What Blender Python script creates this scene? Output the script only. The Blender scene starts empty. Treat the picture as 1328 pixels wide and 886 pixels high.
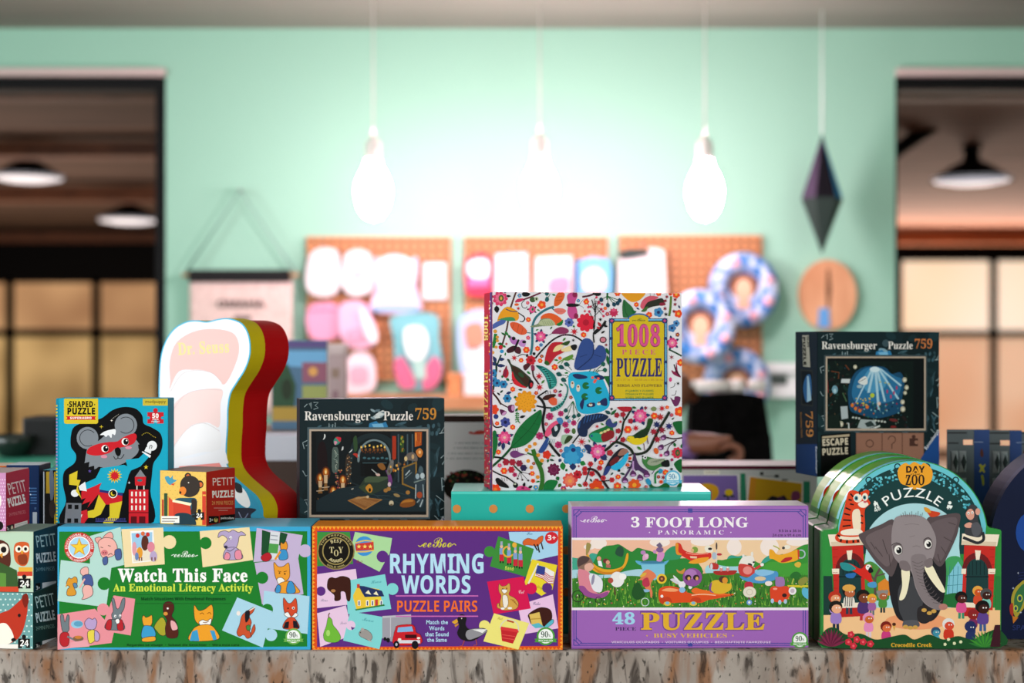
import bpy, bmesh, math, random
from mathutils import Vector, Matrix
sc = bpy.context.scene
COL = sc.collection
PI = math.pi
# ------------------------------------------------------------ camera, world, lights, exposure
# The table top is z = 0, the front row of boxes stands at y = 0 and the camera is 1.844 m in front of it.
F = 1328 * 50 / 36.0          # focal length in photo pixels
CAMY, CAMZ = -1.8444, 0.400
cam_d = bpy.data.cameras.new('camera'); cam = bpy.data.objects.new('camera', cam_d); COL.objects.link(cam)
cam_d.lens = 50; cam_d.sensor_width = 36; cam_d.clip_end = 100
cam.location = (0, CAMY, CAMZ); cam.rotation_euler = (PI/2, 0, 0)
cam_d.dof.use_dof = True; cam_d.dof.focus_distance = 1.892; cam_d.dof.aperture_fstop = 2.7
sc.camera = cam
vs = sc.view_settings
vs.view_transform = 'Standard'; vs.look = 'None'; vs.gamma = 1.0; vs.use_curve_mapping = False
vs.exposure = 0.0
world = bpy.data.worlds.new('world'); sc.world = world; world.use_nodes = True
bg = world.node_tree.nodes['Background']; bg.inputs[0].default_value = (0.80, 0.88, 1.0, 1); bg.inputs[1].default_value = 0.15

def area(name, loc, target, sx, sy, power, col=(1, 1, 1)):
    l = bpy.data.lights.new(name, 'AREA'); l.shape = 'RECTANGLE'; l.size = sx; l.size_y = sy
    l.energy = power; l.color = col
    o = bpy.data.objects.new(name, l); COL.objects.link(o); o.location = loc
    o.rotation_euler = (Vector(target) - Vector(loc)).to_track_quat('-Z', 'Y').to_euler()
    return o
# daylight from the shop windows behind and to the left of the camera; also an unseen strip light added under the ceiling
area('daylight_window', (-3.5, -1.1, 0.85), (0, 0.1, 0.2), 3.2, 2.0, 205, (0.93, 0.97, 1.0))
area('shopfront_daylight', (1.6, -4.6, 1.1), (0, 0.1, 0.2), 2.6, 1.6, 155, (1.0, 0.98, 0.95))
area('ceiling_lamp_row', (0, 1.2, 1.55), (0, 1.9, 0.0), 3.6, 0.5, 9, (1.0, 0.95, 0.88))

# ------------------------------------------------------------ helpers
def lin(h):
    if not isinstance(h, str): return tuple(h)
    out = []
    for i in (0, 2, 4):
        v = int(h[i:i+2], 16) / 255
        out.append(v / 12.92 if v <= 0.04045 else ((v + 0.055) / 1.055) ** 2.4)
    return tuple(out)

def at(px, py, d):
    """the point seen at photo pixel (px, py), d metres in front of the camera"""
    return Vector(((px - 664) / F * d, CAMY + d, CAMZ - (py - 443) / F * d))

def mat(name, col='888888', rough=0.5, metal=0.0, spec=0.5, emit=None, estr=0.0, attr=False, coat=0.0, trans=0.0):
    m = bpy.data.materials.new(name); m.use_nodes = True
    b = m.node_tree.nodes['Principled BSDF']
    b.inputs['Base Color'].default_value = (*lin(col), 1)
    b.inputs['Roughness'].default_value = rough; b.inputs['Metallic'].default_value = metal
    b.inputs['Specular IOR Level'].default_value = spec
    b.inputs['Coat Weight'].default_value = coat
    b.inputs['Transmission Weight'].default_value = trans
    if emit:
        b.inputs['Emission Color'].default_value = (*lin(emit), 1); b.inputs['Emission Strength'].default_value = estr
    if attr:
        a = m.node_tree.nodes.new('ShaderNodeAttribute'); a.attribute_name = 'Col'
        m.node_tree.links.new(a.outputs['Color'], b.inputs['Base Color'])
    return m

def nodes(m): return m.node_tree.nodes, m.node_tree.links, m.node_tree.nodes['Principled BSDF']

def noise_mat(name, c1, c2, scale=8, stretch=(1, 1, 1), rough=0.7, lo=0.4, hi=0.6, detail=4, bump=0.0):
    m = mat(name, c1, rough); N, L, b = nodes(m)
    tc = N.new('ShaderNodeTexCoord'); mp = N.new('ShaderNodeMapping'); mp.inputs['Scale'].default_value = stretch
    nz = N.new('ShaderNodeTexNoise'); nz.inputs['Scale'].default_value = scale; nz.inputs['Detail'].default_value = detail
    rp = N.new('ShaderNodeValToRGB'); rp.color_ramp.elements[0].position = lo; rp.color_ramp.elements[1].position = hi
    rp.color_ramp.elements[0].color = (*lin(c1), 1); rp.color_ramp.elements[1].color = (*lin(c2), 1)
    L.new(tc.outputs['Object'], mp.inputs[0]); L.new(mp.outputs[0], nz.inputs['Vector'])
    L.new(nz.outputs['Fac'], rp.inputs[0]); L.new(rp.outputs[0], b.inputs['Base Color'])
    if bump:
        bp = N.new('ShaderNodeBump'); bp.inputs['Strength'].default_value = bump; bp.inputs['Distance'].default_value = 0.003
        L.new(nz.outputs['Fac'], bp.inputs['Height']); L.new(bp.outputs[0], b.inputs['Normal'])
    return m

PRINT = mat('printed_card', attr=True, rough=0.5, spec=0.08)
GLOSS = mat('laminated_card', attr=True, rough=0.28, spec=0.25)
MATTE = mat('matte_card', attr=True, rough=0.65, spec=0.3)

def link(name, me, parent=None, m=None):
    o = bpy.data.objects.new(name, me); COL.objects.link(o)
    if parent is not None: o.parent = parent
    if m is not None: me.materials.append(m)
    return o

def tag(o, label, cat, group=None):
    o['label'] = label; o['category'] = cat
    if group: o['group'] = group
    return o

def struct(o): o['kind'] = 'structure'; return o

def thing(name, label, cat, loc=(0, 0, 0), rz=0, group=None):
    o = bpy.data.objects.new(name, None); COL.objects.link(o); o.empty_display_size = 0.05
    o.location = loc; o.rotation_euler = (0, 0, rz)
    return tag(o, label, cat, group)

def setcol(me, fn):
    """flat albedo per face; fn(polygon) gives a hex colour"""
    a = me.attributes.new('Col', 'FLOAT_COLOR', 'FACE')
    for p in me.polygons: a.data[p.index].color = (*lin(fn(p)), 1)

def bm_mesh(bm, name):
    me = bpy.data.meshes.new(name); bmesh.ops.recalc_face_normals(bm, faces=bm.faces[:]); bm.to_mesh(me); bm.free(); return me

def bm_box(bm, x0, x1, y0, y1, z0, z1, bev=0.0, seg=2):
    r = bmesh.ops.create_cube(bm, size=1)
    for v in r['verts']:
        v.co = Vector(((x0+x1)/2 + v.co.x*(x1-x0), (y0+y1)/2 + v.co.y*(y1-y0), (z0+z1)/2 + v.co.z*(z1-z0)))
    if bev:
        es = list({e for v in r['verts'] for e in v.link_edges})
        bmesh.ops.bevel(bm, geom=es, offset=bev, segments=seg, affect='EDGES', profile=0.5)

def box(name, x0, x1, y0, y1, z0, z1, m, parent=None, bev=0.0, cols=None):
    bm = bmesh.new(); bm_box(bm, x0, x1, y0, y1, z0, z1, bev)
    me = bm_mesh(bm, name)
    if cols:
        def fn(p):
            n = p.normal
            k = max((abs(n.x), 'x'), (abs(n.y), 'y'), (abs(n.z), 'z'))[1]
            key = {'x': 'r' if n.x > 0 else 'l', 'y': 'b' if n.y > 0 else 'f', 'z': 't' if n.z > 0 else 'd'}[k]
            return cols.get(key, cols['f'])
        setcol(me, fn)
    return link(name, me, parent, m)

def bm_tube(bm, pts, r, n=10, cap=True):
    rings = []
    pts = [Vector(p) for p in pts]
    for i, p in enumerate(pts):
        t = (pts[min(i+1, len(pts)-1)] - pts[max(i-1, 0)]).normalized()
        a = t.cross(Vector((0, 0, 1)))
        if a.length < 1e-3: a = t.cross(Vector((0, 1, 0)))
        a.normalize(); b = t.cross(a)
        rr = r[i] if isinstance(r, (list, tuple)) else r
        rings.append([bm.verts.new(p + (a*math.cos(2*PI*k/n) + b*math.sin(2*PI*k/n))*rr) for k in range(n)])
    for i in range(len(rings)-1):
        for k in range(n):
            bm.faces.new((rings[i][k], rings[i][(k+1) % n], rings[i+1][(k+1) % n], rings[i+1][k]))
    if cap:
        bm.faces.new(rings[0]); bm.faces.new(rings[-1])

def smooth(me):
    for p in me.polygons: p.use_smooth = True

def tube(name, pts, r, m, parent=None, n=10):
    bm = bmesh.new(); bm_tube(bm, pts, r, n); me = bm_mesh(bm, name); smooth(me)
    return link(name, me, parent, m)

def lathe(name, prof, m, parent=None, n=32, loc=(0, 0, 0)):
    bm = bmesh.new(); rings = []
    for r, z in prof:
        rings.append([bm.verts.new((loc[0]+r*math.cos(2*PI*k/n), loc[1]+r*math.sin(2*PI*k/n), loc[2]+z)) for k in range(n)] if r > 1e-5
                     else [bm.verts.new((loc[0], loc[1], loc[2]+z))])
    for a, b in zip(rings, rings[1:]):
        for k in range(n):
            q = [a[k % len(a)], a[(k+1) % len(a)], b[(k+1) % len(b)], b[k % len(b)]]
            q = list(dict.fromkeys(q))
            if len(q) > 2: bm.faces.new(q)
    me = bm_mesh(bm, name); smooth(me)
    return link(name, me, parent, m)

def prism(name, pts, y0, y1, m, parent=None, cols=None, bev=0.0):
    """outline pts [(x, z)] extruded along local y"""
    bm = bmesh.new()
    a = [bm.verts.new((x, y0, z)) for x, z in pts]; b = [bm.verts.new((x, y1, z)) for x, z in pts]
    bm.faces.new(a); bm.faces.new(b[::-1])
    for i in range(len(pts)):
        j = (i+1) % len(pts); bm.faces.new((a[i], a[j], b[j], b[i]))
    if bev:
        bmesh.ops.bevel(bm, geom=[e for e in bm.edges if abs(e.verts[0].co.y - e.verts[1].co.y) < 1e-6], offset=bev, segments=2, affect='EDGES')
    me = bm_mesh(bm, name)
    if cols: setcol(me, cols)
    return link(name, me, parent, m)

def nums(s):
    v = [float(t) for t in s.replace(',', ' ').split()] if isinstance(s, str) else None
    return [(v[i], v[i+1]) for i in range(0, len(v), 2)] if v is not None else list(s)

def catmull(pts, n=5, closed=True):
    out = []; k = len(pts)
    rng = range(k) if closed else range(k-1)
    for i in rng:
        if closed: p0, p1, p2, p3 = pts[i-1], pts[i], pts[(i+1) % k], pts[(i+2) % k]
        else: p0, p1, p2, p3 = pts[max(i-1, 0)], pts[i], pts[i+1], pts[min(i+2, k-1)]
        for j in range(n):
            t = j/n
            out.append(tuple(0.5*((2*b) + (c-a)*t + (2*a-5*b+4*c-d)*t*t + (3*b-a-3*c+d)*t**3) for a, b, c, d in zip(p0, p1, p2, p3)))
    if not closed: out.append(tuple(pts[-1]))
    return out

def ribbon(pts, w):
    L, R = [], []; k = len(pts)
    for i in range(k):
        ax, ay = pts[max(i-1, 0)]; bx, by = pts[min(i+1, k-1)]
        dx, dy = bx-ax, by-ay; l = math.hypot(dx, dy) or 1
        ww = w if not isinstance(w, (tuple, list)) else w[0] + (w[1]-w[0])*i/(k-1)
        nx, ny = -dy/l*ww/2, dx/l*ww/2
        L.append((pts[i][0]+nx, pts[i][1]+ny)); R.append((pts[i][0]-nx, pts[i][1]-ny))
    return L + R[::-1]

def clip_poly(P, w):
    for ax, lim, sgn in ((0, w[0], 1), (0, w[2], -1), (1, w[1], 1), (1, w[3], -1)):
        out = []
        for i in range(len(P)):
            a, b = P[i-1], P[i]
            ia, ib = (a[ax]-lim)*sgn >= 0, (b[ax]-lim)*sgn >= 0
            if ia != ib:
                t = (lim-a[ax])/(b[ax]-a[ax]); out.append((a[0]+(b[0]-a[0])*t, a[1]+(b[1]-a[1])*t))
            if ib: out.append(b)
        P = out
        if not P: return []
    return P

# ------------------------------------------------------------ lettering
_cu = bpy.data.curves.new('lettering', 'FONT'); _cu.resolution_u = 3; _cu.fill_mode = 'FRONT'
_ob = bpy.data.objects.new('lettering', _cu)
_gl = {}
STY = {'n': None, 's': (0x1D400, 0x1D41A, 0x1D7CE), 'b': (0x1D5D4, 0x1D5EE, 0x1D7EC), 'i': (0x1D4D0, 0x1D4EA, 0x1D7CE),
       'm': (0x1D670, 0x1D68A, 0x1D7F6), 'k': (0x1D468, 0x1D482, 0x1D7CE)}
def _mesh(s, off):
    _cu.offset = off; _cu.body = s; me = _ob.to_mesh()
    V = [(v.co.x, v.co.y) for v in me.vertices]; P = [tuple(p.vertices) for p in me.polygons]
    _ob.to_mesh_clear(); return V, P
def _w(s):
    V, _ = _mesh(s, 0); return max(v[0] for v in V) - min(v[0] for v in V)
def glyph(ch, st, off=0.0):
    k = (ch, st, off)
    if k not in _gl:
        c = ch; z = STY[st]
        if z:
            o = ord(ch)
            if 65 <= o <= 90: c = chr(z[0]+o-65)
            elif 97 <= o <= 122: c = chr(z[1]+o-97)
            elif 48 <= o <= 57: c = chr(z[2]+o-48)
        V, P = _mesh(c, off) if ch != ' ' else ([], [])
        adv = (0.26 if ch == ' ' else _w('|'+c+'|') - _w('||')) + 2*off
        _gl[k] = (V, P, adv)
    return _gl[k]
def capheight(st):
    V, _, _ = glyph('H', st); return max(v[1] for v in V)

# ------------------------------------------------------------ printed artwork on a flat face
class Canvas:
    """Collects flat printed shapes on one face of a thing. Coordinates are read off the photo and carried
    on to the face's own plane; every later shape lies a hair above the earlier ones it overlaps."""
    STEP = 0.00003
    def __init__(s, root, p0, n, m=PRINT, base=0.0004):
        bpy.context.view_layer.update()
        s.root = root; s.inv = root.matrix_world.inverted(); s.n = Vector(n).normalized(); s.p0 = Vector(p0)
        s.m = m; s.base = base; s.sh = []; s.bucket = 'front_print'; s.order = []
        s.v(); s.clip = None; s.lim = (); s.cam = Vector((0, CAMY, CAMZ)); s.bb = []
    def v(s, x0=0, y0=0, k=1.0): s.x0, s.y0, s.k = x0, y0, k; return s
    def part(s, name): s.bucket = name; return s
    def _q(s, pts): return [(s.x0+x/s.k, s.y0+y/s.k) for x, y in pts]
    def _add(s, polys, col, lv=None):
        xs = [x for P in polys for x, _ in P]; ys = [y for P in polys for _, y in P]
        if not xs: return
        b = (min(xs), min(ys), max(xs), max(ys))
        if lv is None:
            lv = 0
            for (c, l) in s.bb:
                if l >= lv and c[0] < b[2] and c[2] > b[0] and c[1] < b[3] and c[3] > b[1]: lv = l+1
        s.bb.append((b, lv)); s.sh.append((s.bucket, polys, col, lv))
        if s.bucket not in s.order: s.order.append(s.bucket)
    def raw(s, P, col):
        if s.clip: P = clip_poly(P, s.clip)
        if len(P) > 2: s._add([P], col)
    def p(s, pts, col): s.raw(s._q(nums(pts)), col)
    ink = None
    def s_(s, pts, col, n=5):
        P = catmull(nums(pts), n); s.raw(s._q(P), col)
        if s.ink: s.raw(s._q(ribbon(P+[P[0]], s.ink[0])), s.ink[1])
    def l(s, pts, w, col, sm=True):
        P = nums(pts)
        if sm and len(P) > 2: P = catmull(P, 4, False)
        s.raw(s._q(ribbon(P, w)), col)
    def e(s, cx, cy, rx, ry, col, rot=0, n=None, a0=0, a1=360):
        n = n or (22 if max(rx, ry)/s.k > 4 else 10); r = math.radians(rot); P = []
        full = a1-a0 >= 360
        for i in range(n + (0 if full else 1)):
            a = math.radians(a0+(a1-a0)*i/n); x, y = rx*math.cos(a), ry*math.sin(a)
            P.append((cx+x*math.cos(r)-y*math.sin(r), cy+x*math.sin(r)+y*math.cos(r)))
        s.raw(s._q(P), col)
    def ring(s, cx, cy, r0, r1, col, n=28, a0=0, a1=360):
        """ring or arc band, drawn as one ribbon of quads"""
        Q = []
        for i in range(n):
            a, b = math.radians(a0+(a1-a0)*i/n), math.radians(a0+(a1-a0)*(i+1)/n)
            Q.append(s._q([(cx+r0*math.cos(a), cy+r0*math.sin(a)), (cx+r1*math.cos(a), cy+r1*math.sin(a)),
                           (cx+r1*math.cos(b), cy+r1*math.sin(b)), (cx+r0*math.cos(b), cy+r0*math.sin(b))]))
        s._add(Q, col)
    def r(s, x0, y0, x1, y1, col): s.raw(s._q([(x0, y0), (x1, y0), (x1, y1), (x0, y1)]), col)
    def rr(s, x0, y0, x1, y1, q, col):
        P = []
        for cx, cy, a in ((x1-q, y1-q, 0), (x0+q, y1-q, 90), (x0+q, y0+q, 180), (x1-q, y0+q, 270)):
            for i in range(5):
                t = math.radians(a+i*22.5); P.append((cx+q*math.cos(t), cy+q*math.sin(t)))
        s.raw(s._q(P), col)
    def star(s, cx, cy, R, r, n, col, rot=-90):
        s.raw(s._q([(cx+(R if i % 2 == 0 else r)*math.cos(math.radians(rot+180*i/n)), cy+(R if i % 2 == 0 else r)*math.sin(math.radians(rot+180*i/n))) for i in range(2*n)]), col)
    def lines(s, pairs, w, col):
        for q in pairs: s.l(q, w, col, False)
    def t(s, txt, x0, x1, yb, h, col, st='n', off=0.0, slope=0.0, lift=0.0, rot=0.0):
        """lettering fitted between x0 and x1, capital height h, baseline yb"""
        gs = [glyph(c, st, off) for c in txt]; W = sum(g[2] for g in gs) or 1
        ky = h/capheight(st); kx = (x1-x0)/W if x1 is not None else ky; pen = 0; Q = []
        cr, sr = math.cos(math.radians(rot)), math.sin(math.radians(rot))
        for V, P, adv in gs:
            for f in P:
                pp = []
                for i in f:
                    x, y = (pen+V[i][0])*kx, V[i][1]*ky
                    u, w = x+slope*y, -(y + lift*math.sin(PI*(pen+V[i][0])/W))
                    pp.append((x0+u*cr-w*sr, yb+u*sr+w*cr))
                Q.append(s._q(pp))
            pen += adv
        s._add(Q, col)
    def ta(s, txt, cx, cy, R, a0, a1, h, col, st='b', inside=False, off=0.0):
        """lettering along a circle from angle a0 to a1 (degrees, photo axes)"""
        gs = [glyph(c, st, off) for c in txt]; W = sum(g[2] for g in gs) or 1; ky = h/capheight(st); pen = 0; Q = []
        kx = abs(math.radians(a1-a0))*R/W
        for V, P, adv in gs:
            am = math.radians(a0+(a1-a0)*(pen+adv/2)/W)
            d = 1 if a1 > a0 else -1
            for f in P:
                pp = []
                for i in f:
                    u = (V[i][0]-adv/2)*kx; w = V[i][1]*ky
                    rad = R + (w if d > 0 else -w)
                    tx, ty = -math.sin(am)*d, math.cos(am)*d
                    pp.append((cx+math.cos(am)*rad+tx*u, cy+math.sin(am)*rad+ty*u))
                Q.append(s._q(pp))
            pen += adv
        s._add(Q, col)
    def jig(s, quad, col, tabs=()):
        """a jigsaw piece: corner points plus tabs (side, position, +1 out / -1 in, radius)"""
        Q = nums(quad); out = []; n = len(Q)
        ar = sum(Q[i][0]*Q[(i+1) % n][1]-Q[(i+1) % n][0]*Q[i][1] for i in range(n))
        for i in range(n):
            a, b = Q[i], Q[(i+1) % n]; out.append(a); L = math.hypot(b[0]-a[0], b[1]-a[1])
            ux, uy = (b[0]-a[0])/L, (b[1]-a[1])/L; nx, ny = (uy, -ux) if ar > 0 else (-uy, ux)
            for (sd, t, d, r) in sorted((q for q in tabs if q[0] == i), key=lambda q: q[1]):
                for k in range(13):
                    f = math.radians(-37-286*k/12); u = r*math.sin(f); w = (0.8*r-r*math.cos(f))*d
                    out.append((a[0]+ux*(t*L+u)+nx*w, a[1]+uy*(t*L+u)+ny*w))
        s.raw(s._q(out), col)
    def flower(s, cx, cy, r, n, col, mid, rot=0, mid2=None):
        P = []
        for i in range(n*6):
            a = math.radians(rot)+2*PI*i/(n*6); q = r*(0.78+0.22*abs(math.cos(n*(a-math.radians(rot))/2)))
            P.append((cx+q*math.cos(a), cy+q*math.sin(a)))
        s.raw(s._q(P), col)
        if mid: s.e(cx, cy, r*0.34, r*0.34, mid, n=8)
        if mid2: s.e(cx, cy, r*0.16, r*0.16, mid2, n=7)
    def leaf(s, x0, y0, x1, y1, w, col, vein=None):
        dx, dy = x1-x0, y1-y0; L = math.hypot(dx, dy) or 1; nx, ny = -dy/L*w/2, dx/L*w/2
        P = [(x0, y0), (x0+dx*.25+nx*.8, y0+dy*.25+ny*.8), (x0+dx*.5+nx, y0+dy*.5+ny), (x0+dx*.78+nx*.6, y0+dy*.78+ny*.6), (x1, y1),
             (x0+dx*.78-nx*.6, y0+dy*.78-ny*.6), (x0+dx*.5-nx, y0+dy*.5-ny), (x0+dx*.25-nx*.8, y0+dy*.25-ny*.8)]
        s.raw(s._q(P), col)
        if vein: s.l([(x0, y0), (x1, y1)], w*0.12, vein, False)
    def P3(s, x, y, lv):
        d = Vector(((x-664)/F, 1, (443-y)/F)); t = (s.p0-s.cam).dot(s.n)/d.dot(s.n)
        q = s.inv @ (s.cam + d*t + s.n*(s.base+lv*s.STEP))
        for ax, lo, hi in s.lim: q[ax] = min(max(q[ax], lo), hi)
        return q
    def done(s):
        res = {}
        for name in s.order:
            V, Fc, C = [], [], []
            for b, polys, col, lv in s.sh:
                if b != name: continue
                c = (*lin(col), 1)
                for P in polys:
                    i0 = len(V); V += [s.P3(x, y, lv) for x, y in P]; Fc.append(range(i0, len(V))); C.append(c)
            me = bpy.data.meshes.new(name); me.from_pydata(V, [], [list(f) for f in Fc])
            nl = s.inv.to_3x3() @ s.n
            bm = bmesh.new(); bm.from_mesh(me); bm.faces.ensure_lookup_table()
            bm.normal_update()
            for f in bm.faces:
                if f.normal.dot(nl) < 0: f.normal_flip()
            bm.to_mesh(me); bm.free()
            a = me.attributes.new('Col', 'FLOAT_COLOR', 'FACE')
            a.data.foreach_set('color', [q for c in C for q in c])
            res[name] = link(name, me, s.root, s.m)
        return res

def seal90(c, x, y, r, ring, inner='f2f4f0', ink='2c4a33'):
    """the round 90 % badge"""
    b = c.bucket; c.part('seal')
    c.e(x, y, r, r, ring); c.e(x, y, r*.8, r*.8, inner)
    c.t('90', x-r*.55, x+r*.28, y+r*.12, r*.62, ink, 's'); c.t('%', x+r*.26, x+r*.55, y+r*.08, r*.3, ink)
    c.p([(x-r*1.25, y+r*.28), (x+r*1.25, y+r*.28), (x+r*1.1, y+r*.48), (x+r*1.25, y+r*.66), (x-r*1.25, y+r*.66), (x-r*1.1, y+r*.48)], ring)
    c.t('RECYCLED', x-r*.8, x+r*.8, y+r*.58, r*.2, inner, 'b')
    c.part(b)

def place(pxl, pxr, d, yaw=0.0):
    """left-front corner seen at column pxl at distance d, right-front corner seen at pxr: returns origin and width"""
    X = (pxl-664)/F*d; t = (pxr-664)/F; w = (t*d-X)/(math.cos(yaw)-t*math.sin(yaw))
    return Vector((X, CAMY+d, 0)), w

def carton_box(name, label, cat, pxl, pxr, d, yaw, zb, h, dep, cols, m=PRINT, group=None, bev=0.0012):
    """a closed carton standing on its narrow side; returns root, canvas for the front face, width"""
    o, w = place(pxl, pxr, d, yaw)
    base = Vector((o.x, o.y, zb)) + Vector((math.cos(yaw), math.sin(yaw), 0))*w/2 + Vector((-math.sin(yaw), math.cos(yaw), 0))*dep/2
    t = thing(name, label, cat, base, yaw, group)
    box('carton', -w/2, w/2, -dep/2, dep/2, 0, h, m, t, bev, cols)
    bpy.context.view_layer.update()
    n = Vector((math.sin(yaw), -math.cos(yaw), 0))
    c = Canvas(t, o, n, m); c.lim = [(0, -w/2+.0003, w/2-.0003), (2, .0003, h-.0003)]
    return t, c, w
# ------------------------------------------------------------ the room
WD = 5.5; WY = CAMY + WD           # distance of the mint wall
FLOOR = -0.86; CEIL = CAMZ + (443-37)/F*WD
mint = mat('mint_wall_paint', '98c8b1', 0.55, spec=0.3)
def zz(py, d): return CAMZ-(py-443)/F*d
def xx(px, d): return (px-664)/F*d
OPZ = zz(100, WD); LX = xx(215, WD); RX = xx(1161, WD)
bm = bmesh.new()
for x0, x1, z0, z1 in ((-4.2, -3.2, FLOOR, CEIL), (-3.2, LX, OPZ, CEIL), (LX, RX, FLOOR, CEIL), (RX, 3.2, OPZ, CEIL), (3.2, 4.2, FLOOR, CEIL)):
    bm_box(bm, x0, x1, WY, WY+0.12, z0, z1)
struct(link('wall_back', bm_mesh(bm, 'wall_back'), None, mint))
concrete = noise_mat('polished_concrete', '6f6a64', '87817a', 3, rough=0.45)
struct(box('floor', -8, 8, CAMY-5, CAMY+17, FLOOR-0.1, FLOOR, concrete))
plaster = noise_mat('ceiling_boards', '8e8e82', '9d9d90', 0.7, (0.5, 3, 1), 0.8)
struct(box('ceiling', -4.2, 4.2, CAMY-3.5, WY+0.12, CEIL, CEIL+0.1, plaster))
struct(box('wall_left', -4.3, -4.2, CAMY-1.2, WY, FLOOR, CEIL, mint))
struct(box('wall_right', 4.2, 4.3, CAMY-1.2, WY, FLOOR, CEIL, mint))
black = mat('black_metal', '070708', 0.6, spec=0.15); wood_d = noise_mat('dark_beam_wood', '5a3522', '7a4a30', 6, (1, 8, 8), 0.6)
palewood = mat('pale_pink_trim', 'c9b3ad', 0.5)
lampwhite = mat('lamp_white', 'f2efea', 0.5)
# opening frames: pale head trim, black jambs and head, timber rail
def opening(x0, x1, jx, n, jw):
    bm = bmesh.new(); bm_box(bm, x0, x1, WY-0.03, WY+0.13, OPZ, OPZ+0.03)
    struct(link('trim_%d' % n, bm_mesh(bm, 'head_trim'), None, palewood))
    bm = bmesh.new(); bm_box(bm, x0, x1, WY+0.02, WY+0.14, OPZ-0.045, OPZ)
    bm_box(bm, jx[0], jx[1], WY+0.02, WY+0.14, FLOOR, OPZ-0.045)
    struct(link('trim_%d' % (n+1), bm_mesh(bm, 'black_frame'), None, black))
    bm = bmesh.new(); bm_box(bm, x0, x1, WY+0.4, WY+0.5, zz(130, WD+0.45), zz(112, WD+0.45))
    struct(link('trim_%d' % (n+2), bm_mesh(bm, 'timber_rail'), None, wood_d))
opening(-3.2, LX, (LX-0.045, LX), 1, 0)
opening(RX, 3.2, (RX, RX+0.014), 4, 0)
# the hall beyond the two openings
HD = 16.0; HY = CAMY+HD; HC = CAMZ+1.24
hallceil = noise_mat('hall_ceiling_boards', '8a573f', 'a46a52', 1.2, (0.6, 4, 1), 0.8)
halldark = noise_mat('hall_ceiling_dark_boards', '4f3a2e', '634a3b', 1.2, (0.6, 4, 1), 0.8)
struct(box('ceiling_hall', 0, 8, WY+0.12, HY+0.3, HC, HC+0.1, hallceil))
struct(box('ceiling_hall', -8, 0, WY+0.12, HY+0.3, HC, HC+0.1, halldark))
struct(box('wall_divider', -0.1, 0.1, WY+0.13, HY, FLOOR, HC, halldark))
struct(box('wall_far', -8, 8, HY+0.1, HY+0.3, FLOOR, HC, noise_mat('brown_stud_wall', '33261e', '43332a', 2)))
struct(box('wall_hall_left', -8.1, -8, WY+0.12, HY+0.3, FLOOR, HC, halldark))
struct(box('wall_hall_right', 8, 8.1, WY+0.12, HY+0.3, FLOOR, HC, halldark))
k = 7
amber = noise_mat('orange_timber', '8a4f2c', 'a86238', 4, (1, 6, 6), 0.6)
for (x0, x1, y0, y1, m, dd) in ((1100, 1420, 300, 317, amber, 15.5), (-60, 300, 303, 314, wood_d, 15.5), (1100, 1420, 268, 289, plaster, 15.6), (-60, 300, 186, 205, wood_d, 8.6), (-60, 300, 243, 262, wood_d, 11.0)):
    top = min(zz(y0, dd), HC)
    struct(box('trim_%d' % k, xx(x0, dd), xx(x1, dd), CAMY+dd-0.1, CAMY+dd+0.1, zz(y1, dd), top, m)); k += 1
def glow(name, c1, c2, s, scale=0.5):
    m = mat(name, c1, 0.3); N, L, b = nodes(m)
    tc = N.new('ShaderNodeTexCoord'); nz = N.new('ShaderNodeTexNoise'); nz.inputs['Scale'].default_value = scale; nz.inputs['Detail'].default_value = 1
    rp = N.new('ShaderNodeValToRGB'); rp.color_ramp.elements[0].position = 0.35; rp.color_ramp.elements[1].position = 0.65
    rp.color_ramp.elements[0].color = (*lin(c1), 1); rp.color_ramp.elements[1].color = (*lin(c2), 1)
    L.new(tc.outputs['Object'], nz.inputs['Vector']); L.new(nz.outputs['Fac'], rp.inputs[0]); L.new(rp.outputs[0], b.inputs['Emission Color'])
    b.inputs['Emission Strength'].default_value = s
    return m
cream = glow('lit_cream_pane', 'f3cfa0', 'fdecd6', 0.95); peach = glow('lit_peach_pane', 'd99e74', 'efc9a8', 0.80, 0.9)
tan_ = glow('lit_tan_pane', '9a6f4c', 'c89a6c', 0.85, 1.2); gold = glow('lit_gold_pane', '8f6f42', 'd2ab70', 0.85, 1.2)
def glazing(n, xs, ys, bars, mats, barw):
    """a gridded shop window: black frame, lit panes"""
    d = HD; x0, x1, y0, y1 = xx(xs[0], d), xx(xs[-1], d), zz(ys[-1], d), zz(ys[0], d)
    bm = bmesh.new(); w = barw/F*d/2
    for x in xs: bm_box(bm, xx(x, d)-w, xx(x, d)+w, HY-0.06, HY+0.06, y0, y1)
    for y in ys: bm_box(bm, x0, x1, HY-0.06, HY+0.06, zz(y, d)-w, zz(y, d)+w)
    bm_box(bm, x0-1, x1+1, HY-0.08, HY+0.06, zz(ys[0], d), zz(bars, d))
    o = struct(link('window_%d' % n, bm_mesh(bm, 'window_frame'), None, black))
    for r in range(len(ys)-1):
        bm = bmesh.new()
        for c in range(len(xs)-1): bm_box(bm, xx(xs[c], d)+w, xx(xs[c+1], d)-w, HY-0.01, HY+0.01, zz(ys[r+1], d)+w, zz(ys[r], d)-w)
        link('pane', bm_mesh(bm, 'pane'), o, mats[r])
glazing(1, (-316, -204, -92, 14, 126, 238, 350), (362, 432, 587), 312, (tan_, gold), 10)
glazing(2, (1060, 1164, 1287, 1410, 1533, 1656), (334, 433, 587), 317, (cream, peach), 9)
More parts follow.
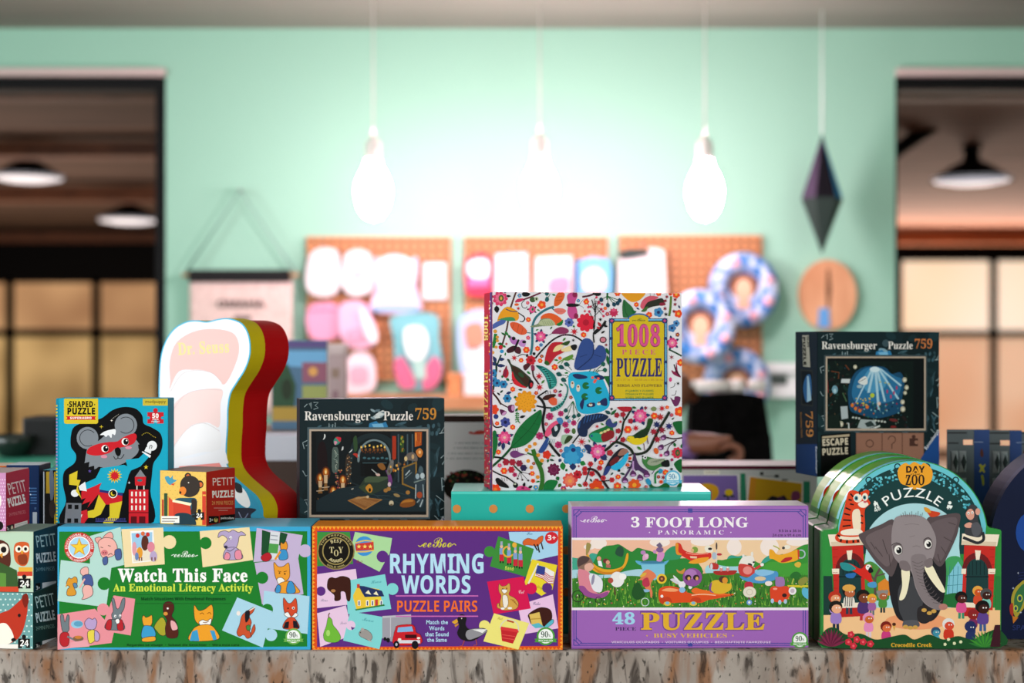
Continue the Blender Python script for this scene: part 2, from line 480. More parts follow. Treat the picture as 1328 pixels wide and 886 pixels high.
# barn pendants in the hall
def pendant(px, py, wpx, d, label):
    r = wpx/2/F*d; p = at(px, py, d)
    t = thing('pendant_lamp', label, 'lamp', (p.x, p.y, HC), 0, 'barn pendants in the hall')
    z0 = p.z-HC
    lathe('lamp_shade', [(r*0.17, z0+r*1.05), (r*0.2, z0+r*0.5), (r*0.42, z0+r*0.4), (r*0.72, z0+r*0.2), (r, z0), (r*0.97, z0-0.005), (r*0.7, z0+r*0.16), (r*0.3, z0+r*0.3)], black, t, 28)
    lathe('diffuser', [(0, z0-r*0.12), (r*0.5, z0-r*0.1), (r*0.9, z0-r*0.02), (r*0.96, z0+0.012), (r*0.5, z0+r*0.1), (0, z0+r*0.1)], mat('lit_diffuser', 'ffffff', 0.4, emit='f4f1ff', estr=0.55), t, 28)
    tube('cord', [(0, 0, z0+r*1.0), (0, 0, 0)], 0.012, black, t)
    lathe('ceiling_rose', [(0, 0), (0.06, 0), (0.06, -0.03), (0, -0.035)], black, t, 16)
pendant(1260, 234, 104, 9.0, 'black barn pendant lamp glowing in the hall through the right opening')
pendant(36, 231, 96, 9.0, 'large black barn pendant lamp in the hall near the left edge of the picture')
pendant(168, 286, 84, 11.5, 'black barn pendant lamp hanging lowest in the left opening')
pendant(205, 185, 54, 11.5, 'black barn pendant lamp half hidden by the right jamb of the left opening')
struct(tube('trim_12', [at(1150, 205, 8.6), at(1240, 140, 8.2)], 0.045, black)); struct(tube('trim_13', [at(1150, 184, 9.6), at(1275, 182, 9.6)], 0.03, black))
def plight(name, p, e, c, r=0.15):
    l = bpy.data.lights.new(name, 'POINT'); l.energy = e; l.color = c; l.shadow_soft_size = r
    o = bpy.data.objects.new(name, l); COL.objects.link(o); o.location = p
area('hall_window_light', (4.6, HY-0.4, 0.6), (4.2, 8.5, 1.7), 4, 1.2, 170, (1.0, 0.80, 0.66))
area('hall_side_light', (-4.8, 8.5, -0.7), (-4.8, 8.51, 1.7), 5, 6, 170, (1.0, 0.82, 0.70))  # unseen upward light added low in the hall to brighten its left ceiling

# ------------------------------------------------------------ three bare bulbs in front of the wall
bulbglass = mat('glowing_bulb_glass', 'ffffff', 0.3, emit=(1.0, .71, .80), estr=102)
cordm = mat('pale_cord', 'd9d3cb', 0.6); sock = mat('white_socket', 'f3ece6', 0.4)
BD = 4.78
for px, py, lab in ((484, 203, 'leftmost of three glowing bare bulbs hanging before the mint wall'),
                    (700, 200, 'middle one of three glowing bare bulbs hanging before the mint wall'),
                    (914, 203, 'rightmost of three glowing bare bulbs hanging before the mint wall')):
    p = at(px, py, BD); t = thing('pendant_bulb', lab, 'lamp', (p.x, p.y, CEIL), 0, 'bare bulbs over the pegboards')
    z0 = p.z-CEIL
    lathe('bulb', [(0.0, z0-0.215), (0.028, z0-0.205), (0.049, z0-0.175), (0.060, z0-0.13), (0.058, z0-0.095), (0.045, z0-0.06), (0.028, z0-0.03), (0.024, z0)], bulbglass, t, 24)
    lathe('socket', [(0.027, z0-0.012), (0.027, z0+0.045), (0.012, z0+0.06), (0.006, z0+0.075)], sock, t, 16)
    tube('cord', [(0, 0, z0+0.07), (0, 0, 0)], 0.0026, cordm, t)

# ------------------------------------------------------------ the display table
tw = mat('weathered_whitewash', '98908a', 0.75, spec=0.25); N, L, b = nodes(tw)
tc = N.new('ShaderNodeTexCoord')
def layer(scale, stretch, lo, hi, c1, c2, detail=5, dist=0.0):
    mp = N.new('ShaderNodeMapping'); mp.inputs['Scale'].default_value = stretch
    nz = N.new('ShaderNodeTexNoise'); nz.inputs['Scale'].default_value = scale; nz.inputs['Detail'].default_value = detail; nz.inputs['Distortion'].default_value = dist
    rp = N.new('ShaderNodeValToRGB'); rp.color_ramp.elements[0].position = lo; rp.color_ramp.elements[1].position = hi
    rp.color_ramp.elements[0].color = (*lin(c1), 1); rp.color_ramp.elements[1].color = (*lin(c2), 1)
    L.new(tc.outputs['Object'], mp.inputs[0]); L.new(mp.outputs[0], nz.inputs['Vector']); L.new(nz.outputs['Fac'], rp.inputs[0])
    return rp
base = layer(16, (1, 1, 0.6), 0.35, 0.65, '83766c', 'aaa097')
rust = layer(30, (1, 1, 0.3), 0.49, 0.63, '000000', 'ffffff', 4, 0.4)
dark = layer(75, (1, 1, 0.25), 0.54, 0.65, '000000', 'ffffff', 6, 0.6)
speck = layer(190, (1, 1, 0.5), 0.62, 0.70, '000000', 'ffffff', 2)
def mix(fac, a, colb, amt=1.0):
    m = N.new('ShaderNodeMix'); m.data_type = 'RGBA'
    mu = N.new('ShaderNodeMath'); mu.operation = 'MULTIPLY'; mu.inputs[1].default_value = amt
    L.new(fac.outputs[0], mu.inputs[0]); L.new(mu.outputs[0], m.inputs[0]); L.new(a, m.inputs[6]); m.inputs[7].default_value = (*lin(colb), 1)
    return m.outputs[2]
o1 = mix(rust, base.outputs[0], '8a5a34', 0.85); o2 = mix(dark, o1, '2b201a', 0.85); o3 = mix(speck, o2, '1d1713', 0.8)
L.new(o3, b.inputs['Base Color'])
t = thing('display_table', 'long weathered whitewashed wooden table along the front edge', 'table', (0, 0.42, FLOOR))
TZ = -FLOOR
bm = bmesh.new()
for i in range(5): bm_box(bm, -1.25, 1.25, -0.426+i*0.18, -0.426+i*0.18+0.178, TZ-0.055, TZ, 0.004, 2)
link('tabletop', bm_mesh(bm, 'tabletop'), t, tw)
box('apron', -1.15, 1.15, -0.37, -0.34, TZ-0.17, TZ-0.056, tw, t, 0.003)
for x in (-1.12, 1.12):
    for y in (-0.30, 0.36): box('leg', x-0.045, x+0.045, y-0.045, y+0.045, 0, TZ-0.056, tw, t, 0.004)
# ------------------------------------------------------------ pegboards and what hangs on them
peg = mat('pegboard', 'b9794d', 0.6); N, L, b = nodes(peg)
tc = N.new('ShaderNodeTexCoord'); mp = N.new('ShaderNodeMapping'); mp.inputs['Scale'].default_value = (30, 30, 30)
vo = N.new('ShaderNodeTexVoronoi'); vo.inputs['Scale'].default_value = 1.0; vo.inputs['Randomness'].default_value = 0.0
rp = N.new('ShaderNodeValToRGB'); rp.color_ramp.elements[0].position = 0.30; rp.color_ramp.elements[1].position = 0.38
rp.color_ramp.elements[0].color = (*lin('4d2c1a'), 1); rp.color_ramp.elements[1].color = (*lin('c4834f'), 1)
L.new(tc.outputs['Object'], mp.inputs[0]); L.new(mp.outputs[0], vo.inputs['Vector']); L.new(vo.outputs['Distance'], rp.inputs[0]); L.new(rp.outputs[0], b.inputs['Base Color'])
def pegboard(x0, x1, y0, y1, label):
    d = WD-0.03; a = at(x0, y1, d); c = at(x1, y0, d)
    t = thing('pegboard', label, 'pegboard', (a.x, WY, a.z), 0, 'pegboards on the mint wall')
    w, h = c.x-a.x, c.z-a.z
    box('board', 0, w, -0.03, -0.022, 0, h, peg, t)
    bm = bmesh.new()
    for xa, xb, za, zb in ((0, w, 0, 0.02), (0, w, h-0.02, h), (0, 0.02, 0.02, h-0.02), (w-0.02, w, 0.02, h-0.02)): bm_box(bm, xa, xb, -0.022, 0, za, zb)
    link('batten', bm_mesh(bm, 'batten'), t, wood_d)
pegboard(397, 584, 307, 494, 'leftmost of three brown pegboards, hung with white and pink packs')
pegboard(602, 788, 307, 494, 'middle pegboard, mostly hidden behind the white floral puzzle box')
pegboard(803, 988, 305, 494, 'rightmost of three brown pegboards, hung with blue rings')
PD = WD-0.035
steel = mat('steel_wire', 'a8a8a8', 0.3, 0.9)
def pack(name, label, cat, pts, th, col, parts=(), group=None, d=PD, sm=True, hook=True, m=MATTE, main='card', rim=0.004):
    """a thing hanging flat in front of the board: outline in photo pixels, real thickness, raised parts on its front"""
    P = nums(pts); ys = [y for _, y in P]; xs = [x for x, _ in P]
    o = at((min(xs)+max(xs))/2, max(ys), d)
    t = thing(name, label, cat, o, 0, group)
    def loc(Q, s): return [((at(x, y, d)-o).x, (at(x, y, d)-o).z) for x, y in (catmull(Q, 5) if s else Q)]
    prism(main, loc(P, sm), -th, 0, m, t, lambda p: col, rim)
    for i, (pn, pp, pc, s, q) in enumerate(parts):
        prism(pn, loc(nums(pp), s), -th-q, -th+0.001, m, t, lambda p, pc=pc: pc)
    if hook:
        cx = 0; top = (at(0, min(ys), d)-o).z
        tube('hook', [(cx, 0.0, top+0.008), (cx, -th-0.02, top+0.004), (cx, -th-0.022, top+0.012)], 0.0022, steel, t, 6)
    return t
W_, PK = 'dcd5d5', 'eeb9cb'
pack('soft_bag', 'white round-bottomed baby bag at the upper left corner of left pegboard', 'bag', '405 330 420 323 438 326 443 350 441 376 428 385 408 383 399 372 400 350', 0.05, W_, [('tag', '413 352 425 350 426 358 415 360', 'd9c9c9', False, .004)], 'packs on the left pegboard')
pack('soft_bag', 'second white bag from the left on the top row of left pegboard', 'bag', '449 332 462 325 480 329 485 352 484 376 470 384 452 382 445 368 446 348', 0.05, W_, [('tag', '458 352 473 350 474 362 460 364', 'e3b5bd', False, .004)], 'packs on the left pegboard')
pack('animal_pack', 'white and lilac animal faced pack in the top row of left pegboard', 'pack', '488 334 500 342 515 336 530 340 541 334 543 352 540 376 545 404 483 404 488 378 486 352', 0.04, 'dcc3d6',
     [('face_panel', '494 338 514 331 536 340 540 360 530 378 514 384 497 378 489 358', 'dfd9db', True, .012), ('eye', '502 352 507 350 507 357 502 358', 'b9b0bd', False, .016), ('eye', '521 351 526 352 526 358 521 357', 'b9b0bd', False, .016), ('label_strip', '485 396 544 396 545 404 484 404', '8db3d8', False, .006)], 'packs on the left pegboard')
pack('gift_card', 'plain white hanging card at the right of left pegboard', 'card', '549 341 579 341 580 389 548 389', 0.02, 'e4dfdc', [('print', '555 372 573 372 573 380 555 380', 'e8dcd8', False, .003)], 'packs on the left pegboard', sm=False)
pack('pink_pouch', 'flat pink pouch under the leftmost white bag', 'pouch', '402 398 438 396 440 436 404 438', 0.03, 'ec9fbc', [('seam', '403 402 438 400 438 403 403 405', 'd97f9f', False, .003)], 'packs on the left pegboard')
pack('pink_bunny_toy', 'pink and white plush hanging below the second white bag', 'toy', '444 396 460 390 474 394 482 408 490 430 488 446 474 452 456 450 444 436 441 414', 0.06, 'eeb4cc', [('ear', '470 400 482 412 492 434 488 446 478 438 472 420', 'f6e6ea', True, .02), ('muzzle', '456 428 470 426 474 438 462 444 454 438', 'd79db5', True, .015)], 'packs on the left pegboard')
pack('hooded_towel', 'teal and pink folded towel pack low on left pegboard', 'towel', '510 411 565 408 570 440 575 478 566 502 545 505 520 503 514 480 512 440', 0.05, '73b4b9',
     [('towel_edge', '513 470 522 462 534 480 540 500 522 503 514 484', 'd0688a', True, .012), ('towel_edge', '552 480 564 462 574 476 566 500 550 504', 'd0688a', True, .012), ('hood', '528 426 548 424 556 440 552 462 534 466 526 446', 'e9f1ee', True, .02), ('band', '536 466 552 464 554 490 540 492', 'a6cfc4', False, .014)], 'packs on the left pegboard')
pack('pale_doll_pack', 'pale pink doll shaped pack hanging lowest on left pegboard', 'pack', '452 466 466 454 482 462 488 480 484 506 448 508 446 482', 0.04, 'ecd6dc', [('print', '456 478 476 476 478 496 458 498', 'd3a7b8', True, .005)], 'packs on the left pegboard')
pack('red_pouch', 'red pouch with white panel at upper left of middle pegboard', 'pouch', '605 336 636 333 638 374 633 384 610 384 604 372', 0.04, 'd83350', [('face_panel', '608 341 632 338 634 358 622 362 609 358', 'f9eff0', True, .012), ('label_strip', '607 362 635 361 635 372 607 373', 'd76a9c', False, .008)], 'packs on the middle pegboard')
pack('white_bib_pack', 'white bib pack with faint blue print beside the red pouch', 'pack', '642 330 684 328 686 392 640 392', 0.03, 'dcd8dc', [('print', '650 360 676 358 678 378 652 380', 'c9c9e6', True, .004)], 'packs on the middle pegboard', sm=False)
pack('white_bib_pack', 'white bib pack with pink and teal print right of centre on middle pegboard', 'pack', '694 334 742 332 742 392 692 392', 0.03, 'e0d3cf', [('print', '714 362 736 360 736 380 712 380', 'e08aa4', True, .004), ('print', '698 358 710 356 711 372 699 372', '9cc9c9', True, .004)], 'packs on the middle pegboard', sm=False)
pack('blue_book_pack', 'sky blue pack with a round picture at the right of middle pegboard', 'pack', '746 340 766 334 788 336 794 352 792 392 746 392', 0.035, '6fb4e0', [('picture', '756 356 770 348 782 356 784 374 768 382 756 374', 'dfb9b3', True, .008), ('spine', '746 342 750 340 750 392 746 392', '4c86c0', False, .006)], 'packs on the middle pegboard', sm=False)
pack('blue_towel_pack', 'blue and white pack low on middle pegboard left of the floral box', 'pack', '597 412 640 408 644 484 606 490 596 470', 0.04, 'a9c3e4', [('picture', '604 424 624 420 628 446 608 452', 'e98a70', True, .008), ('picture', '606 454 632 450 634 474 610 478', 'f1dcdc', True, .008)], 'packs on the middle pegboard')
pack('white_print_bag', 'white bag with black strap top at upper left of right pegboard', 'bag', '802 336 820 328 846 322 860 326 863 380 862 392 800 392', 0.05, 'dcd3d0', [('strap', '803 330 812 324 834 324 840 330 828 334 806 337', '2c3a36', True, .012), ('print', '818 350 840 346 846 370 822 374', 'e5cfcb', True, .006)], 'packs on the right pegboard', sm=False)
ringm = noise_mat('blue_floral_fabric', '2f78bd', 'c6d3e8', 24, rough=0.85, lo=0.42, hi=0.58); brownm = mat('printed_brown_hair', '7a4a30', 0.7); skinm = mat('printed_peach', 'e9b593', 0.7); pinkm = mat('pink_rose_cloth', 'e3a8b4', 0.8)
def ring_pillow(px, py, r, label, dd):
    o = at(px, py, dd); R = r/F*dd; t = thing('ring_pillow', label, 'pillow', o, 0, 'blue ring pillows on the right pegboard')
    bm = bmesh.new(); pts = [(R*.74*math.cos(a), 0, R*.74*1.08*math.sin(a)) for a in [2*PI*i/40 for i in range(41)]]
    bm_tube(bm, pts, R*.27, 12, False); bmesh.ops.remove_doubles(bm, verts=bm.verts[:], dist=1e-5); me = bm_mesh(bm, 'ring'); smooth(me); link('ring', me, t, ringm)
    lathe_disc = prism('backing_card', [(R*.62*math.cos(2*PI*i/24), R*.66*math.sin(2*PI*i/24)) for i in range(24)], 0.0, 0.01, ringm, t)
    prism('hair_print', [(R*.42*math.cos(2*PI*i/20), R*.12+R*.36*math.sin(2*PI*i/20)) for i in range(20)], -0.004, 0.001, brownm, t)
    prism('face_print', [(R*.24*math.cos(2*PI*i/20), R*.0+R*.32*math.sin(2*PI*i/20)) for i in range(20)], -0.008, 0.001, skinm, t)
    prism('shirt_print', [(-R*.16, -R*.3), (R*.16, -R*.3), (R*.22, -R*.72), (-R*.22, -R*.72)], -0.008, 0.001, skinm, t)
    for a in (20, 110, 200, 290, 335):
        q = Vector((R*.74*math.cos(math.radians(a)), -R*.2, R*.8*math.sin(math.radians(a))))
        bm = bmesh.new(); bmesh.ops.create_uvsphere(bm, u_segments=10, v_segments=6, radius=R*.15, matrix=Matrix.Translation(q))
        me = bm_mesh(bm, 'rose_print'); smooth(me); link('rose_print', me, t, pinkm)
ring_pillow(964, 376, 46, 'upper right blue floral ring pillow, largest on right pegboard', WD-0.085)
ring_pillow(908, 424, 46, 'blue floral ring pillow hanging lower left beside the floral puzzle box', WD-0.21)
ring_pillow(955, 498, 44, 'lowest blue floral ring pillow, just above the black tote bag', WD-0.085)

# shelf ledge along the wall under the pegboards
sh = box('wall_shelf', xx(430, WD-.12), xx(845, WD-.12), WY-0.24, WY, zz(530, WD-.12), zz(512, WD-.12), noise_mat('orange_shelf_wood', 'b87a4e', 'cd9468', 5, (1, 8, 8), 0.6), None, 0.003)
tag(sh, 'orange wooden wall shelf under the left pegboard', 'shelf')
for px0, px1, lab, c in ((602, 640, 'white oblong box on the orange wall shelf', 'f0e6e6'), (580, 598, 'orange patterned tin on the wall shelf beside the teal towel', 'd98a58')):
    a = at(px0, 512, WD-.2); c_ = at(px1, 484, WD-.2)
    t = thing('shelf_box', lab, 'box', (a.x, a.y, zz(512, WD-.12)), 0)
    box('carton', 0, c_.x-a.x, 0, 0.12, 0, (c_.z-a.z)*.75, MATTE, t, 0.003, {'f': c}); box('lid', -0.003, c_.x-a.x+.003, -0.003, 0.123, (c_.z-a.z)*.75, c_.z-a.z, MATTE, t, 0.003, {'f': c})

# ------------------------------------------------------------ cloth banner
BN = WD-0.06; o = at(312, 352, BN)
t = thing('cloth_banner', 'pale pink cloth banner hanging from a black rod on the mint wall', 'banner', o)
def bl(x, y): q = at(x, y, BN)-o; return q
cloth = noise_mat('pale_pink_canvas', 'd8bdb4', 'e2cac1', 40, rough=0.9)
bm = bmesh.new(); cols = 24; g = []
for j in range(9):
    row = []
    for i in range(cols+1):
        p = bl(246+(379-246)*i/cols, 364+(540-364)*j/8); row.append(bm.verts.new((p.x, 0.006*math.sin(i*0.7+j*0.2)*j/8, p.z)))
    g.append(row)
for j in range(8):
    for i in range(cols): bm.faces.new((g[j][i], g[j][i+1], g[j+1][i+1], g[j+1][i]))
me = bm_mesh(bm, 'cloth'); smooth(me); co = link('cloth', me, t, cloth)
so = co.modifiers.new('thickness', 'SOLIDIFY'); so.thickness = 0.002
a, c = bl(245, 366), bl(377, 350); box('rod_pocket', a.x, c.x, -0.013, 0.013, a.z, c.z, mat('black_cloth', '0a0a0c', 0.9), t, 0.006)
tube('rod', [bl(236, 357), bl(388, 357)], 0.008, noise_mat('rod_wood', 'a8794f', 'bb8d60', 20), t)
tube('hanging_cord', [bl(240, 354), bl(312, 247), bl(384, 354)], 0.006, mat('grey_green_cord', '7fa796', 0.8), t, 8)
tube('nail', [bl(312, 247)+Vector((0, 0.06, 0)), bl(312, 247)+Vector((0, -0.02, 0))], 0.005, steel, t, 8)
c = Canvas(t, Vector((o.x, o.y-0.012, o.z)), (0, -1, 0), MATTE, 0.0); c.part('lettering')
c.t('OMAHA', 281, 343, 399, 10, '4b403d', 'b'); c.r(303, 410, 325, 416, '6b5d58'); c.done()

# ------------------------------------------------------------ folded paper diamond and oval plaque
DD = 5.2; o = at(1066, 258, DD); r = 27/F*DD; up = 84/F*DD; dn = -72/F*DD
t = thing('paper_diamond', 'dark blue faceted paper diamond hanging before the mint wall', 'decoration', o)
bm = bmesh.new(); n = 6; ringv = [bm.verts.new((r*math.cos(2*PI*k/n), r*math.sin(2*PI*k/n), 0)) for k in range(n)]
vt = bm.verts.new((0, 0, up))
fs = [(bm.faces.new((ringv[k], ringv[(k+1) % n], vt)), k) for k in range(n)]
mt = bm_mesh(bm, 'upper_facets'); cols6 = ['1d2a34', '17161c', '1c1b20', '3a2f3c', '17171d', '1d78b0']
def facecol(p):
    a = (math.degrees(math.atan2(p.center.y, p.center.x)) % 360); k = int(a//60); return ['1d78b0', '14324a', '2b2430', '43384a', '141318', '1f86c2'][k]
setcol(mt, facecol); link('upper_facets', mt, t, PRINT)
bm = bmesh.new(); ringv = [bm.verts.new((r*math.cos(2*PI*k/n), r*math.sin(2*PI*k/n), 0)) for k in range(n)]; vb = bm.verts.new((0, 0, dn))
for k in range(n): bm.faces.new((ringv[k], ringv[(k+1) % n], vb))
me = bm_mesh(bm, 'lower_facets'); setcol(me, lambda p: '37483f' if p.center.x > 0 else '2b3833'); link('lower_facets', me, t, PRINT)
tube('cord', [(0, 0, up), (0, 0, CEIL-o.z)], 0.003, mat('white_thread', 'dfe6e0', 0.7), t, 6)
o = at(1073, 383, WD-0.02); t = thing('oval_plaque', 'oval wooden plaque on the wall beneath the paper diamond', 'plaque', o)
rx, rz = 37/F*WD, 46/F*WD
prism('slab', [(rx*math.cos(2*PI*i/40), rz*math.sin(2*PI*i/40)) for i in range(40)], -0.012, 0.02, noise_mat('birch_slice', 'c98d63', 'dda67c', 8, (1, 1, .3)), t, None, 0.004)
dk = mat('burnt_line', '6d4529', 0.8)
prism('burnt_drawing', [(-.004, .10), (.004, .10), (.012, .02), (.004, -.05), (-.004, -.05), (-.008, .02)], -0.014, -0.011, dk, t)
prism('blue_tag', [(-.035, -.05), (.002, -.05), (.006, -.125), (-.04, -.125)], -0.018, -0.011, mat('blue_tag', '5f9fd8', 0.6), t)

# ------------------------------------------------------------ white wall unit with sockets at the right
a = at(985, 517, WD-.1); c = at(1125, 471, WD-.1)
t = thing('wall_trunking', 'white cable trunking with dark sockets low on the mint wall', 'trunking', (a.x, WY, a.z))
w, h = c.x-a.x, c.z-a.z; tr = mat('white_plastic', 'e9ecea', 0.4)
box('channel', 0, w, -0.05, 0, 0, h*.30, tr, t, 0.004); box('channel', 0, w, -0.05, 0, h*.72, h, tr, t, 0.004); box('back_plate', 0, w, -0.02, 0, h*.30, h*.72, tr, t)
for x in (0.05, 0.24): box('socket', x, x+.07, -0.026, -0.019, h*.36, h*.66, mat('dark_socket', '3c4a44', 0.5), t, 0.003)

# ------------------------------------------------------------ counter, black tote, person
a = at(884, 611, 4.07); c = at(1045, 611, 4.07)
t = thing('service_counter', 'low mint service counter that carries the black tote bag', 'counter', ((a.x+c.x)/2, CAMY+4.22, FLOOR)); hw = (c.x-a.x)/2
box('counter_body', -hw+.02, hw-.02, -.13, .15, 0, a.z-FLOOR-.03, mint, t, 0.004); box('countertop', -hw, hw, -.15, .17, a.z-FLOOR-.03, a.z-FLOOR, tr, t, 0.005)
CT = a.z; td = 4.2
t = thing('tote_bag', 'black cloth tote bag standing on the counter behind the floral puzzle box', 'bag', (xx(950, td), CAMY+td+.06, CT))
blk = noise_mat('black_canvas', '060606', '0e0d0d', 60, rough=0.95); blk.node_tree.nodes['Principled BSDF'].inputs['Specular IOR Level'].default_value = .05
def q(x, y): p = at(x, y, td); return (p.x-xx(950, td), max(p.z-CT, 0.0005))
prism('bag_body', [q(893, 611.5), q(1004, 611.5), q(1001, 570), q(992, 514), q(960, 509), q(930, 512), q(898, 512)], -.06, .07, blk, t, None, .012)
tube('handle', [(-.05, -.066, .19), (-.045, -.071, .1), (.05, -.071, .1), (.055, -.066, .19)], .007, blk, t)
for x0, x1, lab in ((902, 947, 'long white paper roll lying across the tote bag top'), (949, 965, 'short white paper roll in the middle of the tote top'), (971, 992, 'white paper roll at the right end of the tote top')):
    p0, p1 = at(x0, 505, td+.06), at(x1, 505, td+.06); z = zz(509, td)+.016
    t = thing('paper_roll', lab, 'paper roll', ((p0.x+p1.x)/2, CAMY+td+.065, z-.016), 0, 'paper rolls on the tote bag'); hw = (p1.x-p0.x)/2
    tube('paper', [(-hw, 0, .016), (hw, 0, .016)], .019, mat('white_paper', 'efe6e2', 0.7), t, 16)
    tube('core', [(-hw-.002, 0, .016), (hw+.002, 0, .016)], .007, mat('card_core', 'a88866', 0.8), t, 10)

def skin_body(name, edges_pts, m, parent, sub=2):
    """continuous limb-and-trunk surface grown around a skeleton: list of chains [(x,y,z,r),...] sharing points"""
    V, E, R, idx = [], [], [], {}
    for ch in edges_pts:
        prev = None
        for (x, y, z, r) in ch:
            k = (round(x, 4), round(y, 4), round(z, 4))
            if k not in idx: idx[k] = len(V); V.append((x, y, z)); R.append(r)
            i = idx[k]
            if prev is not None and prev != i: E.append((prev, i))
            prev = i
    me = bpy.data.meshes.new(name); me.from_pydata(V, E, [])
    o = link(name, me, parent, m); md = o.modifiers.new('skin', 'SKIN'); md.use_smooth_shade = True
    sv = me.skin_vertices[0].data
    for i, r in enumerate(R): sv[i].radius = (r, r)
    sv[0].use_root = True
    s = o.modifiers.new('sub', 'SUBSURF'); s.levels = sub; s.render_levels = sub
    return o
# the person sits turned to the right, one forearm held out; the head shows at the edge of the floral box
pd_ = 3.86; P0 = Vector((xx(850, pd_), CAMY+pd_, FLOOR)); hz = zz(505, pd_)-FLOOR
t = thing('person', 'seated person in a purple plaid shirt behind the floral puzzle box, arm reaching right', 'person', P0)
sk = mat('brown_skin', '7a4832', 0.5); shirt = noise_mat('purple_plaid', '2e2558', '9a70b4', 30, (1, 1, 3), 0.8); trou = mat('teal_trousers', '1f6f80', 0.8); hairm = mat('black_brown_hair', '17100d', 0.8)
hip = (-.06, 0, .60, .125); ch = (-.03, 0, .87, .125); nk = (.0, 0, hz-.135, .05)
sp = xx(888, pd_)-P0.x, zz(535, pd_)-FLOOR
elb = (.045, -.19, zz(560, pd_)-FLOOR-.02, .038); wri = (xx(893, pd_)-P0.x, -.24, zz(567, pd_)-FLOOR, .027)
body = [[hip, (-.05, 0, .73, .115), ch, (-.02, 0, .95, .085), nk, (.015, 0, hz-.07, .06), (.02, 0, hz, .085), (.015, 0, hz+.055, .075)],
        [ch, (-.02, -.15, .91, .055), (.01, -.18, .84, .045), elb, wri, (wri[0]+.03, -.245, wri[2]-.002, .027), (wri[0]+.05, -.245, wri[2]-.004, .024)],
        [ch, (-.02, .15, .91, .055), (.0, .19, .82, .045), (.05, .2, .70, .038), (.17, .14, .66, .03), (.22, .11, .655, .022)],
        [hip, (.02, -.10, .60, .085), (.36, -.12, .60, .065), (.37, -.12, .32, .05), (.36, -.12, .09, .038), (.45, -.12, .04, .035)],
        [hip, (.02, .10, .60, .085), (.36, .12, .60, .065), (.37, .12, .32, .05), (.36, .12, .09, .038), (.45, .12, .04, .035)]]
hb = (wri[0]+.05, -.245, wri[2]-.004, .024)
for k, (dy, ln) in enumerate(((-.024, .062), (-.008, .070), (.008, .066), (.023, .052))):
    body.append([hb, (hb[0]+.022, hb[1]+dy, hb[2]+.004, .0092), (hb[0]+.022+ln*.42, hb[1]+dy*1.15, hb[2]-.008, .0085), (hb[0]+.018+ln*.5, hb[1]+dy*1.15, hb[2]-.032, .0078), (hb[0]+.006+ln*.3, hb[1]+dy*1.1, hb[2]-.042, .0072)])
body.append([(wri[0]+.03, -.245, wri[2]-.002, .027), (wri[0]+.045, -.275, wri[2]+.012, .0095), (wri[0]+.075, -.285, wri[2]+.016, .0085)])
body.append([(.02, 0, hz, .085), (.098, 0, hz-.012, .016), (.112, 0, hz-.03, .012)])     # nose
skin_body('body', body, sk, t)
def grow(c, k): return [(x, y, z, r*k+.008) for x, y, z, r in c]
skin_body('shirt', [grow([hip, (-.05, 0, .73, .115), ch, (-.02, 0, .95, .085), (-.005, 0, hz-.16, .055)], 1), grow([ch, (-.02, -.15, .91, .055), (.01, -.18, .84, .045), elb, (elb[0]*.12+wri[0]*.88, -.235, elb[2]*.12+wri[2]*.88, .031)], 1.05),
                    grow([ch, (-.02, .15, .91, .055), (.0, .19, .82, .045), (.05, .2, .70, .038)], 1.05)], shirt, t)
skin_body('trousers', [grow(c, 1.04) for c in ([hip, (.02, -.10, .60, .085), (.36, -.12, .60, .065), (.37, -.12, .32, .05), (.36, -.12, .12, .04)], [hip, (.02, .10, .60, .085), (.36, .12, .60, .065), (.37, .12, .32, .05), (.36, .12, .12, .04)])], trou, t)
bm = bmesh.new(); r_ = bmesh.ops.create_uvsphere(bm, u_segments=20, v_segments=14, radius=.1)
for v in r_['verts']:
    v.co = Vector((v.co.x*1.02, v.co.y*.95, v.co.z*1.08))
    if v.co.x > .035 and v.co.z < .05: v.co.x = .035+(v.co.x-.035)*.1
    v.co += Vector((-.005, 0, hz+.035))
me = bm_mesh(bm, 'hair'); smooth(me); link('hair', me, t, hairm)
for sgn in (-1, 1):
    bm = bmesh.new(); r_ = bmesh.ops.create_uvsphere(bm, u_segments=10, v_segments=8, radius=.008)
    for v in r_['verts']: v.co += Vector((.098, sgn*.03, hz+.015))
    me = bm_mesh(bm, 'eye'); smooth(me); link('eye', me, t, mat('eye_white', 'e8e4e0', 0.3))
t = thing('stool', 'round wooden stool under the seated person', 'stool', P0+Vector((-.06, 0, 0)))
lathe('seat', [(0, .475), (.16, .475), (.17, .46), (.17, .445), (0, .44)], wood_d, t)
for k in range(4):
    a = PI/4+k*PI/2; tube('leg', [(.12*math.cos(a), .12*math.sin(a), .445), (.17*math.cos(a), .17*math.sin(a), 0)], .014, wood_d, t, 8)

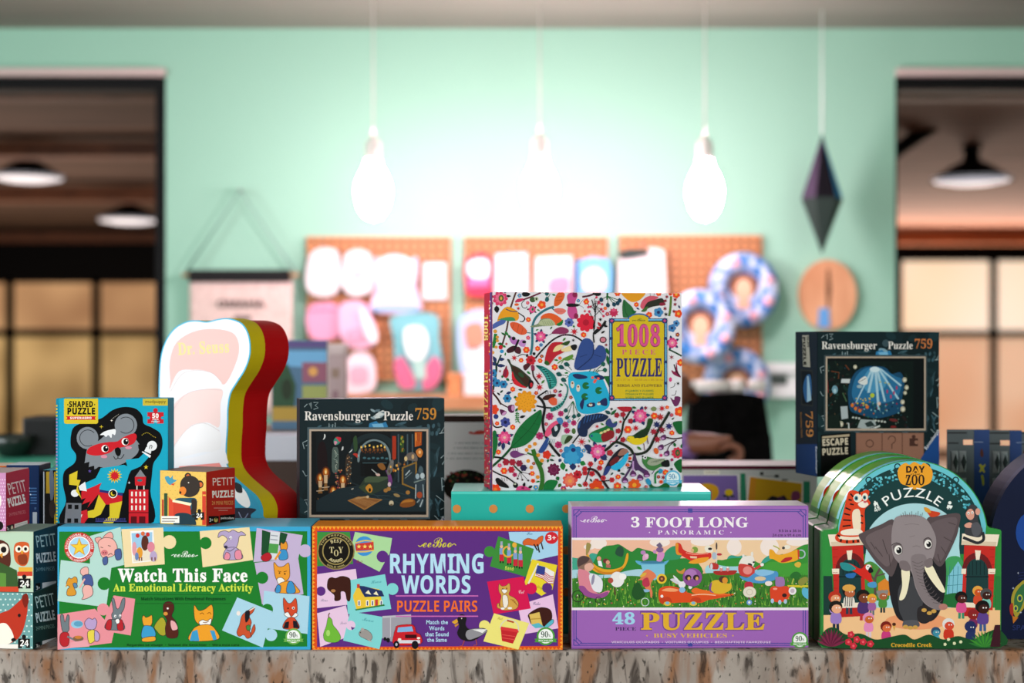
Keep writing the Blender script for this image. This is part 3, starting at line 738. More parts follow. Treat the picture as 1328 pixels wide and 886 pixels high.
# ------------------------------------------------------------ far left: green table, black speaker, bowl
a = at(-70, 590, 3.3); c = at(110, 590, 3.3)
t = thing('side_table', 'mint green side table near the left edge of the picture', 'table', ((a.x+c.x)/2, a.y, FLOOR)); hw = (c.x-a.x)/2; tz = a.z-FLOOR
gm = mat('green_table_paint', '3f9a80', 0.4); box('tabletop', -hw, hw, -.22, .2, tz-.04, tz, gm, t, .005)
for x in (-hw+.05, hw-.05):
    for y in (-.17, .15): box('leg', x-.025, x+.025, y-.025, y+.025, 0, tz-.04, gm, t, .003)
TZ2 = a.z
a = at(38, 588, 3.3); c = at(84, 540, 3.3)
t = thing('speaker', 'small black box speaker on the green side table', 'speaker', ((a.x+c.x)/2, a.y, TZ2)); hw = (c.x-a.x)/2; h = c.z-TZ2
box('cabinet', -hw, hw, -.05, .06, 0, h, mat('black_plastic', '070708', 0.5), t, .005); box('grille', -hw+.006, hw-.006, -.053, -.049, .006, h-.006, mat('grille_cloth', '0b0b0c', 0.9), t)
p = at(18, 588, 3.25); t = thing('bowl', 'dark round bowl left of the black speaker', 'bowl', (p.x, p.y, TZ2))
lathe('bowl_wall', [(.02, 0), (.03, .004), (.048, .03), (.05, .05), (.047, .05), (.044, .03), (.02, .008), (0, .008)], mat('dark_green_glaze', '14201a', 0.35), t)
lathe('foot', [(.019, .002), (.021, 0), (.019, .0)], mat('dark_clay', '2a1c14', 0.6), t)

# ------------------------------------------------------------ middle distance: book table, pictures books, pale box, white-lidded carton
a = at(250, 560, 3.15); c = at(470, 560, 3.15)
t = thing('book_table', 'low wooden table carrying the blurred picture books', 'table', ((a.x+c.x)/2, a.y, FLOOR)); hw = (c.x-a.x)/2; tz = .2-FLOOR
box('tabletop', -hw, hw, -.18, .3, tz-.03, tz, noise_mat('book_table_wood', '6b4a33', '7d593f', 6, (1, 8, 8)), t, .004)
for x in (-hw+.04, hw-.04):
    for y in (-.14, .26): box('leg', x-.02, x+.02, y-.02, y+.02, 0, tz-.03, wood_d, t, .003)
a = at(352, 558, 3.2); c = at(424, 441, 3.2)
t = thing('picture_book', 'blurred blue and purple picture book standing behind the red box side', 'book', ((a.x+c.x)/2, a.y, .2)); hw = (c.x-a.x)/2; h = c.z-.2
box('cover', -hw, hw, 0, .022, 0, h, MATTE, t, .002, {'f': '4d6b86'}); box('pages', -hw+.004, hw+.0015, .004, .018, .004, h-.004, MATTE, t, 0, {'f': 'e8e0d4'})
c = Canvas(t, a, (0, -1, 0), MATTE); c.part('cover_picture')
c.r(353, 443, 424, 451, '5a4a7c'); c.p('353 455 424 455 424 478 353 474', '6aa0c8'); c.p('353 480 372 470 384 500 380 545 353 545', '2c4a33'); c.r(392, 470, 424, 496, '8b5568'); c.r(392, 500, 424, 520, '93995a'); c.r(353, 528, 424, 546, 'a8893c'); c.e(406, 482, 6, 6, 'd39a56'); c.e(372, 505, 7, 14, '23301f'); c.done()
a = at(423, 558, 3.3); c = at(447, 446, 3.3)
t = thing('slim_box', 'slim pale pink box beside the blurred blue picture book', 'box', ((a.x+c.x)/2, a.y, .2)); hw = (c.x-a.x)/2; h = c.z-.2
box('carton', -hw, hw, 0, .06, 0, h*.86, MATTE, t, .002, {'f': 'd9bfc1'}); box('lid', -hw-.001, hw+.001, -.001, .061, h*.86, h, MATTE, t, .002, {'f': 'e3cdcd'}); c = Canvas(t, a, (0, -1, 0), MATTE); c.part('label_print'); c.r(430, 478, 440, 490, 'b79a8a'); c.e(435, 512, 4, 6, 'b58f98'); c.done()
a = at(318, 598, 2.62); c = at(410, 565, 2.62); zt = c.z
t = thing('lidded_carton', 'brown carton with a white lid behind the red box side', 'box', ((a.x+c.x)/2, a.y, 0)); hw = (c.x-a.x)/2
box('carton', -hw+.002, hw-.002, .002, .105, 0, a.z, MATTE, t, .002, {'f': '3d2d26'}); box('lid', -hw, hw, 0, .107, a.z, zt, MATTE, t, .002, {'f': 'b9bcc6', 't': 'c9c6d6'})
# ================================================================ FRONT ROW
D0 = 1.8444
# ---------------------------------------------------------------- green emotions box
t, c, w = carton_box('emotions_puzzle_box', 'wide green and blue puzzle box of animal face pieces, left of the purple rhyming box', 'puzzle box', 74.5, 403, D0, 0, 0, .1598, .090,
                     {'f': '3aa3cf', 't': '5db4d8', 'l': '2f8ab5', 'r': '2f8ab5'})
GR = '1f7a2c'
c.v(60, 670, 3.794)
c.r(56, 50, 1302, 655, '3aa3cf'); c.p('64 74 1284 72 1284 640 64 646', GR)
def peep(x, y, r, col='1b1512'): c.e(x, y, r, r, col, n=8)
mt, crm, lav, lbl, pnk = 'b3d6cd', 'eed7a6', 'c2b0d1', 'a9d2e4', 'e58f98'
c.jig('215 96 366 50 384 238 216 278', mt)
c.jig('370 62 576 54 583 235 386 250', crm, [(1, .40, 1, 34)])
c.jig('755 72 1000 52 1018 214 770 250', crm, [(3, .66, -1, 30)])
c.jig('1036 56 1262 92 1240 208 1020 224', lav, [(1, .62, 1, 32)])
c.jig('1025 228 1240 205 1266 382 1062 432', lav, [(3, .62, -1, 30)])
c.jig('940 398 1112 466 1066 645 865 560', lbl, [(1, .62, 1, 30)])
c.jig('1072 365 1296 392 1286 578 1060 546', lbl, [(3, .5, -1, 28)])
c.jig('72 214 322 245 296 446 50 416', mt, [(1, .44, -1, 32)])
c.jig('55 482 240 454 335 562 322 622 55 660', pnk)
c.jig('332 388 438 405 416 585 268 560', pnk, [(3, .55, 1, 30)])
# pig portrait
c.ink = (2.4, '33262a')
for P, q in (('278 110 300 82 322 78 328 108', 'e9a49c'), ('240 108 268 102 276 128 252 132', 'e9a49c')): c.s_(P, q, 3)
c.s_('256 126 288 104 330 112 350 150 338 186 306 202 276 200 264 170', 'eeb0a6'); c.e(287, 178, 17, 14, 'd4757a'); peep(282, 178, 3); peep(293, 178, 3)
c.l('268 150 280 154', 3, '3a2a28', False); c.l('304 142 318 146', 3, '3a2a28', False); c.l('304 190 318 182 326 188', 3, '5a2f2c')
c.s_('338 168 366 160 370 205 345 212', '4a5f95'); c.s_('278 208 300 196 302 230 284 238', '4a5f95')
# party picture
c.p('414 72 528 66 536 218 424 230', 'f4f1ee'); c.p('420 82 522 76 522 150 424 158', '9cc7e4'); c.p('426 158 530 150 534 214 430 224', 'e8dcc6')
for x, y, q in ((450, 94, 'c8322e'), (500, 88, 'c8322e'), (476, 84, 'd86a3c')): c.e(x, y, 10, 11, q)
for x, y, a, b, q in ((434, 158, 11, 34, 'df9aa4'), (460, 178, 15, 28, 'e29a35'), (486, 130, 18, 38, '5a2f24'), (516, 150, 18, 26, 'dd8496'), (528, 196, 18, 26, 'b8a4c8'), (446, 196, 9, 20, '6b83b5')): c.e(x, y, a, b, q)
for x in (458, 470, 520, 536): c.r(x-3, 200, x+3, 218, '7a4a3a')
# lilac dog
c.s_('846 104 852 78 880 70 900 76 920 66 946 78 962 74 982 92 952 96 944 130 930 160 900 162 880 154 874 138 892 112 868 92', 'b2a0c6')
c.s_('884 160 930 152 958 176 962 208 876 210', 'b2a0c6'); c.s_('876 208 886 176 904 186 900 210', 'e58ba0'); c.s_('930 172 956 166 962 206 932 208', 'e58ba0')
c.e(884, 150, 9, 8, '332e48'); peep(902, 108, 4); c.e(908, 104, 7, 8, 'efeaf2'); peep(909, 106, 3); c.l('888 164 906 170 926 156', 3, '4a3a58')
# doorway and cat
c.p('1062 66 1104 78 1092 186 1058 190', '1d4a2c'); c.p('1152 76 1188 86 1170 150 1142 140', '1d4a2c'); c.p('1104 72 1150 78 1140 210 1092 210', 'd7d9de'); c.p('1098 132 1144 136 1138 182 1092 178', '4e9a4e'); c.l('1106 92 1140 96', 5, '8f95a0', False); c.l('1102 112 1138 116', 5, '8f95a0', False)
c.s_('1058 196 1092 176 1110 200 1090 220 1066 218', 'b3202c'); c.s_('1152 148 1156 126 1166 134 1180 122 1188 150 1176 168 1158 164', 'e2942f'); c.s_('1150 168 1180 164 1188 206 1148 212', '3d8fc4'); c.l('1152 172 1126 212', 10, 'e2942f', False)
# glum cat portrait
c.s_('1120 226 1142 246 1168 244 1192 228 1198 262 1196 300 1172 322 1142 318 1126 292', 'e8992f'); c.s_('1136 306 1156 300 1174 316 1156 336 1140 328', 'f3ede4'); peep(1148, 278, 4); peep(1174, 282, 4); c.l('1140 268 1156 272', 3, '6b3a14', False); c.l('1168 272 1184 268', 3, '6b3a14', False)
c.s_('1130 372 1148 330 1200 318 1232 346 1242 376', 'e8992f'); c.s_('1128 372 1136 338 1154 342 1150 372', '3d8fc4'); c.s_('1184 374 1190 326 1212 322 1226 372', '3d8fc4')
# fox pieces
c.s_('1168 400 1188 424 1206 424 1228 402 1236 450 1230 478 1206 494 1180 484 1168 452', 'd04a2a'); c.s_('1170 482 1190 470 1206 492 1226 474 1238 486 1206 502', 'f1ebe6'); peep(1190, 452, 4); c.e(1216, 450, 7, 7, 'f1ebe6'); peep(1216, 451, 4)
c.s_('1166 550 1184 504 1220 498 1244 550', 'd04a2a'); c.p('1166 550 1176 520 1196 516 1192 550', '1d1b22'); c.p('1216 548 1214 512 1232 514 1246 550', '1d1b22')
c.s_('964 486 1000 458 1026 446 1018 470 1000 490 1010 520 1000 560 1012 586 990 600 972 582 950 590 938 570 952 530', 'c9512e'); c.s_('980 470 1000 466 998 500 982 520', '1d1b22'); c.s_('1010 560 1024 530 1028 560 1008 588', 'c9512e'); c.e(946, 476, 10, 12, 'f1e6de'); c.s_('984 540 1000 534 1004 556 990 560', '3f8a3a'); c.l('1000 462 1028 446', 5, 'f1e6de', False)
# cat and pig meeting
c.s_('102 318 112 302 124 306 140 296 152 304 152 330 138 350 148 372 140 388 104 388 104 360 116 346 100 336', 'd9952f'); c.s_('132 330 148 328 154 346 140 352', '5a86a8'); c.l('98 346 106 322', 6, 'd9952f', False)
c.s_('170 262 190 248 206 252 208 280 196 296 172 284', 'eab0a8'); c.s_('178 296 218 286 232 330 220 345 192 340', '4a5a92'); c.s_('190 338 222 342 230 380 208 400 176 408 184 390 178 362', 'eab0a8'); c.l('190 306 164 352', 8, 'eab0a8', False)
# rabbits
c.s_('70 490 84 484 92 520 104 484 114 492 112 530 112 560 92 572 78 556', '6f7a80'); c.s_('70 580 92 568 112 580 110 630 84 640 68 620', 'b8262e'); c.e(152, 530, 30, 20, '8cc3dc'); c.e(158, 528, 22, 13, '5d9dbd')
c.s_('190 520 208 500 228 506 240 500 250 520 240 552 214 556 196 546', 'b79cc8'); c.s_('204 570 236 558 246 600 214 624', 'e4cf4c'); c.s_('240 560 262 580 258 610 240 610', 'b79cc8'); c.l('104 590 150 612', 9, '6f7a80', False); c.e(158, 600, 26, 14, '7b6048'); c.e(158, 594, 18, 8, 'c97a35'); c.p('120 620 200 606 214 640 118 646', 'e7a0a8')
c.s_('322 408 334 404 346 450 360 448 374 408 388 404 384 450 370 478 368 500 346 524 330 512 322 484 330 462', '6f7a80'); c.s_('292 552 304 512 332 506 372 512 382 556', '6f7a80'); c.s_('292 550 302 512 322 510 318 556', 'b8262e'); c.s_('352 514 374 510 380 556 352 556', 'b8262e'); c.e(340, 490, 6, 7, 'f1eeee'); c.e(364, 488, 6, 7, 'f1eeee'); peep(342, 491, 3); peep(364, 490, 3); c.s_('340 510 356 502 362 520 348 528', 'f1eeee')
# bear, kittens
c.s_('472 500 480 486 490 496 506 492 520 486 522 520 512 538 486 540 476 526', 'e8a02f'); c.s_('476 545 500 536 528 548 536 590 472 598', '3d9ac9'); c.s_('476 598 532 590 534 612 478 616', 'e8a02f')
c.s_('532 540 560 500 578 500 590 530 588 580 564 584 546 566', 'a9a12f'); c.s_('576 440 584 424 606 418 626 430 628 460 618 490 640 520 650 570 640 596 596 594 586 550 594 510 578 480', '54241b'); c.e(588, 478, 11, 9, 'd98f3d'); c.e(598, 452, 5, 5, 'f2ece6'); c.s_('614 510 636 520 648 552 622 560 612 535', 'e7a9ab')
c.s_('728 436 750 462 780 456 814 434 822 480 812 520 782 536 748 528 730 500', 'ec9e2a'); c.s_('752 520 770 508 790 514 812 502 808 530 784 546 762 540', 'f3efe8'); c.l('756 480 768 474 776 482', 3, '7a3f12'); c.l('792 478 804 472 812 482', 3, '7a3f12'); c.l('772 520 786 522 800 514', 3, '7a3f12')
c.s_('706 610 722 556 752 536 800 532 830 552 846 604', 'ec9e2a'); c.p('706 612 718 566 744 556 754 612', '3d9ac9'); c.p('806 560 828 562 840 604 822 608', '3d9ac9')
# lettering
c.ink = None
c.part('title_lettering')
c.t('Watch This Face', 356, 994, 320, 62, 'f6f4f0', 's', .02); c.t('An Emotional Literacy Activity', 330, 1018, 368, 36, 'cfe04a', 's', .01)
c.t('eeBoo', 628, 732, 200, 30, 'e8f2e6', 'i'); c.l('616 192 630 186', 3, 'e8f2e6', False); c.l('732 196 746 190', 3, 'e8f2e6', False)
c.l('440 384 910 384', 2, '145020', False); c.l('440 428 910 428', 2, '145020', False)
c.t('Match Situations With Emotional Responses', 466, 884, 412, 15, '0e3a1c', 'b'); c.t('Regardez Le visage  •  Schaut die Gesichter  •  Mira esta cara', 396, 950, 637, 11, '0d2e14', 'b')
c.part('award_seal')
c.e(163, 152, 74, 74, 'c8302c'); c.e(163, 152, 55, 55, 'f6f2ee'); c.e(163, 152, 50, 50, 'a9d3ea'); c.star(163, 152, 48, 20, 5, 'd99a1e'); c.star(163, 152, 40, 14, 5, 'f2c93a')
c.ta('EDUCATIONAL ACTIVITIES', 163, 152, 58, 172, 368, 11, 'f6e6e2', 'b'); c.ta('FOR ALL LEARNING STYLES', 163, 152, 70, 160, 20, 10, 'f6e6e2', 'b')
c.part('front_print'); seal90(c, 1217, 590, 40, '6fae4f')
c.done()

# ---------------------------------------------------------------- purple rhyming box
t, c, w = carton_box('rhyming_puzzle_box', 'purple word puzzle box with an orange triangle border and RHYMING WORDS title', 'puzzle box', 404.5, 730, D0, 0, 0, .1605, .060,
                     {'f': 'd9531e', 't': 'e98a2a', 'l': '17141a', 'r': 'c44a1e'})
c.v(400, 670, 3.906)
c.r(18, 48, 1288, 676, 'dc4f1c'); PU = '5c2d7e'; c.p('44 74 1264 74 1264 656 44 660', PU)
for i in range(63):
    x = 20+i*20.1
    c.p([(x, 50), (x+20, 50), (x+10, 66)], 'f2a531'); c.p([(x, 676), (x+20, 676), (x+10, 662)], 'f08a2a')
for i in range(30):
    y = 60+i*20.3
    c.p([(20, y), (20, y+20), (34, y+10)], 'f2a531'); c.p([(1287, y), (1287, y+20), (1274, y+10)], 'f2a531')
c.jig('44 78 210 78 226 240 44 252', '3d8a3c'); 
c.jig('236 78 424 110 412 186 360 280 206 200', 'a9d49b', [(2, .3, -1, 30)])
c.jig('44 292 240 265 262 440 44 464', 'e5c3de', [(3, .5, -1, 24)])
c.jig('188 326 388 292 420 468 200 494', '7fd0d0', [(1, .45, 1, 30)])
c.jig('44 490 190 450 226 600 60 660', 'e5c3de', [(1, .62, 1, 24)])
c.jig('212 480 396 512 360 672 176 628', '7fd0d0', [(3, .55, -1, 24)])
c.jig('1014 78 1264 76 1264 196 1040 246', 'a5cfe8')
c.jig('962 100 1142 164 1104 306 920 252', '3c8a38', [(3, .45, 1, 28)])
c.jig('1132 216 1260 246 1236 370 1180 402 1092 340', 'e6cf2f', [(2, .3, -1, 26)])
c.jig('1060 450 1238 394 1266 566 1090 596', 'e8bfe0')
c.jig('905 330 1090 304 1126 466 938 496', 'd3174f', [(1, .4, 1, 30)])
c.jig('940 490 1118 540 1064 674 886 632', 'ece07a', [(3, .5, 1, 28)])
# ball
c.e(283, 150, 48, 50, '3d8fd0'); c.p('238 138 330 128 332 168 240 174', 'c93a2e')
c.l('238 134 284 122 330 126', 6, 'e4c04a'); c.l('240 178 288 178 332 170', 6, 'e4c04a')
for x in (256, 286, 314): c.star(x, 152, 12, 5, 5, 'f2d96a')
c.t('Ball', 240, 272, 232, 16, '8a3b2e', 'i', rot=12)
# bear
c.ink = (1.6, '2a2024')
c.s_('100 320 118 308 138 312 170 302 206 312 214 340 212 420 196 424 186 384 164 382 162 420 134 426 132 400 116 384 96 362', '3d1c14'); c.e(126, 376, 12, 8, 'b27a48'); c.t('Bear', 62, 98, 430, 14, '9a92ac', 'i')
# house
c.p('226 400 250 350 360 368 376 450 244 470', 'e9c93c'); c.p('250 350 280 352 372 376 384 404 286 408', '26315e'); c.p('226 410 252 348 286 412 282 468 244 470', 'e9c03a'); c.r(246, 342, 260, 362, 'c2402e'); c.p('288 388 304 372 318 396', 'f0e6c0'); c.p('328 392 344 378 356 400', 'f0e6c0')
for x in (250, 292, 318, 362): c.r(x, 424, x+14, 452, 'f3eee6'); c.r(x+4, 428, x+10, 450, '34406a')
c.r(338, 420, 352, 452, 'c23a34'); c.p('236 470 384 444 386 452 240 476', '2f7a3c'); c.t('House', 318, 372, 340, 16, '4a9aa4', 'i', rot=-6)
# pear, mouse
c.s_('100 512 118 520 126 550 150 580 164 612 150 634 116 638 84 628 76 598 90 556', '6fb43a'); c.e(100, 590, 10, 16, 'a5d46a'); c.l('104 514 102 500 108 488', 5, '6b4a24'); c.t('Pear', 160, 196, 548, 14, 'a58fb0', 'i', rot=-8)
c.s_('256 590 270 574 292 572 316 590 324 614 310 628 280 616 262 606', '9a9490'); c.e(274, 572, 9, 8, 'a8a29e'); peep2 = c.e(264, 588, 3, 3, '1a1614', n=6); c.l('300 622 322 634', 3, 'c79a94', False); c.t('Mouse', 274, 332, 526, 16, '4a9aa4', 'i', rot=10)
# truck
c.p('374 504 520 496 522 560 440 600 440 640 374 616', '9d9aa4'); c.p('376 504 520 497 520 506 376 514', 'bcb9c2'); c.l('416 512 416 610', 4, 'c4c2c8', False)
c.s_('440 572 452 552 520 546 540 560 546 586 568 600 568 646 436 650 432 600', 'c8202a', 3); c.p('454 562 524 556 532 582 450 586', '7fb0dc'); c.r(490, 598, 548, 616, '3a0d12'); c.r(452, 626, 566, 642, 'd5d3da'); c.e(462, 622, 9, 6, 'f0eadc'); c.e(558, 616, 9, 6, 'f0eadc')
for x, y, a in ((404, 626, 10), (388, 620, 8), (446, 648, 15), (540, 650, 17)): c.e(x, y, a, a*1.25, '16141a')
c.e(446, 648, 6, 8, 'b9b6c0')
# duck
c.s_('756 520 768 498 788 498 800 514 796 548 814 570 860 566 890 566 906 580 880 598 850 622 812 632 772 620 754 590 764 556', '1a181c'); c.s_('806 576 850 566 886 568 906 578 880 600 846 616 812 624 796 602', '8f8d92'); c.p('830 572 904 570 882 590', 'e8e6e4'); c.p('726 534 752 518 758 534 742 546', 'd9a02c'); c.p('740 552 758 540 760 548 744 560', 'c98a24'); c.l('790 628 780 654 764 658', 4, 'b04a34', False); c.l('848 622 854 650 836 652', 4, 'b04a34', False); c.e(776, 516, 3, 3, 'e8e0d4', n=6)
# fox, band, flag, cat, cake, pail
c.s_('1086 128 1110 110 1150 118 1168 104 1188 98 1186 124 1170 140 1160 150 1110 144 1092 146', 'd5602a'); c.l('1160 140 1170 182', 7, '2a1a18', False); c.l('1142 140 1160 172', 7, '2a1a18', False); c.l('1178 130 1188 166', 6, '2a1a18', False); c.t('Fox', 1104, 1136, 92, 14, '3f6a9a', 'i')
for x, y in ((978, 182), (1016, 192), (1048, 206), (1074, 210)):
    c.r(x-10, y+8, x+12, y+44, 'c5283a'); c.r(x-10, y-22, x+10, y+10, '7f9ccc'); c.e(x, y-30, 8, 9, 'e4b79a'); c.r(x-6, y-56, x+6, y-36, '9aa4b8'); c.r(x-9, y+44, x-2, y+54, '1a181c'); c.r(x+4, y+44, x+11, y+54, '1a181c')
c.ring(1012, 178, 22, 30, 'e2a93c', 20, 30, 270); c.e(1044, 144, 12, 14, 'e2a93c'); c.t('Band', 994, 1040, 268, 18, 'c9d45a', 'b', rot=8)
c.l('1164 238 1114 340', 8, 'e9e4d6', False); c.p('1160 246 1196 254 1246 282 1240 338 1210 336 1190 312 1148 300', 'ece6e6')
for i in range(5): c.l([(1150+i*2, 300-i*8.5), (1192+i, 318-i*9), (1214+i*2, 338-i*9), (1242, 340-i*9)], 4, 'c23a4c', False)
c.p('1160 246 1200 256 1196 296 1150 288', '34408a'); c.t('Flag', 1154, 1186, 362, 14, 'a89a2a', 'i', rot=10)
c.s_('966 340 978 352 1000 350 1018 338 1022 372 1016 396 1046 414 1064 440 1054 466 1020 474 980 472 970 440 976 402 964 376', 'd2a04a'); c.s_('984 402 1006 402 1012 440 1002 462 988 456', 'efe6d8'); c.s_('956 444 966 440 968 454 990 462 984 470 958 462', 'd2a04a'); c.e(984, 466, 10, 6, 'f1ece4'); c.e(1020, 464, 12, 6, 'f1ece4'); c.s_('978 372 996 368 1008 376 992 390', 'f1ece4'); c.e(984, 366, 3, 4, '2a1a12', n=6); c.e(1004, 364, 3, 4, '2a1a12', n=6)
for i in range(4): c.l([(1024+i*8, 420+i*6), (1044+i*5, 424+i*9)], 4, 'a06a24', False)
c.t('Cat', 1062, 1094, 390, 17, 'f0c8d0', 'i')
c.s_('1114 496 1150 470 1186 460 1226 474 1232 520 1196 556 1180 548 1170 500 1144 500 1130 544 1118 520', '3e1a14'); c.p('1118 496 1170 484 1186 552 1130 546', 'dcb85c'); c.l('1126 520 1178 516', 5, 'b98f3a', False); c.p('1128 548 1166 538 1196 560 1150 566', '58b4c4'); c.s_('1196 556 1236 520 1240 540 1206 564', '58b4c4', 3); c.t('Cake', 1136, 1176, 448, 15, '6a5a86', 'i')
c.p('974 566 1064 580 1036 644 980 630', 'c2252c'); c.p('972 556 1066 572 1064 588 974 574', 'd8383a'); c.ring(1018, 568, 44, 49, 'd8d4c4', 18, 186, 372); c.l('1006 526 1040 536', 8, 'b4432f', False); c.t('Pail', 956, 984, 520, 14, 'b3a640', 'i', rot=10)
for y in (598, 614): c.l([(980, y), (1048, y+10)], 3, 'e25a50', False)
c.ink = None
c.part('title_lettering')
LB = 'b5dcf0'
c.t('RHYMING', 406, 896, 286, 96, LB, 'b', .012); c.t('WORDS', 472, 826, 388, 88, LB, 'b', .012)
for x in (740, 786): c.r(x-24, 190, x+24, 200, LB) if x == 740 else None
c.r(712, 276, 764, 286, LB)
c.t('PUZZLE PAIRS', 444, 858, 482, 56, 'ee6c2c', 'b', .0); c.t('eeBoo', 578, 728, 156, 48, 'd4c92e', 'i'); c.l('556 146 566 152 580 142', 4, 'd4c92e'); c.l('726 146 738 138 748 146', 4, 'd4c92e')
c.r(442, 399, 860, 405, 'c968b2'); c.r(442, 502, 860, 508, 'c968b2')
for s, x0, x1, y in (('Match the', 596, 708, 545), ('Words', 612, 690, 576), ('that Sound', 592, 712, 606), ('the Same', 602, 702, 634)): c.t(s, x0, x1, y, 20, LB, 'n', .02)
c.part('age_badge'); c.e(1231, 108, 33, 31, 'cf2230'); c.t('3+', 1210, 1256, 120, 26, 'f7eeee', 'b', .01)
c.part('award_seal')
c.e(140, 175, 95, 95, '8f7d4a'); c.e(140, 175, 89, 89, '15130f'); c.ring(140, 175, 64, 70, '9c8a52', 36); c.ring(140, 175, 74, 86, '1d1a14', 36)
c.t('T', 106, 130, 184, 30, 'cdbf8e', 's'); c.t('O', 128, 154, 200, 30, 'cdbf8e', 's'); c.t('Y', 152, 176, 184, 30, 'cdbf8e', 's')
c.ta('BEST', 140, 175, 44, 236, 304, 16, 'cdbf8e', 'b'); c.ta('AWARD', 140, 175, 58, 130, 50, 15, 'cdbf8e', 'b'); c.ta('THE PREFERRED', 140, 175, 76, 200, 340, 9, 'b0a068', 'b'); c.ta('GOLD SEAL', 140, 175, 85, 124, 56, 9, 'b0a068', 'b')
c.part('front_print'); seal90(c, 1202, 606, 46, '4f9a3c')
c.done()

# ---------------------------------------------------------------- panoramic box
o1 = D0*395/397*1.005
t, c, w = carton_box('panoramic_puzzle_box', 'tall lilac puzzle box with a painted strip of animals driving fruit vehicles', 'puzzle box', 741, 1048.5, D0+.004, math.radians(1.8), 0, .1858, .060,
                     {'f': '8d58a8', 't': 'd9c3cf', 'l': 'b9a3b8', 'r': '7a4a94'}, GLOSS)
c.clip = (741, 657, 1048.4, 839.5)
VI = '9c62b4'; BL = '3b3f96'
c.r(741, 656.5, 1049, 840, VI)
c.part('border_print')
for y in (661, 663.6): c.l([(752, y), (1038, y)], 1, BL, False)
for y in (834.4, 837): c.l([(752, y), (1038, y)], 1, BL, False)
for x in (744.2, 747.2, 1041.6, 1044.6):
    for y0, y1 in ((668, 697.5), (791, 831)): c.l([(x, y0), (x, y1)], 1, BL, False)
for x, y, sx, sy in ((744, 661, 1, 1), (1045, 661, -1, 1), (744, 837, 1, -1), (1045, 837, -1, -1)):
    c.l([(x, y), (x+8*sx, y)], 1.1, BL, False); c.l([(x, y), (x, y+8*sy)], 1.1, BL, False); c.l([(x+8*sx, y), (x, y+8*sy)], 1.1, BL, False); c.l([(x+11*sx, y+2.5*sy), (x+3*sx, y+10*sy)], 1.1, BL, False)
c.r(892, 659.5, 898, 665, BL); c.r(892, 833, 898, 838.5, BL)
c.part('front_print')
c.r(741, 697.5, 1049, 791.4, 'efe4ee')
c.clip = (742, 700.5, 1048, 788)
c.v(740, 695, 8.3)
c.r(0, 40, 2600, 780, 'eeb89c'); c.p('1300 40 2600 40 2600 360 1300 360', 'eecaa0')
for x, y, a, b in ((300, 80, 90, 60), (960, 70, 110, 50), (1420, 60, 130, 50), (1760, 120, 80, 90), (2140, 120, 100, 100), (200, 120, 60, 30), (2440, 70, 120, 40)): c.e(x, y, a, b, 'f2e2da')
c.s_('0 250 60 240 120 260 130 420 0 420', '3fa58a'); c.s_('200 210 260 190 330 240 330 380 180 380', '35a08a')
c.s_('280 220 330 140 380 110 460 100 520 92 600 140 660 170 720 130 800 150 880 170 960 210 1060 190 1120 240 1340 260 1340 460 280 460', '23802e')
c.s_('1000 210 1040 150 1110 110 1190 120 1180 240 1020 260', '2c9160'); c.s_('1680 260 1720 210 1800 220 1860 210 1940 230 1980 300 1980 380 1680 380', '2f9c86'); c.s_('2060 270 2140 210 2240 230 2300 280 2260 340 2060 340', '2f9c86')
c.s_('1560 280 1640 260 1740 240 1860 240 1960 260 2060 300 2180 240 2260 200 2340 190 2480 110 2560 90 2660 100 2660 480 1560 480', '2f8c2c'); c.s_('2100 300 2260 280 2500 300 2660 260 2660 460 2100 460', '3f9a30')
c.s_('0 380 120 370 300 420 500 400 640 370 760 360 900 400 900 480 0 520', 'a8cfdc'); c.s_('1460 330 1560 310 1700 330 1960 330 1980 420 1500 420', '9fd0da')
c.s_('0 480 200 470 420 450 660 430 900 450 1100 400 1300 420 1500 400 1800 400 2100 460 2660 440 2660 800 0 800', '357a20')
rnd = random.Random(5)
for i in range(760):
    x = rnd.uniform(0, 2580); y = rnd.uniform(470, 790); h = rnd.uniform(40, 100); col = rnd.choice(['1d5a1c', '2f7a24', '5aa02c', '74b03a', '1a4a18', '93b844', '2a6a20'])
    c.p([(x, y), (x+10, y), (x+rnd.uniform(-16, 22), y-h)], col)
for i in range(120):
    x = rnd.uniform(0, 2580); y = rnd.uniform(480, 760); c.e(x, y, 7, 7, rnd.choice(['c8402a', 'd98a3a', 'e0c04a', '8a3a6a', 'ece0d0']), n=6)
K = '221a1c'
# banana boat, boy, hedgehog pod
c.s_('165 170 190 200 240 290 330 350 450 360 560 320 600 200 620 190 616 260 570 350 470 410 350 410 240 370 180 260', 'e2a11e'); c.s_('240 330 340 385 460 385 560 340 540 380 440 415 320 405', 'c97c14'); c.s_('172 80 216 90 212 130 180 200 165 200', '9a8a4a')
c.e(305, 245, 24, 26, 'd99a7a'); c.p('290 270 330 270 345 335 300 320', 'e8ecf0'); c.e(380, 270, 34, 26, '6b2a2a'); c.e(400, 285, 22, 24, 'd99a7a'); c.p('380 310 430 310 430 345 380 340', 'b0645a'); c.s_('500 130 540 110 570 150 560 220 520 220 480 190', '1d4a34')
c.s_('70 300 80 240 140 214 210 240 250 330 220 370 160 390 90 370', '8a6a5a'); c.s_('150 320 210 290 250 330 215 375 165 385', 'e0ac9a'); c.s_('76 260 130 216 200 236 180 280 110 320 80 330', '4d3a38')
c.s_('80 370 120 360 200 400 250 560 300 620 390 590 420 600 360 660 250 670 150 620 90 520', 'd98292'); c.s_('86 550 140 540 200 600 300 625 400 600 380 650 270 675 150 640', '94488c'); c.s_('200 420 260 410 340 480 330 600 250 590 210 500', 'e4e4ea'); c.e(240, 470, 16, 60, '8f8aa4', 10)
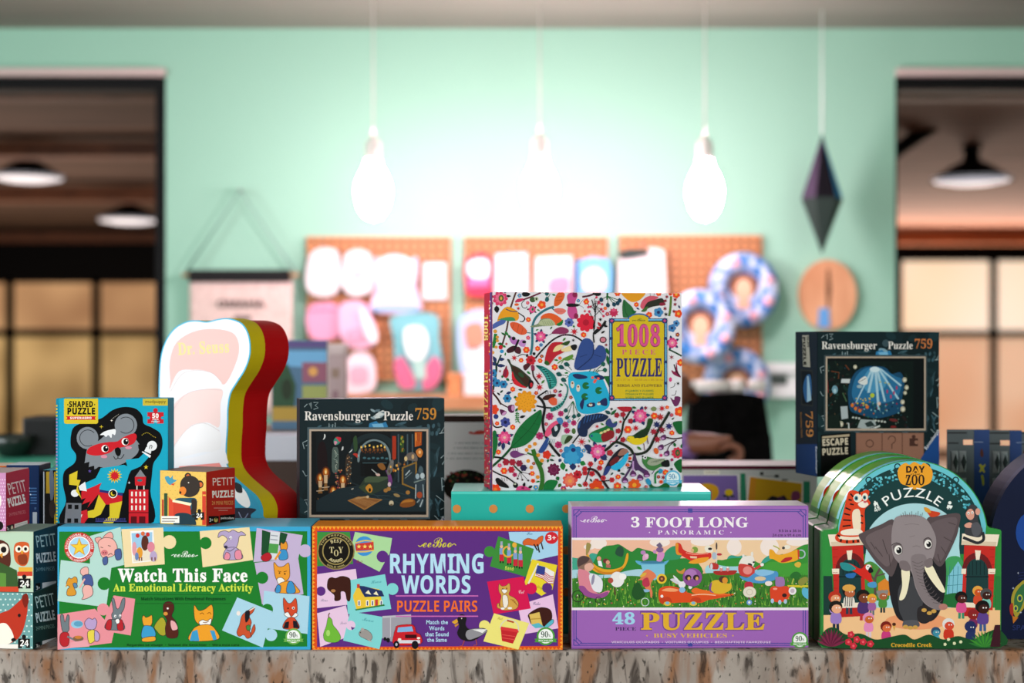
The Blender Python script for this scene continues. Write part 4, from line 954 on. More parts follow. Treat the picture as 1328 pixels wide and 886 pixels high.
c.ring(76, 650, 56, 64, K, 20); c.ring(76, 650, 16, 22, K, 12); c.ring(300, 690, 30, 36, K, 14)
c.e(500, 470, 76, 84, 'eae6e4'); c.e(430, 480, 30, 30, 'b04a3a'); c.e(560, 440, 40, 36, 'f2efec'); c.l('470 550 480 640', 10, '6b2a2a', False)
# top-hat wagon with two mice, carrot lady
c.s_('700 266 780 280 900 290 1000 280 1056 262 1030 300 1000 312 780 318 720 300', '5aa9cc', 4); c.p('756 310 1012 304 1010 420 900 480 780 400', '7cc0da'); c.e(880, 285, 130, 16, '3a7a9a')
c.s_('776 220 800 190 830 200 836 240 800 262 776 262', 'd9a0c4'); c.e(780, 180, 28, 24, 'b480b4'); c.e(820, 214, 20, 22, 'e0b4cc'); c.s_('926 250 940 180 980 170 1010 200 980 270 930 272', 'd08ac0'); c.e(960, 150, 40, 28, '7a5a8a'); c.p('920 100 960 70 990 110 960 140', '6a5a7a'); c.e(905, 170, 20, 20, 'c88ac0')
c.ring(980, 462, 34, 54, 'e8c02c', 22); c.e(980, 462, 34, 34, '6b3420'); c.e(980, 462, 12, 12, 'c98a4a')
c.s_('770 400 830 360 900 400 920 440 880 480 860 540 880 600 876 660 860 660 850 600 800 560 770 480 720 480 760 450', 'e07a52'); c.s_('780 470 830 450 850 530 800 550 770 520', 'b8304a'); c.e(780, 420, 40, 16, 'd9b03a', -30); c.e(810, 590, 44, 16, '8ab4d4'); c.ring(800, 712, 38, 46, 'c4d4d0', 16); c.s_('670 560 720 500 770 560 800 640 720 690 660 640', '17501c')
# carrot car and rabbit
c.s_('946 600 970 560 1040 540 1140 552 1210 590 1300 620 1460 630 1640 620 1760 632 1600 670 1480 690 1400 720 1240 716 1100 722 980 720 950 680', 'dc4a14'); c.s_('980 584 1060 560 1160 580 1120 600 1020 596', 'f2a06a'); c.s_('1300 600 1340 560 1420 580 1600 610 1740 634 1600 640 1400 640', 'e8671e'); c.l('1300 640 1420 628 1560 640', 9, 'f4c4a0')
c.s_('950 690 1000 660 1060 660 1090 710 1040 740 980 730', 'c23a10'); c.s_('1290 690 1330 660 1390 670 1400 712 1300 720', 'c23a10')
for x in (1040, 1320): c.e(x, 730, 40, 24, 'd9b83a'); c.e(x, 722, 22, 16, '7ab4d0')
c.e(982, 650, 16, 16, 'f2ece6'); c.s_('1104 424 1140 450 1180 490 1220 490 1236 530 1210 560 1170 550 1150 500 1120 470', 'e4e2e6'); c.s_('1070 470 1110 460 1160 500 1150 520 1110 500', 'd0ced4'); c.e(1200, 582, 34, 30, '8ab8dc'); c.e(1286, 552, 20, 20, 'e8e4e4')
c.s_('1140 360 1180 380 1230 350 1220 400 1190 410 1150 390', 'c98a3a')
# plum ball
c.e(1310, 445, 104, 100, '8a4a92'); c.e(1290, 410, 66, 54, 'ab74b4'); 
for x in (1264, 1350): c.e(x, 448, 34, 30, '2a1620'); c.e(x+8, 458, 16, 20, 'd9a05a')
# red aeroplane
c.s_('1130 84 1180 84 1216 150 1290 180 1400 190 1500 180 1506 240 1420 268 1320 276 1240 240 1170 200 1136 190', 'd02418'); c.s_('1130 84 1160 90 1160 170 1200 200 1140 196', 'e08a1e'); c.s_('1270 290 1340 250 1440 232 1490 236 1450 280 1350 300', 'ea9a22'); c.l('1240 180 1330 200 1480 190', 8, 'f09a84'); c.p('1284 218 1360 222 1356 244 1290 240', 'eac0a0')
c.e(1336, 150, 34, 34, '7a9a3a'); c.e(1310, 156, 18, 20, 'd9b07a'); c.s_('1440 130 1480 100 1520 130 1530 170 1470 180', 'eae2d0'); c.e(1500, 140, 22, 14, K); c.r(1566, 80, 1576, 400, 'd4d0d0'); c.e(1570, 110, 9, 40, '4a3a3a'); c.e(1600, 200, 28, 14, 'b82a3a'); c.e(1545, 215, 24, 40, 'a8b8c8'); c.s_('1500 300 1540 290 1590 310 1580 360 1500 350', 'b8302a'); c.e(1515, 330, 14, 34, 'd4d8dc')
# red canoe
c.s_('1540 380 1640 376 1780 372 1780 396 1740 420 1600 424 1550 410', 'a8241e', 4); 
for x in (1620, 1690): c.e(x, 360, 18, 24, 'd98a8a'); c.e(x, 340, 12, 10, 'f0ece8')
# potato car
c.s_('1500 520 1540 480 1620 480 1680 510 1730 520 1720 580 1640 620 1560 620 1500 590', 'd9b02a'); c.s_('1490 540 1520 500 1510 580 1540 610 1500 600', '7a4a8a'); c.e(1640, 470, 46, 36, '4a2a20'); c.e(1660, 480, 30, 34, 'd9902a'); c.ring(1750, 620, 28, 34, K, 16)
# polar bear on a blue fish car
c.s_('1810 300 1850 230 1900 216 1960 220 1980 280 1960 330 1900 340 1840 330', 'e9e2da'); c.e(1858, 214, 14, 16, 'e9e2da'); c.e(1952, 196, 14, 26, 'e9e2da'); c.e(1930, 310, 26, 14, K, 20); c.e(1970, 284, 12, 10, K); c.s_('1806 320 1840 300 1960 330 1980 400 1930 440 1840 430 1806 380', 'c83a34'); c.e(1904, 372, 50, 44, 'e48a84'); c.l('1980 360 2060 310', 26, 'c83a34', False); c.e(2060, 310, 20, 18, 'efe8e2')
c.s_('1820 430 1900 450 1980 400 2060 370 2140 380 2220 384 2230 440 2180 480 2060 510 1940 500 1850 470', '4a92c8'); c.s_('1980 390 2060 360 2190 384 2140 420 2040 430', '86bce0'); c.e(2040, 460, 60, 24, 'd9c09a'); c.e(2130, 512, 40, 26, 'ecdcd4'); c.s_('1880 500 1950 500 1960 560 1900 590 1870 560', 'b8283a'); c.e(1925, 605, 70, 60, 'e4dac8'); c.ring(1925, 605, 30, 34, 'b0a08a', 14); c.r(1912, 660, 1926, 720, '7a2a4a'); c.e(1922, 716, 30, 30, '6a9ad0'); c.e(1922, 716, 14, 14, 'e8e8ea')
# tomato car with hippo, turtle board, yellow plane
c.s_('2150 560 2200 540 2300 540 2350 560 2356 640 2310 700 2230 714 2160 690 2146 620', 'd9401a'); c.e(2300, 640, 26, 22, '2a1010'); c.e(2200, 570, 24, 12, 'f2a08a')
for x, y in ((2170, 700), (2250, 714), (2310, 706)): c.e(x, y, 18, 26, 'a8c4dc')
c.s_('2206 460 2240 440 2290 450 2304 500 2290 540 2210 540', '9a72a8'); c.e(2210, 452, 12, 12, '9a72a8'); c.e(2386, 592, 42, 42, 'eee8ea'); c.e(2386, 592, 24, 24, 'c4b4c0')
c.p('2330 530 2560 530 2570 550 2450 556 2340 546', 'd0c02a'); c.s_('2360 430 2400 390 2450 390 2480 430 2440 460 2380 460', '1f6a24'); c.s_('2450 480 2520 440 2560 470 2500 530 2460 530', '8a8a3a'); c.l('2400 460 2380 520', 14, 'a8b84a', False); c.s_('2500 560 2560 570 2600 560 2600 680 2530 670 2490 620', '58b0d0')
c.s_('2140 150 2180 156 2220 200 2300 196 2400 160 2440 150 2450 250 2360 284 2260 290 2180 250 2140 240', 'eaa41a'); c.s_('2260 280 2310 236 2380 230 2370 260 2300 284', 'b82020'); c.p('2440 150 2460 150 2464 250 2446 250', 'c83a20'); c.ring(2478, 196, 36, 50, 'a8b8c4', 18, 250, 480); c.e(2330, 120, 36, 22, 'ece4d4'); c.e(2290, 130, 16, 16, '3a3a3a'); c.l('2180 106 2230 130 2250 150', 12, 'b0b03a'); c.s_('2410 300 2450 280 2480 300 2460 340 2420 330', 'd9b03a')
c.clip = None; c.v(735, 640, 4.15)
c.part('title_lettering')
c.t('3 FOOT LONG', 344, 978, 182, 52, 'f4eef2', 's', .01); c.t('•', 440, 450, 218, 16, 'f0e8f0'); c.t('P A N O R A M I C', 488, 846, 221, 22, 'f0e8f0', 's'); c.t('•', 878, 888, 218, 16, 'f0e8f0')
c.t('PUZZLE', 398, 1074, 732, 92, '6f3f8c', 's', .05); c.t('PUZZLE', 398, 1070, 732, 88, 'e0ac2a', 's', .015)
c.t('48', 246, 372, 703, 58, '9fd0ea', 's', .02); c.t('PIECE', 260, 374, 738, 18, '2f2350', 's')
c.t('BUSY VEHICLES', 466, 864, 776, 22, 'e2b23a', 's'); c.e(432, 766, 4, 4, 'e2b23a'); c.e(894, 766, 4, 4, 'e2b23a')
c.t('VEHÍCULOS OCUPADOS  •  VOITURES OCCUPÉES  •  BESCHÄFTIGTE FAHRZEUGE', 240, 1098, 806, 11, 'd9c4e0', 'b')
c.t('eeBoo', 88, 202, 156, 34, 'efe6f0', 'i'); c.l('72 146 86 152', 3, 'efe6f0', False); c.l('200 140 216 148', 3, 'efe6f0', False)
c.t('9.5 in x 36 in', 1140, 1262, 208, 14, '3a1f4a', 'b'); c.t('24 cm x 91.4 cm', 1106, 1262, 232, 14, '3a1f4a', 'b')
c.part('front_print'); seal90(c, 1254, 790, 44, '4f9a3c')
c.done()
# ================================================================ SECOND LAYER
# ---------------------------------------------------------------- superhero box (stands on the green box)
ZT = .1600
t, c, w = carton_box('superhero_puzzle_box', 'turquoise puzzle box with a masked grey koala, standing on the green box', 'puzzle box', 72.5, 218, 1.876, 0, ZT, .1650, .034,
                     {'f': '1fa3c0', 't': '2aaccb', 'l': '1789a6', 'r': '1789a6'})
c.clip = (72.6, 514, 217.8, 680)
c.v(60, 500, 4.663)
TQ = '19a2bf'; BK = '0b0b0d'; GY = '7f858c'; RD = 'c8202a'; YE = 'd6bd2c'
c.r(50, 60, 745, 850, TQ); c.r(58, 60, 78, 850, '1488a4')
for i in range(36): c.r(58, 118+i*20, 68, 128+i*20, YE if i < 4 or i > 18 else 'a884b4')
c.s_('150 300 170 250 240 220 330 200 400 150 470 130 540 140 580 180 590 230 640 255 690 290 704 350 690 410 650 470 640 540 630 640 620 850 110 850 120 700 102 600 110 520 170 470 180 420 150 370', BK, 6)
# ears, head
for x, y, a in ((250, 318, 66), (482, 240, 68)): c.e(x, y, a, a*1.02, GY); 
c.s_('240 420 256 370 310 340 360 300 420 270 500 290 545 330 558 380 552 410 520 440 470 470 420 490 360 500 320 492 300 504 290 486 262 490 262 462 238 460', GY)
for P in ('240 430 232 470 258 462', '262 460 258 494 286 484', '290 484 292 508 316 492', '546 330 564 356 548 360', '552 360 562 392 544 394'): c.p(P, GY)
c.ring(252, 318, 47, 51, '23262b', 20, 60, 320); c.ring(482, 240, 47, 51, '23262b', 20, -130, 130)
c.s_('326 300 350 280 388 268 420 266 416 300 400 292 394 318 376 300 362 312 348 300', 'e9eaec', 3)
c.s_('246 410 262 376 320 352 380 342 430 338 470 312 530 290 548 310 530 350 490 366 440 378 420 380 390 404 340 420 290 424', RD)
for x, y in ((356, 382), (478, 340)): c.e(x, y, 22, 22, 'f4f1ec'); c.e(x+5, y, 16, 19, BK); c.e(x+9, y-7, 5, 5, 'f4f1ec')
c.s_('416 384 436 374 452 392 448 420 434 428 420 412', BK); c.e(350, 430, 20, 10, 'd98a9e'); c.e(498, 376, 20, 9, 'd98a9e')
c.l('434 428 434 440', 4, BK, False); c.l('408 428 420 446 434 438', 4, BK); c.l('434 438 452 442 472 416', 4, BK)
# body
c.p('330 500 470 480 520 500 500 540 470 650 320 640', TQ); c.p('330 500 300 560 236 590 240 636 330 610 345 560', TQ); c.p('480 450 560 440 600 402 624 430 570 490 500 520', TQ)
c.p('320 620 336 588 290 610 214 640 212 690 240 680 216 720 268 700 250 740 330 640', RD); c.p('318 640 462 660 458 720 360 720 316 680', RD); c.p('326 630 464 652 462 668 322 644', '2b2f6e')
c.p('318 660 360 720 330 780 290 800 252 800 252 760 290 750', YE); c.p('384 716 460 700 440 800 400 840 344 840 350 820 384 790', YE); c.p('158 776 248 750 254 800 230 840 170 836', RD); c.star(208, 786, 14, 6, 5, 'f3efe6')
c.star(414, 546, 46, 28, 14, YE); c.star(414, 546, 34, 20, 12, RD)
c.e(404, 654, 27, 27, 'f3efe6'); c.e(404, 654, 22, 22, BK); c.e(404, 654, 14, 14, YE); c.e(410, 649, 12, 12, BK)
c.e(640, 365, 30, 30, 'e7e8ea'); c.p('584 398 634 424 628 438 578 402', 'e7e8ea'); c.p('594 396 632 414 640 380 606 372', 'e7e8ea'); c.l('624 384 630 362 640 366 636 382', 4, '23262b')
c.e(174, 652, 24, 22, 'e7e8ea'); c.p('196 610 236 582 246 640 204 634', 'e7e8ea')
c.p('140 540 190 516 186 570 208 572 192 620 214 684 180 640 188 606 140 600', YE)
# buildings and sparks
c.p('122 710 214 712 210 850 110 850', '6f7178')
for x, y in ((132, 720), (172, 722), (128, 804), (170, 804)): c.r(x, y, x+24, y+26, BK)
c.r(500, 630, 618, 850, RD); c.p('536 552 604 552 600 606 538 606', RD); c.p('538 552 570 508 602 552', '7d8086'); c.r(546, 606, 552, 630, 'e8e4da'); c.r(588, 606, 594, 630, 'e8e4da'); c.e(566, 574, 16, 8, '3a6a74')
for r_ in range(3):
    for q in range(4): c.r(514+q*25, 642+r_*42, 524+q*25, 670+r_*42, 'efe9df')
c.r(500, 766, 618, 772, '7a1218'); c.r(512, 792, 548, 850, '5a0e14'); c.r(562, 792, 600, 850, '5a0e14')
for i in range(16): c.r(300+i*11.5, 802, 306+i*11.5, 816, '3b3a78'); 
c.r(298, 818, 486, 824, '3b3a78')
c.star(604, 494, 15, 6, 5, YE); c.star(334, 250, 13, 3, 4, YE); c.star(396, 212, 8, 3, 4, 'eee7da'); c.star(502, 588, 9, 3, 4, 'd9dce8'); c.star(264, 518, 11, 5, 5, '5c4a9a')
for i in range(10): c.e(580+i*9, 300-14*math.sin(i*.5), 2.5, 2.5, YE, n=5)
for i in range(6): c.e(402+i*7, 200-i*5, 2, 2, 'd9d3c4', n=5)
# labels
c.part('title_label'); c.rr(108, 74, 314, 232, 12, YE)
c.t('SHAPED', 138, 286, 130, 34, '17150f', 'b', .03, lift=.14); c.t('•', 126, 136, 128, 24, '17150f'); c.t('•', 288, 298, 128, 24, '17150f'); c.t('PUZZLE', 126, 300, 174, 38, '17150f', 'b', .03)
c.p('120 186 302 186 294 197 302 208 120 208 128 197', RD); c.t('SUPERHERO', 144, 276, 203, 13, 'f6efe6', 'b', .02)
c.part('maker_label'); c.r(584, 76, 741, 122, 'c9b43a'); c.t('mudpuppy', 598, 724, 106, 19, '2c2a1c', 'n')
c.part('piece_count_badge'); c.jig('612 162 710 162 710 230 612 230', RD, [(0, .5, 1, 14), (2, .5, -1, 12), (1, .5, -1, 9), (3, .5, -1, 9)]); c.t('50', 640, 682, 196, 26, 'f8f3ee', 'b', .02); c.t('PIECE', 642, 680, 209, 9, 'f8f3ee', 'b'); c.t('PUZZLE', 636, 686, 223, 9, 'f8f3ee', 'b')
c.done()

# ---------------------------------------------------------------- small cube puzzles: two printed faces each
def cube_box(name, label, pxl, pxe, pxr, de, zb, h, cols, group=None):
    """a cube carton seen corner-on: the near vertical edge at column pxe, distance de"""
    E0 = Vector(((pxe-664)/F*de, CAMY+de, 0))
    return E0
def petit(label, pxe, de, yaw, s, zb, cols):
    """near vertical edge at column pxe; the left face turns away by yaw"""
    X = (pxe-664)/F*de; e = Vector((X, CAMY+de, 0))
    dl = Vector((-math.cos(yaw), math.sin(yaw), 0)); dr = Vector((math.sin(yaw), math.cos(yaw), 0))
    ctr = e+(dl+dr)*s/2
    t = thing('mini_puzzle_box', label, 'puzzle box', Vector((ctr.x, ctr.y, zb)), -yaw, 'small cube puzzle boxes')
    box('carton', -s/2, s/2, -s/2, s/2, 0, s, PRINT, t, .0008, cols)
    p = Vector((e.x, e.y, zb+s/2))
    ca_, cb_ = Canvas(t, p, -dr, PRINT), Canvas(t, p, -dl, PRINT)
    ca_.lim = [(0, -s/2+.0004, s/2-.0004), (2, .0004, s-.0004)]; cb_.lim = [(1, -s/2+.0004, s/2-.0004), (2, .0004, s-.0004)]
    return t, ca_, cb_
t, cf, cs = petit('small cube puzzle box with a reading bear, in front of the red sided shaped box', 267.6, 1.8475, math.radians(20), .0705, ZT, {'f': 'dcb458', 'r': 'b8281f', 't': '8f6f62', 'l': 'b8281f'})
c = cf; c.clip = (209.5, 606, 267.4, 681); c.v(60, 500, 4.663); c.r(690, 500, 975, 850, 'dcb457')
for i in range(11):
    for j in range(9): c.e(706+j*30+(i % 2)*15, 526+i*22, 3, 2.4, 'c0943a', n=5)
c.s_('718 556 738 548 752 560 766 544 768 566 790 574 770 588 752 602 732 588', '3f8fa8'); c.p('752 596 780 592 770 606', 'c8402a')
c.e(858, 548, 20, 20, '2b221c'); c.e(858, 548, 11, 11, 'c9602a'); c.e(930, 598, 22, 24, '2b221c'); c.e(934, 600, 12, 15, 'c9602a')
c.s_('812 590 836 554 880 546 920 570 930 620 910 660 860 676 820 650', '2f261f'); c.e(826, 638, 22, 26, 'd97a2a', 10); c.e(812, 648, 7, 9, '1c1512'); c.e(862, 588, 4, 4, 'efe6da', n=6)
c.s_('780 690 850 680 910 690 905 780 890 840 800 840 790 760', '1f4a58'); c.s_('880 690 910 700 905 770 860 780 840 766 880 750', '2b221c'); c.p('760 700 870 724 880 800 770 810', 'c33a24'); c.p('730 664 770 700 770 810 742 800', 'd0452a'); c.p('766 690 880 712 874 728 764 704', 'e9dcb4')
c.s_('780 780 850 772 894 800 900 850 780 850', '17323c'); c.r(700, 690, 712, 792, 'b03a24'); c.r(714, 652, 734, 792, '2a4a2c'); c.r(736, 668, 742, 792, 'c9a042'); c.r(944, 640, 976, 850, 'c33a24'); c.r(948, 660, 976, 668, 'e0b04a')
c.r(696, 790, 806, 832, 'e9e2d4'); c.r(702, 802, 796, 808, '8a7a72'); c.r(702, 818, 780, 824, '9a8a82')
c.part('piece_count_badge'); c.jig('898 768 956 766 956 812 898 814', '15110f', [(0, .5, 1, 11), (3, .5, 1, 9), (2, .5, -1, 10)]); c.t('24', 908, 946, 800, 26, 'f4f0ea', 'b'); c.done()
c = cs; c.clip = (267.8, 606, 306, 681); c.v(60, 500, 4.663); c.r(970, 500, 1160, 850, 'b9291f'); c.part('title_lettering'); c.t('PETIT', 1002, 1134, 606, 46, 'f3ddd2', 'n', rot=-2); c.t('PUZZLE', 1002, 1134, 678, 38, 'f8efe6', 'n', .045, rot=-2); c.t('24 MINI PIECES', 1000, 1130, 722, 22, 'e3a862', 'n', rot=-1); c.r(1012, 739, 1122, 744, 'd08a7c'); c.r(1040, 753, 1096, 758, 'd08a7c')
c.part('front_print'); c.r(980, 790, 1042, 838, '14100e'); c.p('1048 786 1140 778 1138 820 1048 832', '14100e'); c.t('petitcollage', 1054, 1134, 808, 13, 'f0ece4', 'n', .02); c.t('3+', 984, 1008, 824, 20, 'f0ece4', 'b'); c.e(1024, 814, 12, 14, 'c9b25a'); c.e(1024, 806, 5, 5, '14100e'); c.done()

# ---------------------------------------------------------------- left stack of three cube puzzles
# bottom: fox; middle: owls; top: pink
def left_side_text(c, x0, yt, s, colbg):
    pass
t, cf, cs = petit('green cube puzzle box with a red fox, bottom of the stack at left edge', 43.0, 1.8475, math.radians(6), .0735, 0, {'f': '6ea8a2', 'r': '1c3a34', 't': '5c7f7c', 'l': '1c3a34'})
c = cf; c.v(0, 500, 2.461); c.clip = (-2, 766, 42.8, 843); c.r(-10, 640, 120, 860, '6a9c9b')
for i in range(11):
    for j in range(8): c.e(-4+j*15+(i % 2)*7, 666+i*17, 3, 3, 'cfe0da', n=6)
c.s_('-10 740 30 716 60 690 84 672 88 720 70 790 40 820 -10 826', 'b5331f'); c.s_('-10 770 20 760 44 800 30 824 -10 826', 'f0e6d8'); c.e(62, 734, 5, 6, '1a1412'); c.s_('70 676 86 664 92 690 80 710', '7a2014'); c.e(44, 812, 8, 6, '1a1412')
c.r(-10, 826, 58, 846, 'e9e4dc'); c.part('piece_count_badge'); c.jig('58 808 96 808 96 838 58 838', '14110f', [(0, .5, 1, 7), (2, .5, -1, 6)]); c.t('24', 64, 92, 832, 20, 'f4f0ea', 'b'); c.done()
c = cs; c.clip = (43.2, 766, 80, 845); c.v(0, 500, 2.461); c.r(104, 640, 200, 860, '1d3b36'); c.part('title_lettering'); c.t('PETIT', 116, 178, 712, 38, 'cfe0d4', 'n', rot=-12); c.t('PUZZLE', 116, 178, 756, 28, 'e9f0e8', 'n', .04, rot=-10); c.t('24 MINI PIECES', 114, 174, 782, 12, '8fb09c', 'n', rot=-8); c.part('front_print'); c.p('112 822 128 818 128 842 112 846', '0e0c0a'); c.p('134 816 178 804 178 834 134 838', 'e4e2de'); c.t('3+', 114, 127, 838, 12, 'f0ece4', 'b'); c.done()
t, cf, cs = petit('teal cube puzzle box with two owls, middle of the stack at left edge', 43.5, 1.8475, math.radians(5), .0790, .0740, {'f': 'b9c9ae', 'r': '17414f', 't': '8aa79a', 'l': '17414f'})
c = cf; c.v(0, 500, 2.461); c.clip = (-2, 685, 43.3, 771); c.r(-10, 470, 120, 680, 'b5cdb4')
c.s_('-10 500 24 504 34 540 30 580 -10 600', '54281c'); c.e(10, 524, 18, 20, 'e6dccb'); c.e(12, 524, 9, 10, '1a1210'); c.p('-2 540 10 534 8 552', 'd9922e')
c.s_('46 512 60 500 84 500 94 512 92 556 80 576 60 572 46 552', 'c9592a'); c.e(60, 522, 11, 11, 'f0e4d0'); c.e(82, 522, 11, 11, 'f0e4d0'); c.e(61, 522, 5, 6, '1a1210'); c.e(82, 522, 5, 6, '1a1210'); c.p('66 528 76 528 71 540', 'd9a02e'); c.s_('58 544 84 540 86 568 64 570', '8a3a1c')
c.p('-10 560 54 590 60 650 -10 660', '37572c'); c.p('-10 596 20 600 20 650 -10 650', '5a8a3a'); c.r(60, 580, 104, 594, 'e0a83a'); c.r(56, 594, 104, 608, 'c9402a'); c.r(62, 608, 104, 622, 'e9dcc0'); c.r(-10, 642, 60, 668, 'c9452a')
c.part('piece_count_badge'); c.jig('58 616 98 616 98 648 58 648', '14110f', [(0, .5, 1, 7), (2, .5, -1, 6)]); c.t('24', 64, 94, 642, 20, 'f4f0ea', 'b'); c.done()
c = cs; c.clip = (43.7, 685, 80, 775); c.v(0, 500, 2.461); c.r(104, 440, 200, 680, '17424f'); c.part('title_lettering'); c.t('PETIT', 116, 180, 518, 38, 'bcd9d8', 'n', rot=-8); c.t('PUZZLE', 116, 180, 566, 28, 'e9f0ee', 'n', .04, rot=-6); c.t('24 MINI PIECES', 114, 174, 594, 12, '7fa9b0', 'n', rot=-4); c.part('front_print'); c.p('112 632 128 630 128 656 112 658', '0e0c0a'); c.p('134 630 178 624 178 654 134 656', 'e4e2de'); c.t('3+', 114, 127, 652, 12, 'f0ece4', 'b'); c.done()
t, cf, cs = petit('pink and crimson cube puzzle box, topmost of the stack at left edge', 8.0, 1.8475, math.radians(3), .0760, .1535, {'f': 'c98ab0', 'r': 'b01e38', 't': 'b8a2a0', 'l': 'b01e38'})
c = cf; c.v(0, 590, 8.05); c.clip = (-2, 610, 7.8, 700); c.r(-20, 180, 70, 860, 'c78ab4')
for i in range(16):
    for j in range(3): c.e(j*26+(i % 2)*13, 260+i*36, 7, 9, 'e4c6dc', n=6)
c.e(0, 480, 16, 60, 'efe6e2'); c.e(0, 740, 36, 46, '1a1412'); c.done()
c = cs; c.clip = (8.2, 608, 60, 700); c.v(0, 590, 8.05); c.r(60, 150, 320, 900, 'b01f36'); c.part('title_lettering'); c.t('PETIT', 92, 284, 420, 120, 'e9cfcb', 'n', rot=-13); c.t('PUZZLE', 92, 280, 544, 84, 'f6ece6', 'n', .05, rot=-15); c.t('24 MINI PIECES', 92, 270, 642, 34, 'd27a80', 'n', rot=-10)
c.part('front_print'); c.p('66 740 140 722 140 800 66 830', '14100e'); c.t('3+', 74, 100, 800, 44, 'f0ece4', 'b', rot=-14); c.e(122, 768, 13, 30, 'd9ceb0'); c.p('148 724 284 684 284 742 148 800', 'e9e4de')
for y in (0, 18, 36): c.l([(156, 740+y), (276, 702+y)], 4, 'b0aaa6', False)
c.done()

# books and boxes tucked behind the left stack
def plain_box(name, label, cat, pxl, pxr, d, zb, pyt, dep, cols, yaw=0.0, m=PRINT, lid=None):
    h = zz(pyt, d)-zb
    t, c, w = carton_box(name, label, cat, pxl, pxr, d, yaw, zb, h, dep, cols, m)
    return t, c, w, h
t, c, w, h = plain_box('tall_puzzle_box', 'dark navy box with small print standing behind the pink cube box', 'box', 8, 51, 1.985, 0, 603, .05, {'f': '14294e', 't': 'b9c0c8', 'l': '10203c', 'r': '0d1a30'})
c.part('back_print'); c.v(0, 590, 8.05)
for i, y in enumerate((344, 376, 410, 442, 470, 500)): c.r(312 if i < 3 else 320, y, 384, y+12, '3f6594'); c.e(304 if i < 2 else 320, y+4, 7, 8, 'c9d4e2', n=6) if i < 3 else None
c.r(342, 598, 386, 734, '9aa4ae'); c.r(360, 548, 380, 570, '3f5a80'); c.done()
t, c, w, h = plain_box('tall_puzzle_box', 'orange edged box at the far left edge behind the pink cube box', 'box', -30, 8.5, 1.99, 0, 604, .05, {'f': 'b8581f', 't': 'cbb8a8', 'l': 'b8581f', 'r': '9a4518'}); c.part('back_print'); c.r(-20, 606, 8, 609, '7a3412'); c.done()
t, c, w, h = plain_box('slim_puzzle_box', 'slim teal topped box with a dark cover, tucked left of the superhero box', 'box', 56, 76, 1.985, 0, 609.5, .05, {'f': '191614', 't': '58b6cc', 'l': '8d929a', 'r': '12100e'})
c.part('cover_picture'); c.r(56.2, 612, 57.6, 688, 'b9c0c8'); c.r(60, 612, 66, 640, 'b8952c'); c.s_('64 614 69 612 70 640 66 650', '6a7484'); c.r(70.5, 612, 72, 690, 'd9b52c'); c.e(68, 660, 4, 12, '3a2f2c'); c.done()

# risers that lift the second row (out of sight behind the front boxes)
riser = noise_mat('plain_pine', 'b08a5c', 'c39c6c', 5, (1, 8, 8), .6)
def add_riser(label, x0, x1, d0, d1, h):
    t = thing('display_riser', label, 'riser', ((x0+x1)/2, CAMY+(d0+d1)/2, 0)); hw, hd = (x1-x0)/2, (d1-d0)/2
    box('riser_top', -hw, hw, -hd, hd, h-.012, h, riser, t, .001)
    for s in (-1, 1): box('side_panel', s*hw-.006 if s > 0 else -hw, hw if s > 0 else -hw+.006, -hd, hd, 0, h-.012, riser, t, .001)
add_riser('pine riser behind the green box that lifts the shaped box', -.475, -.30, 2.05, 2.20, .115)
add_riser('pine riser behind the purple rhyming box that lifts the dark castle puzzle', -.27, -.115, 1.965, 2.03, .085)
add_riser('pine riser behind the arched elephant boxes that lifts the dark undersea puzzle', .52, .60, 2.12, 2.19, .200)

# ---------------------------------------------------------------- shaped hat-like box
yw = math.radians(-35); dh = 2.0
o = at(318, 690, dh); o.z = .115
ca, sa = math.cos(yw), math.sin(yw); nrm = Vector((sa, -ca, 0))
t = thing('shaped_storybook_box', 'tall wavy shaped box with glaring white front, yellow and red sides', 'puzzle box', o, yw)
c = Canvas(t, o, nrm, PRINT, .0004)
OUT = nums('165 690 166 676 172 652 188 632 202 606 207 560 206 520 206 498 208 465 214.5 442.5 226 426 242 417 256 415.5 268.6 417 284 413.5 298 413 314.5 419.6 323.6 436 325 459 319 478.6 308 496.6 299.7 511 296.5 531 296 554 294.5 577 295 600 303 616 321 632.5 334 644 341 658.7 341 676 339 690')
bpy.context.view_layer.update()
SM = catmull(OUT, 4, False)
L3 = [c.P3(x, y, 0) for x, y in SM]; zmin = 0.0
pts = [(p.x, max(p.z, 0.0)) for p in L3]
cov = mat('foil_laminate', 'f2dcd8', 0.3, spec=0.6, coat=0.6)
prism('lid', pts, 0.0, .028, PRINT, t, lambda p: 'c9b416' if abs(p.normal.y) < .5 else '2a9dbd')
prism('base', [(x*.985-.002, z*.992) for x, z in pts], .0285, .078, PRINT, t, lambda p: 'b00d12')
foil = mat('laminated_foil', attr=True, rough=0.36, spec=0.12); foil.node_tree.nodes['Principled BSDF'].inputs['Coat Roughness'].default_value = .28
c.m = foil
c.raw(SM, '2a9dbd')
def inset(P, k):
    q = []
    for i in range(len(P)):
        ax, ay = P[max(i-1, 0)]; bx, by = P[min(i+1, len(P)-1)]; l = math.hypot(bx-ax, by-ay) or 1
        q.append((P[i][0]-(by-ay)/l*k, P[i][1]+(bx-ax)/l*k))
    return q
inn = [p for p in inset(SM, 1.6)]
c.raw([p for p in inn if p[1] < 612] , 'd4d3d8')
c.v(190, 400, 3.054)
